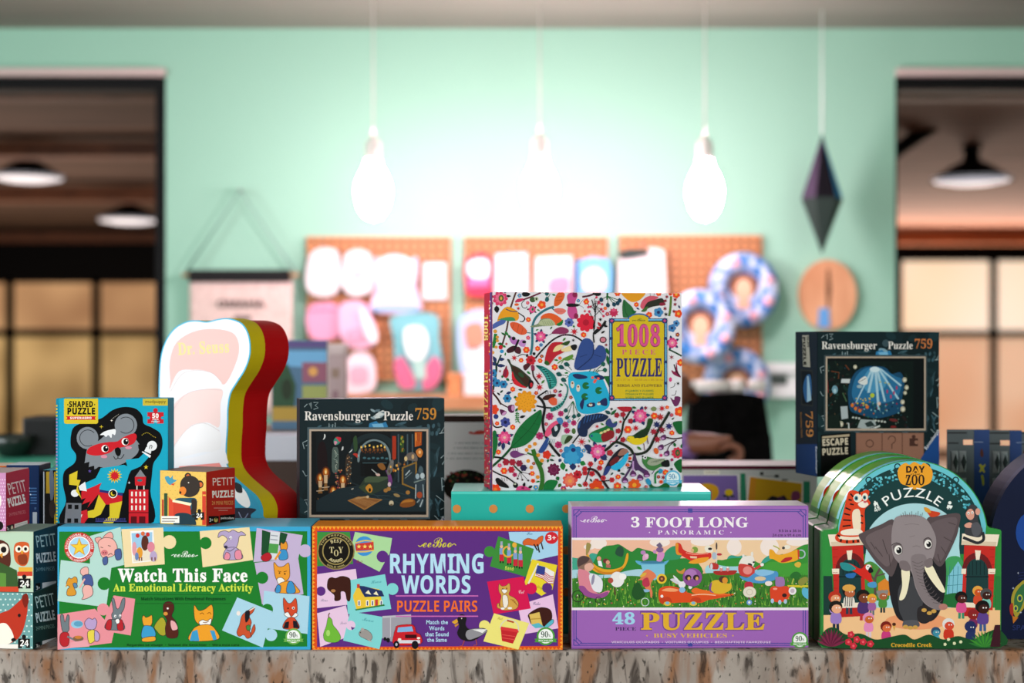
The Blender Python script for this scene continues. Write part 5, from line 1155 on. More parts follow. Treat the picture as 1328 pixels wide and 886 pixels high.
c.s_('95 290 92 220 110 150 150 110 210 86 280 82 340 96 364 130 366 180 346 240 320 290 300 300 260 262 200 246 130 250 92 320', 'd6aaa4'); c.s_('92 330 120 270 180 244 250 252 296 290 296 330 240 318 160 330 92 400', 'd6d2d3'); c.s_('92 420 140 350 220 322 300 322 294 380 288 470 240 452 170 470 96 560', 'd9bab5'); c.s_('96 570 150 490 220 454 288 480 290 560 220 570 140 590 100 596', 'd6d1d1')  # stripes and lettering paled: the film's glare is put into the print colours
c.l('96 330 140 262 200 246 260 256 298 292', 1.6, 'b59f9f'); c.l('96 420 150 346 220 322 300 324', 1.6, 'b59f9f'); c.l('96 568 160 480 226 454 290 486', 1.6, 'b59f9f')
c.s_('88 600 130 596 200 588 300 560 322 600 318 616 240 612 130 626 88 640', 'd8d4d6'); c.p('130 626 290 612 300 630 130 646', 'd98078')
c.s_('60 690 100 650 200 640 300 640 350 690 420 740 450 800 450 870 60 870', '2a96b8'); c.s_('356 700 390 720 412 770 400 790 366 770 350 740', 'f2f0f0'); c.s_('350 690 376 700 380 730 356 724', '141216'); c.s_('330 800 380 790 436 796 414 820 418 860 330 866', '16182c'); c.l('366 806 384 836 404 812', 3, '8a94b8')
c.part('title_lettering'); c.t('Dr. Seuss', 126, 332, 184, 46, 'e0c080', 's', .02, rot=-3); c.done()

# ---------------------------------------------------------------- teal dotted box
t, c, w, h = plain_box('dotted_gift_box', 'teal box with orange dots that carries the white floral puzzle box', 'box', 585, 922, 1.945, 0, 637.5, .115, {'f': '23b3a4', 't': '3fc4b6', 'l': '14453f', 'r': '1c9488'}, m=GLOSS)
c.part('dot_print')
for i in range(8):
    for j in range(3): c.e(592.5+i*47.3, 660+j*54, 5.4, 5.4, 'cf8a45')
c.part('lid_rim'); c.r(585, 637.7, 922, 641, '4fd0c2'); c.done()
TEALTOP = h

# ---------------------------------------------------------------- dark castle puzzle and dark undersea puzzle
def chalk(c, sx, sy, x0, y0, items, col='93a6aa', w=.9):
    for s in items: c.l([(x0+x*sx, y0+y*sy) for x, y in nums(s)], w, col, False)
def raven(label, pxl, pxr, d, yaw, zb, h, dep, scene):
    t, c, w = carton_box('dark_puzzle_box', label, 'puzzle box', pxl, pxr, d, yaw, zb, h, dep, {'f': '16282c', 't': '1a2a2e', 'l': '1b2430', 'r': '0f1a1e'}, group='dark chalkboard puzzle boxes')
    pt, pb = c_bounds(zb, h, d)
    W = pxr-pxl; k = W/187.0
    X = lambda x: pxl+(x-389)*k; Y = lambda y: pt+(y-518)*k
    c.clip = (pxl+.3, pt-3, pxr-.3, pb+4)
    def pp(s): return [(X(x), Y(y)) for x, y in nums(s)]
    rnd = random.Random(3)
    c.raw(pp('389 512 577 512 577 760 389 760'), '14262b')
    for i in range(46):
        x, y = rnd.uniform(389, 577), rnd.uniform(518, 735); r1 = rnd.uniform(6, 20)
        c.e(X(x), Y(y), r1*k, r1*k*rnd.uniform(.4, 1), rnd.choice(['182e33', '122226', '1b343a', '15292e']), rnd.uniform(0, 180), 10)
    for x, y, a, b in ((500, 553, 50, 4), (478, 668, 40, 4.5), (560, 556, 12, 7), (560, 600, 9, 16), (430, 554, 20, 2.5), (520, 670, 30, 4), (563, 655, 8, 12)):
        for q in range(9): c.e(X(x+rnd.uniform(-a, a)), Y(y+rnd.uniform(-b, b)), a*.16*k, b*.45*k, rnd.choice(['22383f', '2b444c', '345058', '3c5c68']), rnd.uniform(-30, 30), 9)
    if scene == 'castle': [c.e(X(490+rnd.uniform(-8, 8)), Y(538+rnd.uniform(-6, 6)), 4*k, 1.6*k, rnd.choice(['8aa0a8', 'b4c2c4', '5a727c', 'd0d8d8']), rnd.uniform(-40, 40), 7) for _ in range(14)]
    else: c.e(X(490), Y(548), 8*k, 4*k, '7fa4b4', 20, 8); c.e(X(494), Y(536), 6*k, 6*k, '3a5058', 0, 8)
    c.raw(pp('479 549 488 546 492 550 500 547 503 553 498 560 482 561 478 555'), '2f7cae'); c.raw(pp('482 550 496 549 498 555 486 557'), '74b4d8')
    c.part('chalk_marks')
    chalk(c, k, k, X(389), Y(518), ('6 10 10 6', '12 6 15 4 15 12', '18 4 24 4 20 8 24 11 18 13', '38 31 38 38 42 38 43 32', '42 38 42 44', '46 30 46 40', '4 56 10 53', '4 56 6 64', '8 60 12 58', '13 54 20 64', '20 64 18 48', '18 48 26 56', '26 56 26 46', '26 46 34 60',
        '182 44 190 30 198 44', '180 44 199 41', '182 76 186 72 189 76 184 84', '183 101 184 118', '184 101 192 109 184 113', '4 92 8 99 14 96', '20 92 22 98 27 97', '12 98 17 114 24 104', '6 130 21 128', '6 146 22 138', '8 132 12 142 14 130', '16 130 16 140', '20 129 20 139',
        '176 124 184 130 194 138', '174 150 180 156', '182 142 190 138 188 150 196 140', '182 152 196 150'))
    c.part('picture')
    fr = ('402 557.5 552 557.5 552 669 402 669', '405 560.5 549 560.5 549 666 405 666')
    c.raw(pp('399 554 557 554 557 672 399 672'), '4c5f66' if scene == 'castle' else '3c4a4e')
    c.raw(pp('401.5 556.5 555 556.5 555 670 401.5 670'), 'b9a794')
    cl = c.clip; a = pp('404 559 552.5 667'); c.clip = (a[0][0], a[0][1], a[1][0], a[1][1])
    c.raw(pp('404 559 552.5 559 552.5 667 404 667'), '0a1113')
    if scene == 'castle':
        def V(s): return [(X(400+x/7.706), Y(555+y/7.706)) for x, y in nums(s)]
        def P(s, col): c.raw(V(s), col)
        def S(s, col): c.raw(catmull(V(s), 4), col)
        def E(x, y, a, b, col, rot=0): q = V('%f %f' % (x, y))[0]; c.e(q[0], q[1], a*k/7.706, b*k/7.706, col, rot, 12)
        def Lw(s, w, col): c.l(V(s), w*k/7.706, col, False)
        P('80 40 420 40 420 540 80 560', '0e171a'); P('820 40 1170 40 1170 620 820 560', '131f25')
        S('400 540 420 200 500 90 640 50 780 80 850 180 860 540', '1b2a2e'); S('440 540 470 220 540 130 650 95 770 140 820 240 830 540', '0f1a1d')
        c.raw(catmull(V('490 330 500 230 570 140 660 110 760 150 815 240 820 330 810 330 790 240 740 160 655 128 575 160 520 240 510 330'), 4), '6f8286')
        P('520 330 800 330 800 480 520 480', '0a0f11'); P('540 340 780 340 780 352 540 352', '30474c'); P('560 360 740 350 750 470 560 480', '070a0b')
        for i in range(6): E(560+i*44, 297+(i % 2)*6, 16, 10, '3f6a74')
        for i, x in enumerate((528, 568, 610, 652, 690, 726, 760)): E(x, 190-8*(i % 3), 9, 12, 'f0c45a'); E(x+4, 215, 12, 16, '7a4a20')
        for i in range(9): E(545+i*24, 235+(i % 2)*10, 8, 8, '5a3016')
        S('100 180 140 130 180 200 190 440 110 460 90 300', '1a0d10'); S('240 220 270 190 300 220 300 420 240 430', '4f5f5a'); S('380 280 410 270 430 420 400 540 370 420', '3a2f26')
        for i in range(26): E(rnd.uniform(378, 432), rnd.uniform(290, 560), 6, 6, rnd.choice(['b98a5a', '8a5a3a', '6f7a74', 'c9a070', '3a3030']))
        for i in range(20): E(rnd.uniform(272, 330), rnd.uniform(420, 600), 8, 8, rnd.choice(['a8443a', 'c98a5a', '5a2f4a', '8a6a4a', '2a2a30']))
        for i in range(14): Lw('%f %f %f %f' % (250+rnd.uniform(0, 40), 220+i*14, 262+rnd.uniform(0, 40), 236+i*14), 6, rnd.choice(['8fa096', '2c3a38', 'b0b8a8']))
        S('254 120 290 86 326 120 300 160 262 166', '3f8a78'); S('276 90 326 96 316 140 290 110', 'c8283a'); S('260 130 290 140 268 170', 'd98aa4')
        for s in ('160 60 172 70 168 100 146 118 158 90', '338 190 350 184 348 214 332 222', '440 208 404 246 430 232'): S(s, 'd8dcda')
        S('450 100 480 80 490 200 462 240 450 160', '2f4a2c'); S('446 260 470 250 506 270 490 294 470 280', 'b8382c'); E(500, 275, 8, 14, '7fb0b4')
        P('836 80 874 80 874 300 852 320 836 300', 'a8341c'); P('916 70 952 80 950 230 918 240', '2f4a26'); 
        for i in range(12): E(rnd.uniform(920, 950), rnd.uniform(80, 230), 8, 14, rnd.choice(['8aa03a', '3a5a24', 'b0702a']))
        P('1060 40 1130 40 1126 170 1060 190', 'b8551c'); 
        for i in range(10): Lw('%f %f %f %f' % (1062+i*6.5, 50, 1066+i*6, 150+rnd.uniform(-30, 30)), 5, rnd.choice(['e08a3a', '8a3414', 'c8622a']))
        for x in (890, 980, 1030): P('%d 60 %d 60 %d 540 %d 540' % (x, x+14, x+14, x), '3f525a')
        # candle groups
        for x, y, h1 in ((120, 500, 150), (175, 440, 180), (345, 520, 170), (250, 630, 170)):
            E(x, y+10, 46, 70, '4a2412'); E(x, y, 30, 46, 'a8541a'); E(x, y-8, 15, 30, 'e8a040'); E(x, y-2, 8, 18, 'f6dc9a')
            P('%d %d %d %d %d %d %d %d' % (x-18, y+26, x+18, y+26, x+16, y+h1*.6, x-16, y+h1*.6), 'd0b088'); P('%d %d %d %d %d %d %d %d' % (x-12, y+h1*.6, x+12, y+h1*.6, x+22, y+h1, x-22, y+h1), '8a6030'); Lw('%d %d %d %d' % (x-36, y+h1*.85, x+36, y+h1*.8), 8, 'c9b498')
        for i in range(24): E(rnd.uniform(90, 380), rnd.uniform(700, 815), 6, 8, rnd.choice(['b8823a', '6a4a24', 'd8c4a0', '3a2c1c']))
        # coffin, chest, floor
        P('80 720 300 600 820 520 1050 600 1170 700 1170 830 80 830', '1c2c32'); 
        for i in range(26): Lw('%f %f %f %f' % (rnd.uniform(400, 900), rnd.uniform(560, 800), rnd.uniform(420, 1150), rnd.uniform(560, 810)), 2.5, rnd.choice(['2c434a', '15242a', '3a525a']))
        P('500 590 560 500 800 490 830 570 640 660 560 640', '2b3a2e'); P('560 500 600 480 800 484 800 500 700 540 560 540', '46573f'); P('500 590 560 560 620 610 640 664 570 640', '38472f'); S('570 590 610 556 640 600 624 640 590 630', 'c98a2e'); E(612, 615, 12, 20, '1a1008')
        S('690 360 740 350 770 400 740 420 700 390', '8a5a2a'); S('670 450 710 456 714 474 684 476', 'd8b4a8'); Lw('630 410 690 460', 8, 'aeb8b8')
        S('770 420 810 440 836 520 820 580 800 560 790 480', '6f3a78'); E(806, 560, 16, 24, 'd8c0c8'); S('780 430 820 320 850 330 836 420 800 470', '6a6a66')
        for i in range(24): E(rnd.uniform(800, 960), rnd.uniform(330, 440), 9, 12, rnd.choice(['d8902e', 'a8621c', 'e8b050', '5a4a3a', '7a7a78']))
        P('930 390 1080 330 1082 620 930 560', '8a6a2e'); P('946 400 1064 352 1066 600 946 548', '26343a'); Lw('966 470 1010 420', 12, 'a8b8bc'); Lw('962 500 1030 440', 6, '7a8c90')
        S('960 330 980 260 1040 240 1080 280 1080 330 1000 320', '6a625c'); E(970, 305, 16, 24, 'd8c08a'); E(1040, 285, 14, 24, 'c9a878'); S('1070 230 1110 200 1140 240 1120 290 1090 280', 'c97a34'); E(1108, 240, 12, 18, 'f0c080')
        S('1090 420 1110 370 1140 400 1150 470 1170 510 1160 560 1150 740 1120 790 1090 740 1060 560 1050 500', '2f3f48'); E(1120, 415, 22, 36, '4a6068'); E(1085, 480, 20, 28, '9fb4bc'); E(1135, 474, 22, 30, 'b8c8cc'); Lw('1050 540 1160 506', 12, '7a8c88'); Lw('1070 560 1066 700', 10, 'b0c0c4'); Lw('1140 560 1148 690', 10, '90a4a8'); E(1106, 665, 28, 34, 'a84a2c'); Lw('1140 710 1110 784', 12, 'a8b8bc'); Lw('1080 740 1108 710', 12, '8a9ca0')
        P('390 720 500 680 740 710 560 815', 'a8763c'); P('410 720 500 690 715 714 560 800', '8a5a30'); 
        for i in range(14): Lw('%f %f %f %f' % (430+i*12, 716+i*5, 500+i*14, 694+i*3), 3, 'c08a50')
        Lw('470 700 600 680', 16, 'b08a5a'); E(590, 684, 14, 14, 'd0b890')
        for x, y in ((770, 620), (990, 640), (800, 605)): E(x, y, 22, 20, 'a8783a')
        E(826, 746, 24, 26, 'cfc0a0'); E(826, 762, 14, 10, '6a5a44'); E(880, 668, 34, 16, '9a8254', 20); S('910 770 940 720 1010 700 1060 720 1050 770 960 790', '8a501e'); S('920 750 960 716 1030 712 1040 730 960 740', 'b8782e'); Lw('430 610 450 600', 10, 'c8c4b4')
    else:
        def V(s): return [(X(389+(x-34)/5.94*187/160), Y(518+(y+183)/5.907*187/160*.985)) for x, y in nums(s)]
        def P(s, col): c.raw(V(s), col)
        def S(s, col): c.raw(catmull(V(s), 4), col)
        def E(x, y, a, b, col, rot=0): q = V('%f %f' % (x, y))[0]; c.e(q[0], q[1], a*k/5.1, b*k/5.1, col, rot, 10)
        def Lw(s, w, col): c.l(V(s), w*k/5.1, col, False)
        P('70 50 780 50 780 640 70 640', '0d1a18')
        for i in range(70): E(rnd.uniform(80, 750), rnd.uniform(60, 620), rnd.uniform(8, 30), rnd.uniform(5, 20), rnd.choice(['12231f', '16302a', '0a1413', '1a2c22', '221c1c', '10282a']), rnd.uniform(0, 180))
        for i in range(90): E(rnd.uniform(85, 270) if i % 2 else rnd.uniform(85, 740), rnd.uniform(70, 620) if i % 2 else rnd.uniform(480, 620), 4, 6, rnd.choice(['3a5a4c', '2a4a44', '5a4a34', '6a7a6a', '4a2424', '204a5a']))
        S('272 340 276 250 320 150 390 100 460 90 560 100 610 150 680 140 710 220 690 360 700 430 600 480 480 500 360 470 290 440', '1a4a6c')
        S('300 300 330 180 400 110 500 96 570 130 640 170 690 200 660 330 560 380 420 380 330 370', '2a6f9c'); S('390 190 440 110 510 100 570 150 560 250 470 300 400 270', '4a94be')
        for s in ('450 110 470 110 340 370 318 400', '462 110 482 110 440 300 420 300', '474 106 494 110 520 440 500 430', '486 104 506 110 566 370 550 370', '496 104 520 112 672 350 656 352', '504 104 530 110 690 240 680 250'): P(s, 'a9cfe0')
        E(478, 116, 40, 22, 'd4e8f0'); S('350 210 400 170 420 190 420 230 380 236', 'dfe4e2'); Lw('356 214 410 186', 4, '3a4a54'); E(360, 250, 22, 14, '9ab4be')
        for i in range(64): E(rnd.uniform(290, 690), rnd.uniform(360, 480)+rnd.uniform(0, 20), 6, 7, rnd.choice(['1a3a4a', '8a2a4a', '2a6a5a', 'b0622a', '16404a', '3a7a8a', '0f2a34', '7ab0b8']))
        for i in range(16): E(335+rnd.uniform(0, 110), 340+rnd.uniform(0, 60), 7, 4, 'd8c03a')
        E(460, 320, 18, 18, 'b8c83a'); E(512, 384, 14, 14, 'e0c4b8'); 
        for x, y in ((304, 398), (330, 424), (362, 440), (420, 412)): E(x, y, 13, 15, 'd8742a')
        for x, y in ((628, 300), (650, 260), (576, 290), (604, 330)): E(x, y, 7, 16, 'b03a6a')
        for x, y in ((560, 220), (520, 215), (590, 230)): E(x, y, 10, 4, 'b8b44a')
        for x, y, r1 in ((712, 198, 18), (728, 258, 17), (716, 300, 14), (696, 372, 17), (698, 428, 20), (215, 546, 21), (326, 96, 15)): E(x, y, r1, r1*1.15, 'b8b49c'); E(x+2, y+2, r1*.55, r1*.6, 'dcd8c4')
        P('220 190 288 190 282 224 216 222', 'c9d0d2'); P('212 408 266 404 272 500 220 510', 'aeb8bc'); E(168, 275, 24, 34, '6f9cae'); E(168, 285, 12, 18, 'a9c8d4'); P('370 508 480 516 490 556 420 590 344 574', 'a4b0b0'); P('400 540 450 520 484 560 420 570', '2c3a38'); Lw('430 594 520 560', 12, 'd0d6d4'); Lw('440 570 520 594', 6, '8a9494'); Lw('262 540 276 540 278 600', 9, 'd0d6d4')
        for x in (310, 334, 358, 486, 510, 534, 558): E(x, 493+(x-300)*.14, 9, 8, 'c4ccc4')
        for s in ('140 130 200 140 196 190', '250 80 280 120', '130 330 150 300', '230 300 260 370', '110 200 116 300'): Lw(s, 8, rnd.choice(['7a2a2a', '8a7a5a', '4a6a4a', '6a3a24']))
        P('90 480 200 470 220 600 100 610', '13211c'); Lw('270 600 330 610 370 580', 10, '3a4a5a'); E(625, 515, 34, 12, '6a2a2a', 10); E(625, 568, 24, 10, '7a2424')
    c.clip = cl
    c.part('title_lettering')
    c.t('Ravensburger', X(395), X(480), Y(545), 11.5*k, 'ece8e2', 's'); c.t('Puzzle', X(497), X(535.5), Y(545), 11.5*k, 'ece8e2', 's'); c.t('759', X(537.5), X(566), Y(544), 14*k, 'c98a34' if scene == 'castle' else 'cc7a44', 's')
    c.part('front_print')
    c.raw(pp('394 677 440 673 440 740 394 740'), '0c0d0e'); c.raw(pp('396 679 438 675.5 438 679 396 682'), 'b8a88c')
    c.raw(pp('448 673.5 552 673.5 552 730 448 730'), '87604f'); c.raw(pp('449 675 551 675 551 729 449 729'), '946a58')
    for s in ('488 674 488 730', '519 674 519 730'): c.l(pp(s), 1.2*k, '5d3d32', False)
    c.part('chalk_marks'); q = pp('503 684')[0]; c.ring(q[0], q[1], 5*k, 6.2*k, '4a2f28', 12, -180, 80); c.l(pp('503 690 503 698'), 1.4*k, '4a2f28', False); q = pp('469 690')[0]; c.ring(q[0], q[1], 5*k, 6.2*k, '4a2f28', 12); q = pp('536 688')[0]; c.jig([(q[0]-6*k, q[1]-6*k), (q[0]+7*k, q[1]-6*k), (q[0]+7*k, q[1]+6*k), (q[0]-6*k, q[1]+6*k)], '4a2f28', [(0, .5, 1, 3*k), (1, .5, -1, 3*k)])
    c.part('title_lettering'); c.t('ESCAPE', X(396), X(437), Y(693.5), 10*k, 'cfc4ac', 'b', .03, rot=-3); c.t('PUZZLE', X(396), X(437), Y(708), 10*k, 'cfc4ac', 'b', .03, rot=-3)
    c.part('corner_label'); c.raw(pp('577 668 577 740 540 740 548 712'), '1f4a8c'); c.t('Ravensburger', X(556), X(592), Y(700), 5*k, 'e4e8f0', 's', rot=-55)
    c.done()
    return t
def c_bounds(zb, h, d): return 443-(zb+h-CAMZ)/d*F, 443-(zb-CAMZ)/d*F
dL = 1.955
hL = zz(518, dL)-.085
tL = raven('dark puzzle box with a candle-lit castle hall, between the red shaped box and teal box', 388.5, 576.5, dL, math.radians(13), .085, hL, .052, 'castle')
dR = 2.1; hR = zz(430, dR)-.200
tR = raven('dark puzzle box with a blue undersea light picture, standing above the arched elephant boxes', 1060, 1218, dR, math.radians(17), .200, hR, .068, 'sea')
# its left side
yr = math.radians(17); oR, wR = place(1060, 1218, dR, yr)
c = Canvas(tR, oR, Vector((-math.cos(yr), -math.sin(yr), 0)), PRINT); c.v(1020, 410, 3.851)
c.lim = [(1, -.0338, .0338), (2, .0003, hR-.0003)]; c.clip = (1032.3, 428, 1059.8, 622); c.r(40, 70, 160, 830, '182430'); c.part('side_print'); c.r(50, 640, 160, 800, '1d3a6b')
c.p('72 266 132 270 134 452 74 446', '2a2f30'); c.p('76 274 128 278 130 444 80 438', '0c1620'); c.s_('84 360 100 300 122 300 126 400 100 430', '2a5f94'); c.p('104 300 112 300 126 420 104 430', 'a4c8dc')
c.p('80 96 112 96 120 256 84 252', 'a9a698'); c.part('side_lettering'); c.t('ESCAPE', 100, 248, 88, 13, '14181a', 'b', .03, rot=88) if False else None
c.clip = None
c.t('ESCAPE', 103, 158, 102, 12, '17191a', 'b', .03, rot=87) ; c.done()
c = Canvas(tR, oR, Vector((-math.cos(yr), -math.sin(yr), 0)), PRINT, .0012); c.v(1020, 410, 3.851); c.part('side_lettering')
c.t('PUZZLE', 84, 230, 102, 12, '17191a', 'b', .02, rot=88); c.t('759', 98, 232, 474, 34, 'c9884a', 's', rot=88); c.t('Ravensburger', 148, 284, 650, 9, 'd4dae4', 's', rot=89)
c.t('Ravensburger Puzzle', 72, 200, 480, 8, 'a8763c', 's', rot=88); c.done()
# ---------------------------------------------------------------- white floral 1008 piece box on the teal box
yb = math.radians(11)
d1 = 1.952
h1 = zz(378.5, d1)-TEALTOP
t, c, w = carton_box('floral_puzzle_box', 'large square white puzzle box covered in birds and flowers, on the teal dotted box', 'puzzle box', 638.3, 884.5, d1, yb, TEALTOP, h1, .062,
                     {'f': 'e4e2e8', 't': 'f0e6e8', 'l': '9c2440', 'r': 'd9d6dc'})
c.clip = (638.6, 376, 884.2, 640)
WH = 'e4e2e8'
c.r(630, 370, 890, 645, WH)
PK_, OR, CR, TE, NV, G1, G2, BR, CB, PL, BLK = 'd8417f', 'ea4a1e', 'c01f2e', '1f8a8c', '23305f', '12602c', '1f7a34', '3a1a1a', '2a8fc4', '7a2a58', '121416'
def fl(x, y, r, col=OR, mid='f0b03a', n=6): c.flower(x, y, r, n, col, mid, rot=x*7 % 60)
def bud(x, y, x2, y2, col, w=9): c.l([(x, y), (x2, y2)], 4, BLK, False); c.e(x2, y2, w, w, col, n=8)
def bigfl(x, y, r, col, mid, leafs=NV, n=8):
    for i in range(5):
        a = i*1.256+x; c.leaf(x+r*.6*math.cos(a), y+r*.6*math.sin(a), x+r*1.45*math.cos(a), y+r*1.45*math.sin(a), r*.5, leafs)
    c.flower(x, y, r, n, col, None, rot=x); c.flower(x, y, r*.62, n, mid, None, rot=x+20); c.e(x, y, r*.22, r*.22, 'e8c4b0', n=8)
# --- top left quadrant
c.v(630, 375, 6.5617)
c.l('262 10 230 100 200 200 180 330 150 440 130 500', 15, BR); c.l('262 10 230 100 200 200 180 330 150 440 130 500', 5, '6a3f38')
c.leaf(60, 80, 40, 40, 24, BLK); c.leaf(170, 60, 215, 60, 22, BLK); c.leaf(90, 140, 96, 206, 46, BLK); c.leaf(150, 30, 180, 14, 20, BLK); c.leaf(60, 110, 46, 140, 18, BLK)
c.flower(122, 82, 66, 9, 'd83a68', None); c.flower(122, 80, 44, 9, 'e46a8c', None, 15); c.e(130, 78, 22, 28, '4a5a2a'); c.e(130, 78, 10, 15, 'd9a84a')
c.s_('100 255 130 190 180 150 240 170 275 200 280 250 250 272 190 260 110 300', 'ea9c1e'); c.s_('46 330 60 300 110 270 170 250 160 290 110 316 60 340', '4a62a8'); c.s_('100 262 170 240 230 240 250 268 190 272 150 262', '3f8f5a'); c.l('170 170 220 190 270 190', 8, '3a3a5a'); c.l('274 200 324 236 330 260 310 280', 9, BLK); c.e(298, 256, 18, 22, WH); c.ring(302, 250, 24, 31, BLK, 14, -80, 120)
c.l('250 110 330 86 400 60 470 30', 14, '6a1f38'); c.s_('250 108 270 84 320 80 310 100 280 112', 'c8305a'); c.s_('306 40 330 20 378 40 356 62 320 62', BLK); c.e(262, 132, 20, 12, 'e0622a'); c.l('330 96 306 120 312 154 340 162 350 148', 6, BLK); c.e(398, 90, 26, 24, '3c5a34'); c.e(430, 84, 18, 20, 'b8c4a0'); c.e(430, 84, 8, 9, BLK)
bigfl(394, 174, 32, 'd8417f', 'e46a9a', BLK, 7); c.e(398, 172, 10, 14, '3f6a3a')
fl(476, 134, 38, 'ea4a1e', 'f2a03a', 5); fl(362, 260, 23); 
for x, y, x2, y2 in ((470, 24, 520, 40), (548, 40, 520, 92)): c.l([(x, y), (x2, y2)], 5, G1, False); c.s_([(x2-16, y2-10), (x2, y2-30), (x2+18, y2-6), (x2+6, y2+16), (x2-14, y2+12)], '1f5a5c', 3)
c.s_('580 130 586 80 610 36 640 20 670 40 664 80 640 120 610 144 586 146', 'd9602a'); 
for q in ((600, 70, 650, 60), (596, 96, 646, 92)): c.l([q[:2], q[2:]], 3, 'a83a14', False)
c.s_('575 180 600 164 650 164 684 186 650 214 610 210', 'e2766a'); c.l('590 188 670 188', 3, 'b04a4a', False)
c.l('580 150 530 166 470 200 420 250 396 320 396 420 392 500 380 560', 20, '2f6f7c'); c.l('560 160 580 180', 10, '2f6f7c', False)
c.s_('206 290 240 280 290 296 330 330 350 356 340 382 300 390 250 366 216 330', 'dc5a34'); 
for q in ((240, 290, 226, 336), (280, 300, 266, 370), (316, 330, 302, 386)): c.l([q[:2], q[2:]], 3, 'a8361a', False)
c.l('348 370 380 374', 8, '2f6f7c', False)
c.s_('466 250 490 216 540 204 590 216 640 252 654 290 620 312 560 300 500 300', 'e25a24'); c.s_('380 316 440 296 470 256 540 250 580 290 560 312 480 316 400 326', '7d8c6a'); c.s_('450 300 480 262 550 256 590 300 540 314', 'b0b890'); c.s_('600 300 636 276 656 260 650 300 620 314', G2)
for i in range(5): c.l([(480+i*18, 270), (500+i*18, 308)], 2.5, '6a7a58', False)
bigfl(466, 404, 46, 'd8417f', 'ec6aa0', NV, 8)
c.s_('196 410 220 404 262 430 280 460 262 474 220 462', 'b06ab4'); c.s_('280 460 300 432 340 440 330 490 290 484', 'c088c8'); c.s_('176 520 210 490 250 484 240 530 190 544', '3a1420'); c.s_('240 500 280 490 300 520 290 552 250 540', '4a1a28'); c.e(236, 420, 16, 16, BLK); c.e(326, 450, 18, 12, BLK); c.l('280 430 240 520', 18, BLK, False)
fl(344, 518, 30); fl(440, 506, 23); fl(300, 606, 22); fl(462, 610, 22)
c.star(242, 586, 30, 12, 7, CR); c.l('270 574 310 556 360 566', 7, BLK)
c.l('420 590 470 530 560 440 640 396 700 390 760 404 830 450', 14, BLK)
c.flower(382, 606, 44, 8, CR, '8a1420', 10); c.leaf(360, 570, 340, 560, 30, BLK); c.leaf(400, 560, 420, 540, 30, BLK); c.s_('320 650 360 630 376 650 340 692 322 680', '4a1f24'); c.s_('384 650 410 650 414 690 390 700', '8a2a4a')
c.l('398 690 404 740 430 780 450 810', 14, BR); c.star(452, 742, 36, 13, 7, CR); c.star(456, 836, 36, 14, 7, CR)
c.e(80, 360, 17, 17, 'd9963a'); c.l('60 500 74 440 84 380', 28, G2); c.l('72 470 106 400', 14, G2); 
for x, y in ((98, 410), (98, 440), (88, 494), (60, 540)): c.e(x, y, 14, 14, 'd9963a')
c.e(126, 496, 19, 19, CR); c.leaf(100, 464, 150, 470, 24, G1); c.leaf(140, 480, 172, 496, 20, G2); c.leaf(160, 360, 196, 400, 22, G2); c.leaf(190, 390, 210, 420, 22, G1); c.leaf(130, 370, 170, 396, 18, G1); c.e(136, 530, 18, 16, CB)
c.l('60 860 80 760 90 660 70 600', 18, '14382c'); c.l('90 660 130 560', 14, '14382c'); 
for q in ((90, 620, 60, 570), (110, 600, 160, 596), (88, 650, 44, 620), (90, 650, 168, 654)): c.leaf(*q, 30, NV)
c.s_('180 600 200 600 220 640 280 670 340 720 384 770 344 840 290 810 230 740 210 660', '2f3a2a'); c.s_('226 700 250 760 300 810 346 838 300 836 240 806 220 750', 'd0202e'); c.s_('222 660 260 670 330 730 372 780 340 820 290 760 240 710', '3a2418'); c.s_('372 770 404 790 396 836 370 850 360 820', BLK); c.e(386, 816, 12, 20, CR); c.e(300, 730, 30, 16, '2a4a2c', 40)
c.l('230 800 206 806', 5, BLK, False); c.l('240 780 216 772', 5, BLK, False)
c.e(170, 716, 24, 40, CR); c.s_('140 740 160 680 176 650 180 690 170 740', '8a1f3a'); c.leaf(170, 760, 200, 780, 24, G1); c.leaf(150, 750, 130, 740, 24, G1)
for x, y in ((60, 714), (70, 780), (150, 810), (95, 800)): c.flower(x, y, 36, 6, '2a80b4', NV)
c.star(54, 870, 30, 12, 8, '8a1f3a'); fl(228, 852, 23); fl(586, 664, 29); fl(826, 388, 21); c.star(752, 362, 36, 14, 7, CR)
c.s_('424 650 480 656 540 690 590 740 604 800 576 840 540 850 524 800 500 740 460 690', '1d7a74'); c.l('430 652 500 690 540 760 548 840', 9, '0c2f2e')
for i in range(9): c.l([(470+i*11, 680+i*18), (500+i*13, 672+i*19)], 4, '58c0b4', False)
c.s_('500 620 520 520 560 460 620 450 660 462 640 520 690 500 720 480 740 490 660 540 600 570 560 620 530 650', 'b81f2e'); c.s_('570 530 600 484 660 470 640 510 600 530', 'e8d49a'); c.s_('640 520 690 490 740 480 730 520 670 534', 'e8d49a'); c.s_('640 466 700 440 716 448 690 480 650 474', '2a4a1f'); c.s_('720 484 760 470 776 490 760 520 736 516', BLK); c.s_('496 630 514 606 540 630 524 650', '2a5a24')
c.s_('560 376 590 340 640 322 690 336 706 360 680 380 600 382', '8a2f5a'); c.l('540 390 570 374', 5, '5a1f3a', False); 
for x in (630, 650, 670, 690): c.l([(x, 380), (x-2, 398)], 4, 'b06a8c', False)
c.s_('690 60 720 30 760 24 780 60 760 120 780 200 760 250 720 250 694 200 700 130', 'c44a8c'); c.e(758, 46, 22, 26, '8a1f4a'); c.e(768, 230, 20, 26, '8a1f4a'); c.s_('684 130 720 122 780 126 800 136 770 150 700 150', BLK); c.l('796 130 820 100 830 90', 3, BLK); c.l('796 140 820 150 832 164', 3, BLK)
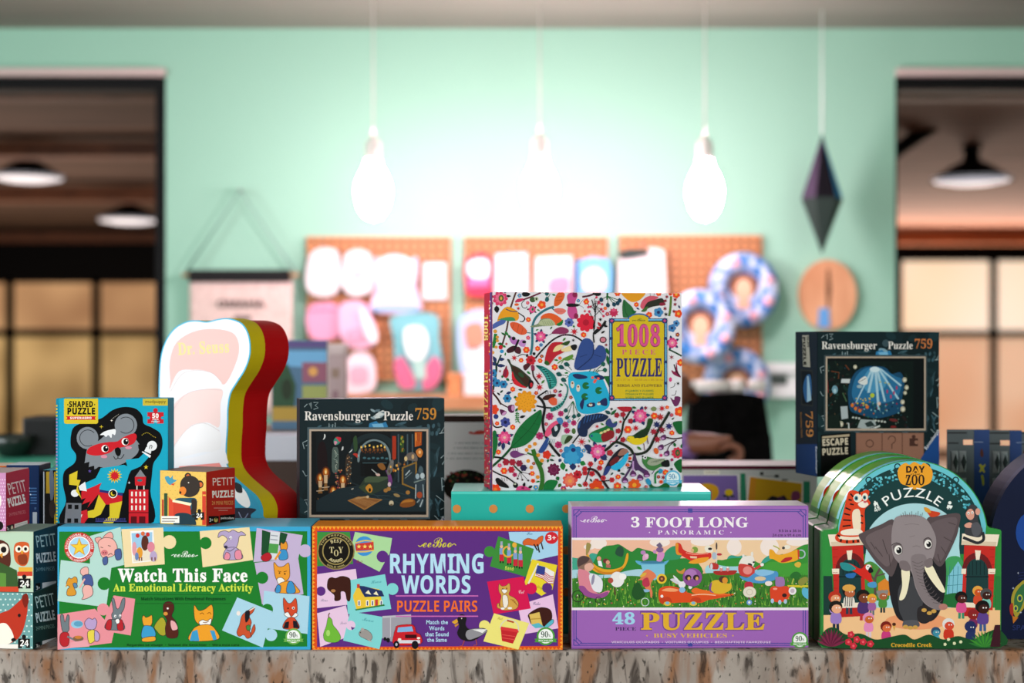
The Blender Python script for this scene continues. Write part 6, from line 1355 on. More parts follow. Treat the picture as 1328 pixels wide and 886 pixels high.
c.flower(708, 284, 40, 7, '5a6ab4', NV, 0); c.leaf(740, 310, 756, 326, 20, G2)
c.l('610 634 640 610 700 590 750 600', 10, '6f9a3a'); c.s_('650 596 700 570 736 556 740 580 700 610', '5a8a34'); c.l('660 606 640 636', 6, '5a8a34', False)
for x, y, x2, y2 in ((720, 710, 640, 664), (730, 690, 686, 640), (700, 740, 620, 724), (720, 730, 660, 772)): c.l([(x, y), (x2, y2)], 5, G1, False); c.s_([(x2-22, y2-8), (x2+4, y2-20), (x2+26, y2+6), (x2+16, y2+18), (x2-12, y2+16)], '12504c', 3)
# --- centre pond and heart leaf
c.v(615, 370, 3.2214)
c.s_('420 350 430 280 450 230 476 222 496 240 502 270 520 250 545 262 550 300 530 330 490 350', '2f4a8a'); c.l('498 250 490 300 430 352', 4, '182a58'); c.l('470 290 440 300', 2, '182a58'); c.l('500 290 530 300', 2, '182a58')
c.s_('392 400 400 368 440 362 500 360 530 380 550 420 566 470 560 510 520 532 460 538 430 520 420 480 400 440', '1fa9d0')
for x, y in ((466, 420), (520, 440), (462, 466)): c.e(x, y, 15, 15, '1a6a34'); c.p([(x, y), (x+16, y-8), (x+16, y+4)], '1fa9d0')
for P in ('410 376 430 370 470 380 466 390 430 392', '500 380 530 376 545 390 520 396', '520 490 550 470 556 500 540 504', '470 498 500 490 504 506 476 510', '440 496 460 470 452 520'): c.s_(P, '1f2a58', 3)
for x, y in ((410, 415), (434, 430), (486, 500), (520, 496)): c.e(x, y, 8, 15 if y < 440 else 6, 'd8d4c4'); c.e(x, y-6, 4, 4, '8a5a3a')
for x, y in ((494, 386), (506, 398), (518, 390), (502, 404)): c.e(x, y, 6, 6, 'ea5a4a')
for x, y in ((490, 346), (505, 350), (520, 354), (400, 545), (420, 550), (440, 556)): c.l([(x-10, y+14), (x, y)], 3, G1, False)
c.flower(466, 156, 40, 9, 'd81f3a', 'b0142e'); c.leaf(500, 190, 500, 150, 10, BLK); c.l('500 240 498 200 520 180 550 160', 6, BLK)
for q in ((500, 150, 480, 110), (500, 130, 530, 100), (500, 110, 520, 70), (480, 90, 470, 60)): c.l([q[:2], q[2:]], 3, BLK, False); c.e(q[2], q[3], 6, 6, 'c8305a', n=7)
c.l('498 190 505 120 490 60', 4, BLK)
# --- top right quadrant
c.v(755, 375, 6.563)
c.l('0 66 60 56 130 30 150 26', 16, '4a1428'); c.s_('90 30 150 22 158 50 130 60 100 50', BLK)
fl(34, 108, 26); 
for q in ((110, 120, 70, 150), (112, 120, 140, 120), (110, 140, 176, 190), (112, 100, 168, 130), (110, 150, 180, 230), (100, 90, 120, 70), (80, 150, 50, 154)): c.l([(116, 200), q[:2]], 4, BLK, False); c.l([q[:2], q[2:]], 4, BLK, False); c.e(q[2], q[3], 11, 11, 'd0365a', n=8)
c.l('214 30 212 90', 16, G1); 
for x2, y2 in ((218, 136), (270, 130), (300, 120), (318, 96), (160, 90)): c.l([(216, 60), (x2, y2)], 6, G1, False); c.s_([(x2-16, y2-6), (x2, y2-20), (x2+18, y2), (x2+8, y2+20), (x2-12, y2+14)], '173f52', 3)
c.s_('340 26 530 26 500 84 460 106 420 110 370 80', 'e29a1e'); fl(300, 34, 28); c.star(268, 200, 44, 30, 9, 'c02a54'); c.e(268, 180, 20, 14, 'd8527a')
c.s_('344 230 340 150 352 90 380 110 430 160 440 210 400 240 360 244', '2a6a3a'); c.l('354 100 370 200 400 240', 4, '14401f'); c.s_('420 180 460 190 440 210', G1)
c.s_('494 150 510 100 550 66 600 58 650 70 600 100 550 130 520 170', 'd0566a'); c.s_('530 150 560 110 620 90 680 78 700 120 660 140 600 150 550 170 520 190', '2a2c22'); c.s_('660 120 700 116 706 136 664 142', '8a2038'); c.s_('500 190 530 160 560 150 540 190', '3f6a2c'); c.l('580 60 576 30', 3, BLK, False); c.l('610 60 612 30', 3, BLK, False)
fl(460, 132, 22); fl(568, 220, 28); fl(650, 36, 26); fl(800, 46, 34); c.flower(648, 198, 42, 5, '3f86bc', NV)
c.l('740 230 750 160 756 60', 20, '5a7a2f'); 
for x, y in ((720, 66), (706, 100), (790, 90), (790, 130), (704, 166), (780, 190)): c.star(x, y, 20, 9, 6, '8a1f34')
c.flower(818, 210, 36, 5, OR, 'f0b03a'); c.flower(764, 332, 36, 5, '3f7ab4', NV); c.flower(800, 292, 30, 5, '4a86bc', NV)
bigfl(766, 458, 46, 'd8417f', 'ec7aa4', NV, 9); c.l('736 514 790 540 846 570', 14, '173f24'); c.star(760, 580, 26, 8, 6, '8a1f34'); fl(836, 626, 32)
c.s_('760 690 790 700 800 620 814 700 840 750 800 740 770 720', '8a1f4a'); c.l('780 640 800 700 830 740', 10, BLK); c.l('750 840 780 830 790 800', 5, BLK); c.e(750, 770, 14, 20, 'd8417f')
c.l('100 380 150 340 200 270', 20, BLK); c.leaf(160, 320, 130, 280, 26, 'b02a34'); c.leaf(150, 340, 120, 320, 20, 'b02a34'); c.leaf(180, 310, 216, 320, 22, BLK); c.e(176, 432, 30, 28, '3a1a24'); c.e(176, 432, 22, 20, 'd07a8c'); fl(12, 390, 24)
for q in ((200, 500, 226, 560), (210, 560, 224, 650)): c.leaf(*q, 28, G1)
for x2, y2 in ((176, 640), (190, 690)): c.l([(110, 700), (x2, y2)], 6, G1, False); c.s_([(x2-18, y2), (x2, y2-22), (x2+20, y2-4), (x2+6, y2+20)], '1a5a4c', 3)
c.p('180 740 230 740 230 840', G1)
# --- bottom left
c.v(630, 505, 6.5617)
c.flower(338, 104, 96, 11, 'e2921a', None); c.e(338, 104, 70, 70, 'ea9e20'); 
for i in range(24): a = i*2.4; c.e(338+14*math.sqrt(i)*math.cos(a), 104+14*math.sqrt(i)*math.sin(a), 4, 4, 'c07414', n=5)
for q in ((260, 60, 236, 74), (270, 160, 250, 190), (410, 170, 420, 190)): c.leaf(*q, 22, G1)
c.flower(182, 78, 38, 6, '2a80b4', '14325a'); c.leaf(170, 40, 220, 20, 24, NV); c.l('50 20 100 80 130 130', 16, BR); c.l('110 110 180 150 230 160', 10, BR); c.s_('190 140 240 134 240 190 214 200 190 180', '5a1f4a'); c.e(230, 160, 14, 26, 'c890c0'); c.s_('120 170 176 190 160 220 130 216', '5a1f4a'); c.e(156, 205, 22, 12, 'c890c0', -40)
c.flower(66, 172, 46, 6, 'e0421e', None); c.e(86, 232, 22, 22, '2a3a7a'); c.l('50 250 60 300 90 324 140 316', 12, BLK); c.flower(166, 280, 44, 6, '3f4a94', '1a1f4a', 20); fl(228, 322, 24)
c.l('266 190 262 240 290 290', 8, '3f7a2c'); 
for i in range(5): c.leaf(264, 200+i*18, 250-4*(i % 2), 210+i*18, 12, G2); c.leaf(266, 205+i*16, 284, 210+i*16, 12, G2)
c.s_('470 176 474 260 450 340 400 420 330 476 250 500 212 494 230 420 270 340 340 260 420 200', '0f6a34', 4); c.l('468 180 380 330 214 494', 5, '0a4a22'); 
for q in ((400, 290, 450, 300), (350, 350, 420, 380), (290, 310, 350, 350), (260, 380, 300, 420)): c.l([q[:2], q[2:]], 2.5, '0a4a22', False)
c.l('220 490 150 570 50 660', 20, '0f4a24'); c.l('50 576 110 580 170 600 230 640', 16, BLK); c.s_('50 600 50 390 80 350 100 420 90 520', '0f6a34')
bigfl(158, 410, 56, 'd8417f', 'ec6a9a', NV, 8); c.leaf(150, 450, 144, 520, 34, NV); c.leaf(120, 450, 108, 490, 28, NV); fl(106, 534, 22)
c.s_('204 550 220 526 260 522 290 540 330 552 290 570 250 584 220 576', '6f3a74'); c.l('300 548 350 556', 4, BLK, False)
for x in (234, 252, 272): c.l([(x, 526), (x-4, 500)], 4, '8a5a94', False)
c.l('230 640 280 690 310 710', 12, '173f24'); 
for q in ((170, 620, 'a01f34'), (226, 620, 'a01f34'), (284, 630, '8a1f3a'), (216, 684, 'b81f34'), (320, 668, '2a1f4a')): c.flower(q[0], q[1], 30, 6, q[2], None)
for x2, y2 in ((370, 720), (360, 776), (310, 770), (270, 760)): bud(290, 700, x2, y2, '3a1a2a', 9)
fl(154, 694, 30); c.l('50 690 120 726 180 750 250 800', 12, BLK); c.e(252, 816, 22, 24, BLK); c.e(248, 806, 10, 8, 'b8c0a8'); c.s_('80 770 100 752 130 770 190 820 186 840 110 820', BLK); 
for x in (140, 160, 180): c.l([(x, 780), (x-6, 750)], 3, BLK, False)
c.flower(80, 850, 46, 6, 'ea421a', 'f07a2a'); c.s_('250 870 270 830 320 820 380 850 376 880 250 880', 'd8417f'); c.leaf(320, 830, 330, 790, 26, BLK); c.leaf(360, 840, 396, 820, 26, BLK); c.e(314, 840, 14, 10, '8a1f4a')
c.l('460 870 480 780 470 690 430 600 400 510', 36, '2f6a24'); c.l('420 600 480 640', 22, '2f6a24'); c.l('400 560 350 540', 14, '2f6a24')
for x, y in ((416, 464), (372, 486), (346, 516), (444, 560), (360, 610), (476, 606), (386, 664), (440, 746)): c.e(x, y, 17, 17, 'd98a2a')
c.s_('490 870 500 800 540 770 610 780 590 830 560 860', '0f7034'); fl(394, 716, 22)
c.flower(518, 556, 38, 5, 'd8321e', None); c.leaf(530, 590, 524, 626, 20, G1); c.leaf(550, 560, 590, 570, 14, G1)
c.flower(578, 684, 56, 9, '6a1a44', None); c.ring(578, 684, 24, 28, '8a3a64', 14); c.leaf(600, 740, 620, 776, 34, G1)
c.flower(736, 560, 96, 8, '2a86bc', None); c.flower(730, 580, 64, 7, '3a9ccc', None); c.e(744, 516, 20, 18, '1f2f6a'); c.leaf(650, 620, 660, 690, 50, G2); c.leaf(740, 630, 740, 690, 60, NV); c.leaf(800, 620, 850, 640, 44, G2); c.leaf(640, 590, 620, 620, 30, NV)
c.flower(716, 774, 66, 9, 'e0524a', None); c.flower(712, 776, 44, 8, 'ec7a5a', None, 20); c.e(716, 780, 16, 16, 'f09a4a'); c.flower(780, 726, 40, 7, 'c01f2e', '8a1420'); c.leaf(640, 800, 616, 836, 30, '3a5a1f'); c.leaf(780, 806, 820, 830, 28, '5a6a2f'); c.leaf(680, 700, 690, 676, 24, G1)
c.l('440 60 480 100 500 160 484 260 490 340 520 420 570 500 630 570', 22, BLK); c.l('430 140 500 154 560 158', 14, BLK); c.l('440 62 520 10', 12, BLK)
c.s_('560 190 640 150 690 60 700 -20 660 -60 690 0 660 90 600 140 550 160', '1d7a74'); c.l('570 170 650 120 690 40', 8, '0c2f2e')
for i in range(7): c.l([(590+i*14, 150-i*18), (610+i*15, 180-i*20)], 4, '58c0b4', False)
c.s_('480 80 510 50 570 40 596 50 560 80 510 92', '3a1a14'); c.s_('530 96 560 70 600 80 600 130 560 134', 'dc5a3a'); 
for x in (510, 530, 550): c.l([(x, 40), (x-6, 10)], 4, BLK, False)
c.s_('500 390 520 330 570 280 620 262 640 290 590 320 560 370 530 400', 'e0527a'); c.s_('600 250 640 240 656 276 630 310 616 290', '3f7ab4'); c.s_('560 330 620 290 634 330 600 400 570 400 560 370', '1a2a34'); c.s_('580 320 600 310 610 340 590 356', 'c8d4d8'); c.s_('446 530 480 470 520 410 540 430 520 490 480 540', '2a4a8a')
for i in range(4): c.l([(540+i*16, 420), (526+i*16, 460)], 5, '9ab0b4', False)
for x, y, r in ((542, 230, 34), (636, 206, 26), (458, 396, 34), (616, 472, 32), (676, 300, 28), (748, 286, 26), (690, 352, 26)): c.flower(x, y, r, 7, 'b02a64', '8a1f4a')
c.s_('640 440 650 390 700 386 730 396 720 430 690 460 660 470', '9ab89a'); c.s_('664 460 690 400 724 394 736 410 700 450', '2f3f1f'); c.e(748, 356, 18, 26, '4a6a34'); c.l('736 460 790 390 850 330', 12, BLK); c.star(814, 446, 44, 12, 9, CR)
c.s_('776 340 790 280 820 250 860 240 860 390 800 396', '1a2a4a'); c.s_('780 330 800 270 860 236 860 300 820 310', '24508a')
for x2, y2 in ((680, 180), (690, 240), (750, 230), (790, 220)): c.l([(740, 100), (x2, y2)], 5, G1, False); c.s_([(x2-20, y2), (x2, y2-20), (x2+18, y2+4), (x2-4, y2+18)], '12504c', 3)
# --- bottom right
c.v(755, 505, 6.563)
c.s_('-20 300 0 240 60 216 150 204 220 230 180 270 100 290 40 350 -20 390', '182848'); 
for i in range(7): c.l([(10+i*26, 290-i*10), (30+i*24, 214)], 6, '2f5a9a', False)
c.s_('54 400 76 366 130 340 200 310 200 270 230 250 250 290 290 270 290 310 260 330 270 380 230 430 170 450 90 440', '1a6a34'); c.s_('196 290 230 246 260 290 296 280 280 320 230 320', '33407a'); c.s_('60 400 90 370 150 380 180 440 110 450', '1f9a74'); c.s_('160 390 220 350 266 360 262 410 200 440 170 440', '8a1f24'); 
for x, y in ((160, 370), (190, 358), (218, 344)): c.e(x, y, 16, 10, 'd8cc8a', -20)
c.e(78, 396, 10, 10, '1f4a8a'); c.l('240 440 280 440 290 400', 7, 'd8417f'); c.l('236 440 240 480', 5, 'd8417f', False)
c.l('160 540 220 500 280 450 350 470 410 510 440 550 520 540 570 500 610 420 650 340 700 260 740 190', 22, '1a2418'); c.l('280 450 330 380 350 280 380 230 420 160', 16, '1a2418'); c.l('350 260 340 210', 10, '1a2418', False)
for x, y in ((292, 220), (344, 214), (304, 354), (344, 428), (410, 270)): c.flower(x, y, 24, 5, 'a01f2e', None)
for x, y, col in ((606, 360, 'a01f34'), (676, 346, '8a1f34'), (636, 426, 'a01f34'), (632, 300, '1f2a5a'), (736, 314, '2a2f6a'), (662, 236, 'b02a2e')): c.star(x, y, 34, 17, 7, col)
c.s_('300 150 410 150 400 184 350 190 310 170', 'b01f2e'); c.leaf(420, 150, 460, 160, 20, G1); bigfl(490, 226, 60, 'd8417f', 'e87aa8', NV, 9); fl(386, 342, 34); c.star(454, 330, 32, 12, 8, CR); fl(610, 226, 30); c.star(676, 162, 30, 12, 8, CR); c.e(606, 166, 24, 20, '7a8a5a')
c.leaf(240, 210, 190, 180, 30, '1a4a4c'); c.leaf(240, 220, 290, 170, 24, G1)
c.s_('376 430 390 396 430 390 490 350 540 320 560 250 600 260 580 320 560 370 540 390 460 420 400 440', '1f4a1f'); c.s_('374 430 390 400 430 400 450 416 550 390 546 430 500 466 440 470 400 450', 'e0c41e'); c.s_('440 390 500 356 560 330 550 390 480 416', '16301a'); c.l('520 460 530 520', 6, '6a2038', False); c.l('548 410 560 466', 6, '6a2038', False); c.e(392, 420, 5, 5, BLK, n=6); c.l('374 436 366 442', 5, BLK, False)
c.s_('770 280 860 276 860 370 820 380 790 340', G1); fl(760, 370, 23); c.flower(826, 190, 44, 5, OR, 'f09a2a'); c.s_('750 70 780 90 790 60 836 70 820 130 790 146 770 120', '6a2a5a'); c.l('760 50 790 46 800 10', 5, BLK)
c.l('860 410 780 420 720 410 690 400', 12, '3a1a2a'); c.l('800 430 740 480 720 530', 8, '3a1a2a'); c.l('800 430 700 480 670 490', 8, '3a1a2a')
for x, y in ((690, 410), (668, 494), (718, 546)): c.s_([(x-20, y-14), (x+14, y-26), (x+22, y+10), (x-4, y+24), (x-24, y+10)], '5a2a5a', 3); c.e(x-8, y+8, 14, 10, 'c08ac0')
c.flower(806, 540, 50, 9, 'd0304a', None); c.e(808, 540, 20, 28, '2f5a34'); c.e(808, 540, 9, 14, 'a8603a'); c.leaf(790, 490, 776, 450, 24, G1); c.leaf(840, 500, 850, 460, 24, G1)
c.s_('12 480 60 470 90 520 60 540', NV); bigfl(130, 530, 66, 'd8417f', 'e87ab0', NV, 9); c.leaf(150, 570, 210, 600, 40, NV); c.flower(234, 540, 28, 5, 'b02a34', None); 
c.s_('176 724 200 650 250 570 310 510 350 500 390 530 380 560 330 580 280 640 220 690 190 736', '1a1a24'); c.s_('240 660 330 600 360 550 390 540 380 600 340 660 290 690', '2ab0dc'); c.s_('300 560 330 510 370 506 386 530 350 560', '9a6a5a'); c.s_('230 620 290 570 310 600 250 650', '6a1f24'); c.s_('176 730 200 660 240 660 210 720', '2a3a7a')
c.s_('440 540 470 620 500 660 560 700 540 730 480 690 450 690 430 650 400 700 360 760 330 780 380 700 420 620', '4a2f58'); c.l('430 610 430 700', 14, 'b890c4'); c.l('390 560 420 556', 12, BLK, False); c.l('390 610 420 616', 12, BLK, False); c.l('380 670 410 660', 10, BLK, False)
for x, y in ((360, 770), (430, 716), (490, 750), (546, 722)): c.s_([(x-26, y), (x-6, y-28), (x+24, y-6), (x+22, y+20), (x-16, y+26)], '5a2a5a', 3); c.e(x, y+14, 20, 9, 'c08ac0')
c.s_('506 600 520 570 560 574 620 590 700 600 740 640 730 656 660 660 610 690 560 680 520 640', '3f7a3f'); c.s_('550 620 580 590 650 590 700 590 660 630 600 650 560 640', '9aa08a'); c.s_('670 620 730 600 736 656 680 654', BLK); c.e(530, 580, 16, 16, WH); c.e(532, 580, 8, 8, BLK); c.e(512, 570, 6, 8, BLK)
for i in range(3): c.l([(580+i*20, 620), (660+i*16, 596)], 3, '5a6a54', False)
c.e(626, 524, 20, 28, 'd9622a', -20); c.l('610 690 590 720', 6, '5a3a6a', False)
c.l('0 690 60 676 120 700 170 770 230 860', 20, '2a1418'); c.l('60 680 20 800', 10, '2a1418'); c.l('120 780 180 780 260 770', 10, '2a1418'); c.l('60 690 70 640', 10, '2a1418', False)
for x, y in ((20, 676), (68, 634), (146, 668), (24, 806), (120, 780), (176, 754), (250, 770), (20, 710)): c.flower(x, y, 24, 6, 'c02a34', '8a1420')
fl(158, 622, 24); fl(302, 744, 23); fl(296, 822, 34); c.flower(118, 836, 66, 7, 'e0421a', None); c.e(118, 846, 24, 14, 'f09a2a'); c.flower(440, 814, 56, 7, 'e0521e', 'f0a02a'); c.leaf(300, 680, 320, 700, 26, BLK)
c.l('560 780 590 830 640 840 700 820', 26, '1a5a2c'); c.l('620 800 620 720 660 690', 16, '1a7a3c'); c.s_('536 770 560 756 584 790 570 814 546 800', '2a8ab4'); c.s_('646 690 664 674 684 690 670 714 650 712', '2a8ab4'); c.s_('620 850 720 790 740 850 700 880 640 880', '14602c'); fl(706, 706, 26); c.s_('780 640 810 604 850 600 850 700 820 700', '14602c'); c.s_('800 840 840 790 850 850', '14602c')
# --- title label
c.v(755, 375, 6.563); c.clip = None
c.part('title_label')
LBc, YL = '2f6fae', 'd4b81e'
c.p('228 250 390 250 390 236 480 206 570 236 570 250 722 250 722 950 228 950', '1a2a4a'); c.e(480, 258, 96, 52, '2a5f9c', a0=180, a1=360); c.e(480, 262, 84, 44, YL, a0=180, a1=360)
c.r(234, 256, 716, 944, '6fb8e0'); c.r(246, 268, 704, 936, '1a2a4a'); c.r(258, 278, 694, 930, YL); c.r(400, 240, 560, 290, YL)
for x, y in ((250, 270), (700, 270), (250, 926), (700, 926)): c.e(x, y, 26, 26, '1f3a6a', n=8); c.star(x, y, 18, 8, 5, 'c8447a')
for y in (420, 620, 800): c.r(228, y-12, 260, y+12, '1f3a6a'); c.r(692, y-12, 722, y+12, '1f3a6a')
c.part('title_lettering'); c.t('eeBoo', 424, 536, 274, 26, '2a4a2c', 'i'); c.t('1008', 286, 672, 484, 170, '8a2a5a', 's', .03); c.t('1008', 286, 668, 482, 168, 'd9528c', 's', .005)
c.t('P I E C E', 334, 622, 556, 40, 'd0527a', 's'); c.t('PUZZLE', 288, 680, 742, 150, '2f2a68', 's', .015); c.t('27 x 27 in  /  68.58 cm x 68.58 cm', 286, 690, 780, 16, 'b8842a', 's'); c.t('BIRDS AND FLOWERS', 294, 676, 832, 22, '5a3a2a', 's')
c.v(755, 505, 6.563)
for s, y in (('PÁJAROS Y FLORES', 22), ('OISEAUX ET FLEURS', 50), ('VÖGEL UND BLUMEN', 78)): c.t(s, 366, 606, y, 17, '2f7a3a', 'b')
c.part('front_print'); c.v(); c.clip = (638.8, 378, 884, 638); rnd = random.Random(11); n_ = 0
def hit(x, y, r):
    for (b, l), (_, polys, _, _) in zip(c.bb[1:], c.sh[1:]):
        if b[0] < x+r and b[2] > x-r and b[1] < y+r and b[3] > y-r:
            for P in polys:
                ins = False
                for i in range(len(P)):
                    (x0, y0), (x1, y1) = P[i-1], P[i]; dx, dy = x1-x0, y1-y0; L = dx*dx+dy*dy or 1e-9
                    t_ = min(1, max(0, ((x-x0)*dx+(y-y0)*dy)/L))
                    if math.hypot(x-x0-t_*dx, y-y0-t_*dy) < r: return True
                    if (y0 > y) != (y1 > y) and x < x0+dx*(y-y0)/dy: ins = not ins
                if ins: return True
    return False
for i in range(4000):
    x, y, r = rnd.uniform(641, 881), rnd.uniform(381, 635), rnd.uniform(2.2, 4.2)
    if n_ < 150 and not (790 < x < 870 and 408 < y < 528) and not hit(x, y, r):
        n_ += 1; q = rnd.random(); a = rnd.uniform(0, 6.28)
        if q < .45: c.flower(x, y, r, 5, rnd.choice([OR, CR, 'd8417f', 'b02a64', CB, '8a1f3a']), rnd.choice(['f0b03a', '8a1420', 'f09a4a']), rot=a*57)
        elif q < .8: c.leaf(x-r*math.cos(a), y-r*math.sin(a), x+r*math.cos(a), y+r*math.sin(a), r*.9, rnd.choice([G1, G2, NV, BLK, '14382c', '3f7a2c']))
        else: c.star(x, y, r, r*.4, 6, rnd.choice([CR, '8a1f34', BLK]))
c.clip = None; c.v(755, 505, 6.563); seal90(c, 766, 754, 66, '58b4d8', 'e4f0f4', '3a86b4')
c.done()
oF, wF = place(638.3, 884.5, d1, yb)
c = Canvas(t, Vector((oF.x, oF.y, TEALTOP)), Vector((-math.cos(yb), -math.sin(yb), 0)), PRINT); c.part('side_print'); c.v(590, 370, 4.928); c.lim = [(1, -.0308, .0308), (2, .0003, h1-.0003)]; c.clip = (624.2, 376, 638.2, 640)
c.r(160, 40, 236, 1400, '3f3a78'); c.r(176, 40, 226, 850, 'a81f38'); c.r(176, 850, 226, 1400, 'a81f38')
rnd = random.Random(9)
for i in range(70):
    y = rnd.uniform(60, 880); c.e(rnd.choice([168, 172, 222, 226]), y, 4, 6, rnd.choice(['d9b04a', 'c8447a', '2f4a94', 'e4d8d0']), n=6)
for i in range(150): c.e(rnd.uniform(166, 232), rnd.uniform(860, 1330), rnd.uniform(3, 7), rnd.uniform(3, 8), rnd.choice(['3a5a4a', '8a3a4a', 'c9b8a0', '2f3a5a', 'a8623a', '5a7a6a']), n=6)
c.clip = None; c.part('side_lettering'); c.t('1008', 188, 380, 180, 0.1, 'd9b45a', 's') if False else None
c.done()
c = Canvas(t, Vector((oF.x, oF.y, TEALTOP)), Vector((-math.cos(yb), -math.sin(yb), 0)), PRINT, .0012); c.part('side_lettering'); c.v(590, 370, 4.928)
c.t('1008', 190, 360, 186, 26, 'e0c46a', 's', rot=90); c.t('PUZZLE', 190, 496, 552, 26, 'd9b85a', 's', rot=90); c.done()

# ---------------------------------------------------------------- arched elephant boxes, three deep
def arch_outline(X):
    """outline in photo pixels for the front box"""
    P = [(1066, 840), (1066.5, 690), (1068, 688), (1084, 685.4)]
    for i in range(0, 37):
        a = math.radians(172-164*i/36); P.append((1183+98*math.cos(a), 695-98*math.sin(a)))
    P += [(1283, 684.5), (1297, 687), (1298.5, 689), (1298, 840)]
    return P
dz0 = 1.8464
for k in range(3):
    dk = dz0+k*.0585
    lab = ('front arched puzzle box with a big grey elephant under a zoo gate', 'second arched elephant box, sandwiched between the front and back ones', 'rearmost of the three arched elephant boxes, at their left')[k]
    base = Vector((xx(1182, dz0), CAMY+dk, 0)); t = thing('arched_puzzle_box', lab, 'puzzle box', base, 0, 'arched elephant boxes')
    pts = [((px-1182)/F*dz0, max(zz(py, dz0), 0)) for px, py in arch_outline(0)]
    def side(p): 
        if abs(p.normal.y) > .5: return '3f9a4a'
        return '4f8f24'
    prism('base', [(x*.992, z*.995) for x, z in pts], .0125, .0575, GLOSS, t, lambda p: ('5f9a2c' if p.center.z > .17 else '2a6a2c'))
    prism('lid', pts, 0, .012, GLOSS, t, lambda p: '7cc4d4' if abs(p.normal.y) < .5 and p.center.z > .17 else '2f8a3c')
    if k == 2:
        for j, kk in enumerate((1, 2)): pass
    c = Canvas(t, base, (0, -1, 0), PRINT); DG = '123a3a'
    if k:
        # the strip of the rear fronts that shows beside the front box
        c.raw(arch_outline(0) if False else [(1183-98+i*.0, 0) for i in range(0)], DG)
        c.v(); sc_ = dz0/dk
        T = lambda x, y: (664+(x-664)*sc_, 443+(y-443)*sc_)
        c.raw([T(x, y) for x, y in arch_outline(0)], '2f8a3c'); c.raw([T(1183+96*math.cos(math.radians(a)), 695-96*math.sin(math.radians(a))) for a in range(8, 173, 6)], '62bccc')
        c.raw([T(1183+88*math.cos(math.radians(a)), 695-88*math.sin(math.radians(a))) for a in range(8, 173, 6)], DG)
        x, y = T(1104, 655); c.e(x, y, 11*sc_, 14*sc_, 'c8321e'); c.done(); continue
    c.raw(arch_outline(0), '2f8a3c'); c.v(1040, 570, 3.163)
    A = lambda r, a0=188, a1=352, n=40: [(452+r*math.cos(math.radians(a0+(a1-a0)*i/n)), 395+r*math.sin(math.radians(a0+(a1-a0)*i/n))) for i in range(n+1)]
    c.p(A(306)+[(750, 420), (150, 420)], '66c0cc'); c.p(A(286)+[(730, 430), (170, 430)], DG)
    rnd = random.Random(2)
    for i in range(150):
        a = math.radians(rnd.uniform(206, 334)); r = rnd.uniform(238, 282); c.leaf(452+r*math.cos(a), 395+r*math.sin(a), 452+r*math.cos(a)+rnd.uniform(-16, 16), 395+r*math.sin(a)+rnd.uniform(-14, 14), 9, rnd.choice(['58b4c4', '66c0cc', '3f9cac']))
    for a in (232, 258, 282, 308): c.ring(452+290*math.cos(math.radians(a)), 395+290*math.sin(math.radians(a)), 9, 14, DG, 14)
    c.p(A(236)+[(690, 470), (215, 470)], DG); c.p([(462+218*math.cos(math.radians(a)), 480+218*math.sin(math.radians(a))) for a in range(212, 329, 4)]+[(640, 560), (270, 560)], 'a9d4da')
    # sky, trees, glasshouse, ground
    c.p('270 400 640 400 670 700 230 700', 'a9d8dc'); c.s_('580 520 610 480 660 500 660 640 580 640', '3f9a5a'); c.p('590 660 600 560 640 500 664 540 664 660', '7cc0d0')
    for x in (606, 622, 640): c.l([(x, 520), (x-6, 660)], 2, '2f7a8a', False)
    for y in (560, 600, 636): c.l([(592, y), (664, y-6)], 2, '2f7a8a', False)
    c.s_('560 650 620 630 680 640 680 690 560 680', '1f6a34'); c.s_('240 540 280 500 330 540 350 600 350 660 250 640', '4a8a3a'); c.p('312 590 340 570 366 592 366 640 312 640', 'd9822a'); c.l('300 640 300 570 320 530', 10, '5a4a44'); c.l('300 580 270 540', 6, '5a4a44'); c.l('306 560 340 550', 6, '5a4a44')
    c.p('88 690 812 690 812 850 88 850', 'efc08c'); c.e(470, 746, 130, 34, 'e89a6a')
    c.part('gate_print')
    for s in (0, 1):
        X = lambda x: x if not s else 915-x
        def q(pts): return [(X(x), y) for x, y in nums(pts)]
        c.p(q('122 434 250 434 262 700 134 700'), 'c42a22'); c.p(q('106 390 258 386 262 432 116 438'), 'efe0c8'); c.p(q('118 420 260 416 260 432 120 438'), 'd8c4a8')
        c.p(q('150 700 152 540 160 500 190 484 220 490 240 520 246 700'), '173a3a')
        for x in (168, 184, 200, 216, 230): c.l(q('%d 500 %d 556' % (x, x)), 3, '0c2426', False)
        c.r(*sorted((X(150), X(246))), 560, 568, '0c2426') if False else c.p(q('150 560 246 560 246 566 150 566'), '0c2426')
        P = []
        for i in range(13):
            a = math.radians(180+180*i/12); P.append((X(198+62*math.cos(a)), 540+76*math.sin(a)))
        for i in range(12, -1, -1):
            a = math.radians(180+180*i/12); P.append((X(198+44*math.cos(a)), 540+52*math.sin(a)))
        c.p(P, '6a1a1c'); c.p(q('182 456 206 454 202 494 188 494'), 'efe0c8'); c.p(q('122 530 152 530 152 552 124 552'), 'efe0c8'); c.p(q('242 530 262 530 262 552 244 552'), 'efe0c8')
        c.p(q('148 690 256 686 258 724 150 730'), 'b8241e'); c.p(q('144 672 258 668 258 688 146 692'), 'efe0c8')
        for i in range(7): c.l(q('126 %d 146 %d' % (450+i*32, 450+i*32)), 2, 'a01c18', False)
    c.p('88 560 122 560 132 720 88 720', '173a34'); c.p('796 560 812 560 812 700 790 700', '2a7a3a')
    c.part('picture')
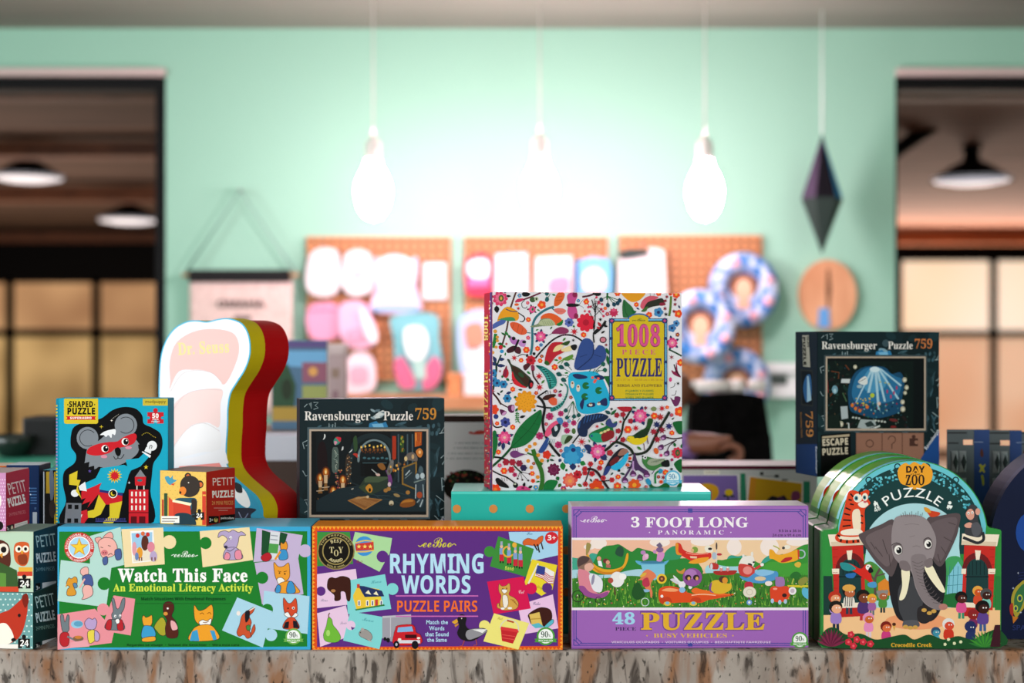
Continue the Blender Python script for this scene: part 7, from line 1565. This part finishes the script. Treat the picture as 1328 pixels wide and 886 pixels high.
    # tiger
    c.s_('180 250 190 216 210 208 240 216 262 206 276 214 270 240 280 262 262 280 256 300 250 390 160 396 152 370 166 310', 'd8421e'); c.s_('206 300 236 290 240 370 214 380', 'efdcc0'); c.e(228, 240, 18, 18, 'f0e4d0'); c.e(222, 241, 8, 10, '3a8a9a'); c.e(222, 241, 4, 5, BLK); c.e(258, 236, 12, 16, 'f0e4d0'); c.e(256, 238, 7, 9, '3a8a9a'); c.e(256, 238, 4, 5, BLK); c.s_('230 262 256 252 272 266 256 280 236 276', 'f2e6d6'); c.e(258, 256, 7, 5, 'c8606a')
    for s in ('178 280 200 290', '172 304 196 310', '168 330 200 332', '166 356 200 352', '240 310 250 316', '240 340 250 344', '198 222 210 236', '236 214 236 226', '190 246 204 250', '196 264 212 268'): c.l(s, 6, '1c1412', False)
    c.l('160 380 142 400 152 414 190 420 236 416', 14, 'd8421e'); 
    for s in ('144 392 156 398', '160 408 158 420', '184 412 184 426', '210 412 210 424', '228 410 230 422'): c.l(s, 8, '1c1412', False)
    c.s_('160 376 200 366 240 370 244 390 170 392', 'f0e4d0')
    # monkey
    c.s_('676 290 690 268 714 272 724 300 720 330 740 370 730 400 690 396 666 384 676 350 690 340 676 320', '3a3a3e'); c.s_('672 300 690 284 704 296 704 320 690 330 676 320', 'd89a86'); c.e(682, 302, 5, 6, 'f0ece4'); c.e(698, 300, 5, 6, 'f0ece4'); c.e(682, 303, 2.5, 3, BLK, n=6); c.e(698, 301, 2.5, 3, BLK, n=6); c.e(720, 296, 10, 14, 'd89a86'); c.s_('666 350 684 340 700 348 690 362 670 360', 'd89a86'); c.l('740 380 744 410 720 424 690 414 660 402', 12, '2a2a2e')
    c.s_('694 350 720 340 736 370 720 396 700 390', '54545a')
    # elephant
    EG, ED = '8f8486', '55494b'
    c.s_('360 540 400 470 560 480 590 520 580 660 540 740 470 746 400 740 370 680 356 600', '1f1f23'); c.s_('400 600 470 560 500 640 476 740 476 766 416 768 414 740 396 690', '3f4044'); c.s_('412 768 420 744 470 742 482 764 460 772 430 772', '54545a'); c.s_('476 690 520 680 546 700 530 740 500 756 474 740', '2a2628')
    for x, y in ((500, 700), (522, 712), (540, 704), (424, 768), (444, 772), (464, 770)): c.e(x, y, 11, 8, 'c89a4a')
    c.s_('232 396 250 380 320 350 376 330 384 420 396 480 370 560 340 540 300 500 258 440', ED); c.s_('262 400 330 364 374 356 376 470 352 520 320 500 280 450', '6a5c5e')
    for s in ('300 440 330 480', '330 410 350 470', '280 420 300 450', '356 470 362 520'): c.l(s, 3, '463b3d', False)
    c.s_('510 330 560 314 644 304 642 360 632 400 600 470 570 520 540 500 520 440', ED); c.s_('530 344 630 320 624 380 590 460 566 500 540 480 524 420', '64575a')
    for s in ('600 340 630 350', '580 400 616 420', '570 440 590 470', '556 470 566 506'): c.l(s, 3, '463b3d', False)
    c.s_('374 340 390 316 440 308 490 316 520 340 548 400 546 450 530 500 500 520 494 580 516 640 556 672 590 676 592 694 550 698 500 670 466 610 446 540 400 510 372 470 366 400', EG, 6)
    c.s_('448 480 490 470 510 490 496 560 518 630 560 668 590 680 586 694 548 696 498 664 470 610 452 540', '7f7476'); 
    for i in range(13): c.l([(452+i*4.5+max(0, i-6)*5, 500+i*14), (474+i*4.5+max(0, i-6)*5, 508+i*13.6), (494+i*3+max(0, i-6)*7, 500+i*13.2)], 2.4, '5f5557')
    c.e(578, 686, 18, 13, 'b0786c'); c.s_('408 530 440 536 436 600 420 650 398 656 410 600', 'efe6c4'); c.s_('502 524 530 514 556 560 586 620 566 622 524 570', 'efe6c4'); c.s_('400 500 430 500 446 530 430 540 404 530', '766a6c'); c.s_('500 500 530 486 534 516 510 526', '766a6c')
    c.s_('372 436 396 424 412 440 410 466 390 474 376 460', '6a5f61'); c.e(394, 453, 16, 19, 'f2eee8'); c.e(397, 455, 11, 13, BLK); c.e(393, 449, 4, 4, 'f2eee8'); c.s_('496 416 520 404 534 420 530 446 506 450', '6a5f61'); c.e(516, 429, 15, 18, 'f2eee8'); c.e(519, 430, 10, 12, BLK); c.e(515, 424, 4, 4, 'f2eee8'); c.l('366 434 386 424 406 432', 3, '3a3032'); c.l('498 412 516 402 530 412', 3, '3a3032')
    for i in range(11): c.l([(410+i*8, 318), (404+i*9, 306-6*(i % 3))], 1.6, '4a4042', False)
    c.l('420 350 450 346 480 350', 2, '7a6f71'); c.l('452 440 470 436 486 442', 2, '6f6466'); c.l('440 400 462 394', 2, '7a6f71', False)
    # parrots
    c.s_('500 280 520 290 540 294 564 300 560 312 530 318 516 304', 'c8401e'); c.s_('500 278 520 284 528 300 506 296', 'd9962e')
    c.s_('160 506 200 510 240 530 262 512 286 520 282 550 290 580 306 592 300 604 270 580 240 560 210 540 180 536', 'd0281e'); c.s_('156 506 190 508 220 530 190 540 164 530', '2a8a8c'); c.s_('180 552 220 548 210 568 184 566', '2a6aac'); c.s_('268 590 300 584 304 606 276 606', '4a94c4'); c.e(272, 524, 12, 12, 'f0ece4'); c.s_('280 522 292 540 278 548 270 538', BLK); c.e(270, 521, 3, 3, BLK, n=6)
    # visitors
    def kid(x, y, s, skin, hair, shirt_, legs='2a3a4a', hat=None):
        c.l([(x-5*s, y+44*s), (x-6*s, y+74*s)], 9*s, legs, False); c.l([(x+6*s, y+44*s), (x+7*s, y+74*s)], 9*s, legs, False)
        c.s_([(x-16*s, y+22*s), (x, y+12*s), (x+17*s, y+22*s), (x+16*s, y+50*s), (x-15*s, y+50*s)], shirt_, 3)
        c.e(x, y-3*s, 22*s, 21*s, hair, n=14); c.e(x+3*s, y+4*s, 17*s, 15*s, skin, n=12); c.e(x+2*s, y, 2.4*s, 2.8*s, 'f4efe8', n=6); c.e(x+11*s, y, 2.4*s, 2.8*s, 'f4efe8', n=6)
        if hat: c.e(x, y-12*s, 22*s, 12*s, hat, n=12)
    kid(134, 650, 1.2, 'e0966a', 'b8321e', 'a88ac8'); kid(138, 690, 1.25, 'e8a884', '1a1614', '9a7ac0', '1f2f44'); kid(192, 624, 1.25, 'b8603a', '1a1614', 'e8e0d4', hat='d9a04a')
    for i in range(4): c.l([(178+i*9, 644), (176+i*9, 684)], 3, '1c1a1c', False)
    kid(250, 646, 1.3, '7a4028', '16130f', '4a2f6a', 'b82a3a'); kid(286, 654, .9, 'd8824a', 'e0a42a', '9a5a9a', '5a6a7a'); kid(330, 640, .95, 'a85a34', '8a8480', '4a8a3a', '2f3a3a'); c.e(312, 626, 8, 8, '8a8480'); c.e(346, 624, 8, 8, '8a8480')
    kid(272, 734, 1.05, 'c8602a', 'd98ab4', 'e089b8', 'd8c4cc'); kid(344, 770, 1.05, 'd86a3a', '7a1f14', 'c83a7a', 'c83a7a'); c.p('370 762 384 762 378 786', 'd8a04a'); c.e(377, 758, 8, 7, '4a2414')
    kid(652, 650, 1.15, '4a2018', '14100e', 'd8508c', '3a8a6a'); kid(720, 624, 1.0, 'c8501e', 'e0a042', 'd04a2a'); kid(754, 636, 1.1, '3a1a14', '4a4a4a', '7ac0b0', 'c8b04a'); kid(740, 690, 1.3, '3a1a14', '100d0c', '5a3f8a', '3a5a8a'); kid(700, 720, 1.0, '8a1f1c', '8a1f24', '7a2a5a', '2a3a6a'); kid(690, 770, 1.1, '1f2a5a', '1f2a5a', '23305f', '23305f')
    kid(600, 760, 1.15, 'd0442a', 'e0dcd8', 'c8321e', 'c8321e'); kid(548, 790, .9, '3a8aa0', '2a4a6a', '4aa0b0', '2a4a6a')
    for x, y in ((430, 690),): pass
    # planting along the bottom
    c.s_('88 850 88 790 130 770 180 800 240 796 300 820 360 810 420 800 460 820 520 800 580 820 640 806 700 820 760 790 812 780 812 852 400 856', '174a24')
    for i in range(13): a = math.radians(200+140*i/12); c.leaf(120, 850, 120+66*math.cos(a), 850+76*math.sin(a), 11, '5a1a34' if i % 2 else '7a2444')
    for i in range(13): a = math.radians(195+150*i/12); c.leaf(750, 852, 750+72*math.cos(a), 852+70*math.sin(a), 11, '3a8a2c' if i % 2 else '2a7030')
    for x, y in ((200, 800), (224, 820), (190, 830), (250, 830), (210, 846), (280, 838)): c.flower(x, y, 15, 5, 'c8283a', 'e8606a')
    for x, y in ((600, 820), (624, 836), (586, 840), (650, 830)): c.flower(x, y, 7, 5, 'd9dcb0', None)
    c.p('770 850 790 760 812 760 812 850', '3a1420')
    c.part('title_label'); c.s_('392 140 400 112 424 96 440 104 460 92 486 104 500 96 524 112 536 140 526 176 500 190 464 206 430 190 404 178', 'eaa028', 5); c.t('DAY', 424, 504, 136, 26, '2a1a10', 'b', .02, lift=.1); c.t('AT THE', 444, 484, 146, 6, '2a1a10', 'b'); c.t('ZOO', 424, 504, 186, 40, '2a1a10', 's', .02)
    c.part('title_lettering'); c.ta('PUZZLE', 452, 397, 161, 228, 312, 38, 'eef2ee', 'n', off=.004); c.t('48', 300, 328, 300, 20, 'e8eee8', 'b', rot=-28); c.jig('292 262 308 256 314 270 298 276', 'e8eee8', [(0, .5, 1, 4), (2, .5, -1, 3)]); c.t('4+', 590, 612, 284, 20, 'e8eee8', 'b', rot=24); c.e(606, 260, 7, 7, 'e8eee8'); c.p('596 268 618 272 614 282 594 278', 'e8eee8')
    c.t('Crocodile Creek', 364, 532, 850, 15, 'd9a42c', 's', .02)
    c.done()

# ---------------------------------------------------------------- navy space box at the right edge
dn = 1.912
base = Vector((xx(1415, dn), CAMY+dn, 0)); t = thing('arched_space_box', 'navy round-topped puzzle box cut by the right edge of the picture', 'puzzle box', base)
P = [(1285, 846)]+[(1415+130*math.cos(math.radians(180-180*i/40)), 703-130*math.sin(math.radians(180-180*i/40))) for i in range(41)]+[(1545, 846)]
pts = [((px-1415)/F*dn, max(zz(py, dn), 0)) for px, py in P]
NVY = '0f1a3a'
prism('base', [(x*.99, z*.995) for x, z in pts], .0135, .062, PRINT, t, lambda p: '1a2748'); prism('lid', pts, 0, .013, PRINT, t, lambda p: NVY if abs(p.normal.y) > .5 else '26345c')
c = Canvas(t, base, (0, -1, 0), PRINT); c.v(1255, 560, 3.055); c.clip = (1288, 580, 1400, 836)
c.e(250, 400, 60, 82, '1f4fa8'); c.s_('176 700 172 660 184 624 204 602 226 590 236 640 226 690 206 720 190 736', 'b8a83a'); c.s_('184 690 186 650 204 618 224 604 226 650 210 700 196 716', '3a7a4a'); c.e(206, 660, 11, 15, 'c9d44a'); c.e(206, 660, 7, 10, '2a4a6a'); c.e(190, 700, 9, 13, 'c9d44a'); c.e(190, 700, 5, 8, '2a4a6a'); c.s_('166 690 178 680 180 730 168 720', 'b83a2a'); c.p('176 730 200 736 180 760', 'd9822a')
for x, y in ((210, 716), (200, 560), (180, 620)): c.star(x, y, 5, 2, 4, 'c9d0e4')
for y in (560, 572, 584): c.l([(200, y), (240, y-6)], 2, '22306a', False)
c.part('title_lettering'); c.t('SPACE', 176, 270, 786, 20, '2c3c78', 'n'); c.done()

# ---------------------------------------------------------------- blister cards on the right
tray_d = 2.2
t = thing('card_tray', 'dark tray behind the arched boxes in which the grey and navy cards stand', 'tray', (xx(1300, 2.24), CAMY+2.24, 0))
tm = mat('black_tray', '121214', .5); box('tray_base', -.11, .13, -.05, .07, 0, .01, tm, t, .001); box('front_lip', -.11, .13, -.05, -.045, .01, .05, tm, t); box('back_lip', -.11, .13, .065, .07, .01, .08, tm, t)
for k, (x0, x1, yt, dd, lab) in enumerate(((1228, 1283, 557, 2.2, 'grey and navy hanging card with small figure, left of the navy space box'), (1282, 1325, 558, 2.225, 'grey and navy hanging card tucked behind the left one, above the space box'), (1323, 1368, 560, 2.25, 'grey and navy card cut off by the right picture edge'))):
    a = at(x0, 557, dd); b_ = at(x1, 557, dd); o = Vector(((a.x+b_.x)/2, a.y, .0102)); t = thing('hanging_card', lab, 'card', o, 0, 'hanging cards by the space box'); hw = (b_.x-a.x)/2; h = zz(yt, dd)-.0102
    # card with a real hang hole
    hx, hz, s = 0, h-.02, .0075
    bm = bmesh.new()
    bm_box(bm, -hw, hw, 0, .0012, 0, hz-.004); bm_box(bm, -hw, hw, 0, .0012, hz+.004, h); bm_box(bm, -hw, -s, 0, .0012, hz-.004, hz+.004); bm_box(bm, s, hw, 0, .0012, hz-.004, hz+.004)
    me = bm_mesh(bm, 'card'); setcol(me, lambda p: '545e62'); link('card', me, t, MATTE)
    box('navy_strip', hw*.28, hw, -.0006, .0002, 0, h-.001, MATTE, t, 0, {'f': '1b3a70'})
    c = Canvas(t, Vector((o.x, o.y-.0006, 0)), (0, -1, 0), MATTE, .0002); c.v(x0-2, 557, 9.33 if k == 0 else 9.0)
    c.part('card_print'); c.r(26, 34, 260, 50, '101214'); c.r(30, 158, 160, 174, '181a1c')
    c.part('figure_print'); c.s_('420 280 440 230 460 280 456 330 430 330', '4a1f18'); c.s_('404 430 430 420 450 440 480 420 484 440 464 470 480 520 460 520 446 500 420 520 410 510 424 470', 'a8a42c'); c.s_('430 560 460 560 470 660 450 680 440 620', '8f942c')
    c.part('maker_lettering'); c.r(342, 150, 456, 158, '7f90ac'); c.done()
    # clear blister with dark cavities
    for r_ in range(2):
        for q_ in range(3):
            xa = -hw+.006+q_*.0125; zt = h-.033-r_*.042
            if xa > hw*.28-.012: continue
            bm = bmesh.new(); vs_ = [bm.verts.new(v) for v in ((xa, -.001, zt), (xa+.011, -.001, zt), (xa+.011, -.001, zt-.034), (xa, -.001, zt-.034), (xa+.0055, -.008, zt-.004), (xa+.0098, -.006, zt-.017), (xa+.0055, -.008, zt-.031), (xa+.0012, -.006, zt-.017))]
            for f in ((0, 1, 4), (1, 5, 4), (1, 2, 5), (2, 6, 5), (2, 3, 6), (3, 7, 6), (3, 0, 7), (0, 4, 7), (4, 5, 6, 7)): bm.faces.new([vs_[i] for i in f])
            bm.faces.new([vs_[i] for i in (3, 2, 1, 0)])
            me = bm_mesh(bm, 'blister'); setcol(me, lambda p: '23292b' if p.normal.y < -.9 else '98a0a3'); link('blister', me, t, GLOSS)

# ---------------------------------------------------------------- flower picture kit and the back-turned box in the middle
dk = 2.4
t, c, w, h = plain_box('picture_kit_box', 'wide low box with two flower pictures behind the lilac panoramic box', 'box', 800, 1060, dk, 0, 604, .11, {'f': 'c9c8c4', 't': 'ded2d6', 'l': '6a2438', 'r': '6a2438'})
c.clip = (801, 603, 1059, 690); c.part('lid_rim'); c.r(800, 604, 1060, 609, '57152a'); c.part('front_print'); c.v(870, 580, 6.324)
c.r(100, 186, 1300, 450, 'c4c4c2'); c.r(270, 190, 400, 224, 'e8e4d4'); c.p('570 215 610 215 620 460 570 460', '2f8060'); c.r(1086, 280, 1140, 460, '2f8060')
c.p('96 224 556 226 566 460 96 460', 'e4e0e0'); c.p('100 232 545 232 556 460 100 460', '7a62a8'); c.s_('214 330 260 300 330 300 384 330 390 390 350 440 330 440 330 360 290 350', 'd9a01e'); c.s_('330 370 300 350 270 352 300 345', '3a1a18'); c.e(476, 372, 34, 28, 'd9b81e'); c.leaf(470, 400, 420, 400, 20, '1f2f2a'); c.leaf(480, 400, 526, 404, 20, '1f2f2a'); c.l('470 400 466 460', 14, '23302f', False)
c.p('640 236 1084 288 1080 450 620 450', 'e4dcd0'); c.p('650 244 1076 298 1072 450 630 450', 'c4961e'); c.p('650 244 700 250 690 450 630 450', 'cf8a24'); c.s_('780 440 830 400 880 410 930 396 960 430 1040 440 1040 470 780 470', '2a2426'); c.s_('990 430 996 370 1040 360 1062 390 1050 430', '7a3a5a'); c.e(900, 420, 30, 16, '4a2a4a')
c.r(284, 204, 386, 210, '9a9488'); c.r(730, 204, 760, 230, '3a3a3a'); c.r(850, 226, 886, 250, '3a3a3a'); c.r(740, 236, 850, 242, '8a8a88'); c.r(910, 262, 960, 276, '5a5a58'); c.done()
db = 2.36
t, c, w, h = plain_box('backturned_box', 'box showing its cream printed back between the dark castle puzzle and white floral box', 'box', 556, 690, db, 0, 539, .06, {'f': 'c9c8c9', 't': 'b8b4b0', 'l': '3a2a26', 'r': '3a2a26'})
c.part('lid_rim'); c.clip = (556.4, 538, 689.6, 700); c.r(556, 539, 690, 547.5, '33231f'); c.part('back_print'); c.v(560, 530, 5.54)
c.s_('264 176 280 164 300 172 330 158 380 160 380 180 330 186 290 184', 'b8382e'); c.t('eeBoo', 272, 400, 182, 16, 'c0483a', 'i')
for y, x in ((250, 168), (286, 156), (326, 116), (362, 104)): [c.r(x+i*24, y-6, x+i*24+9+(i*7 % 12), y, '6f7f82') for i in range(14)]
c.clip = (556.4, 538, 689.6, 760); c.e(250, 560, 170, 122, '15120f'); 
rnd = random.Random(4)
for i in range(40): c.e(rnd.uniform(110, 380), rnd.uniform(455, 560), 9, 8, rnd.choice(['3a5a2c', '6a1f1c', '2a3a24', '8a3a2c']), n=7)
c.done()
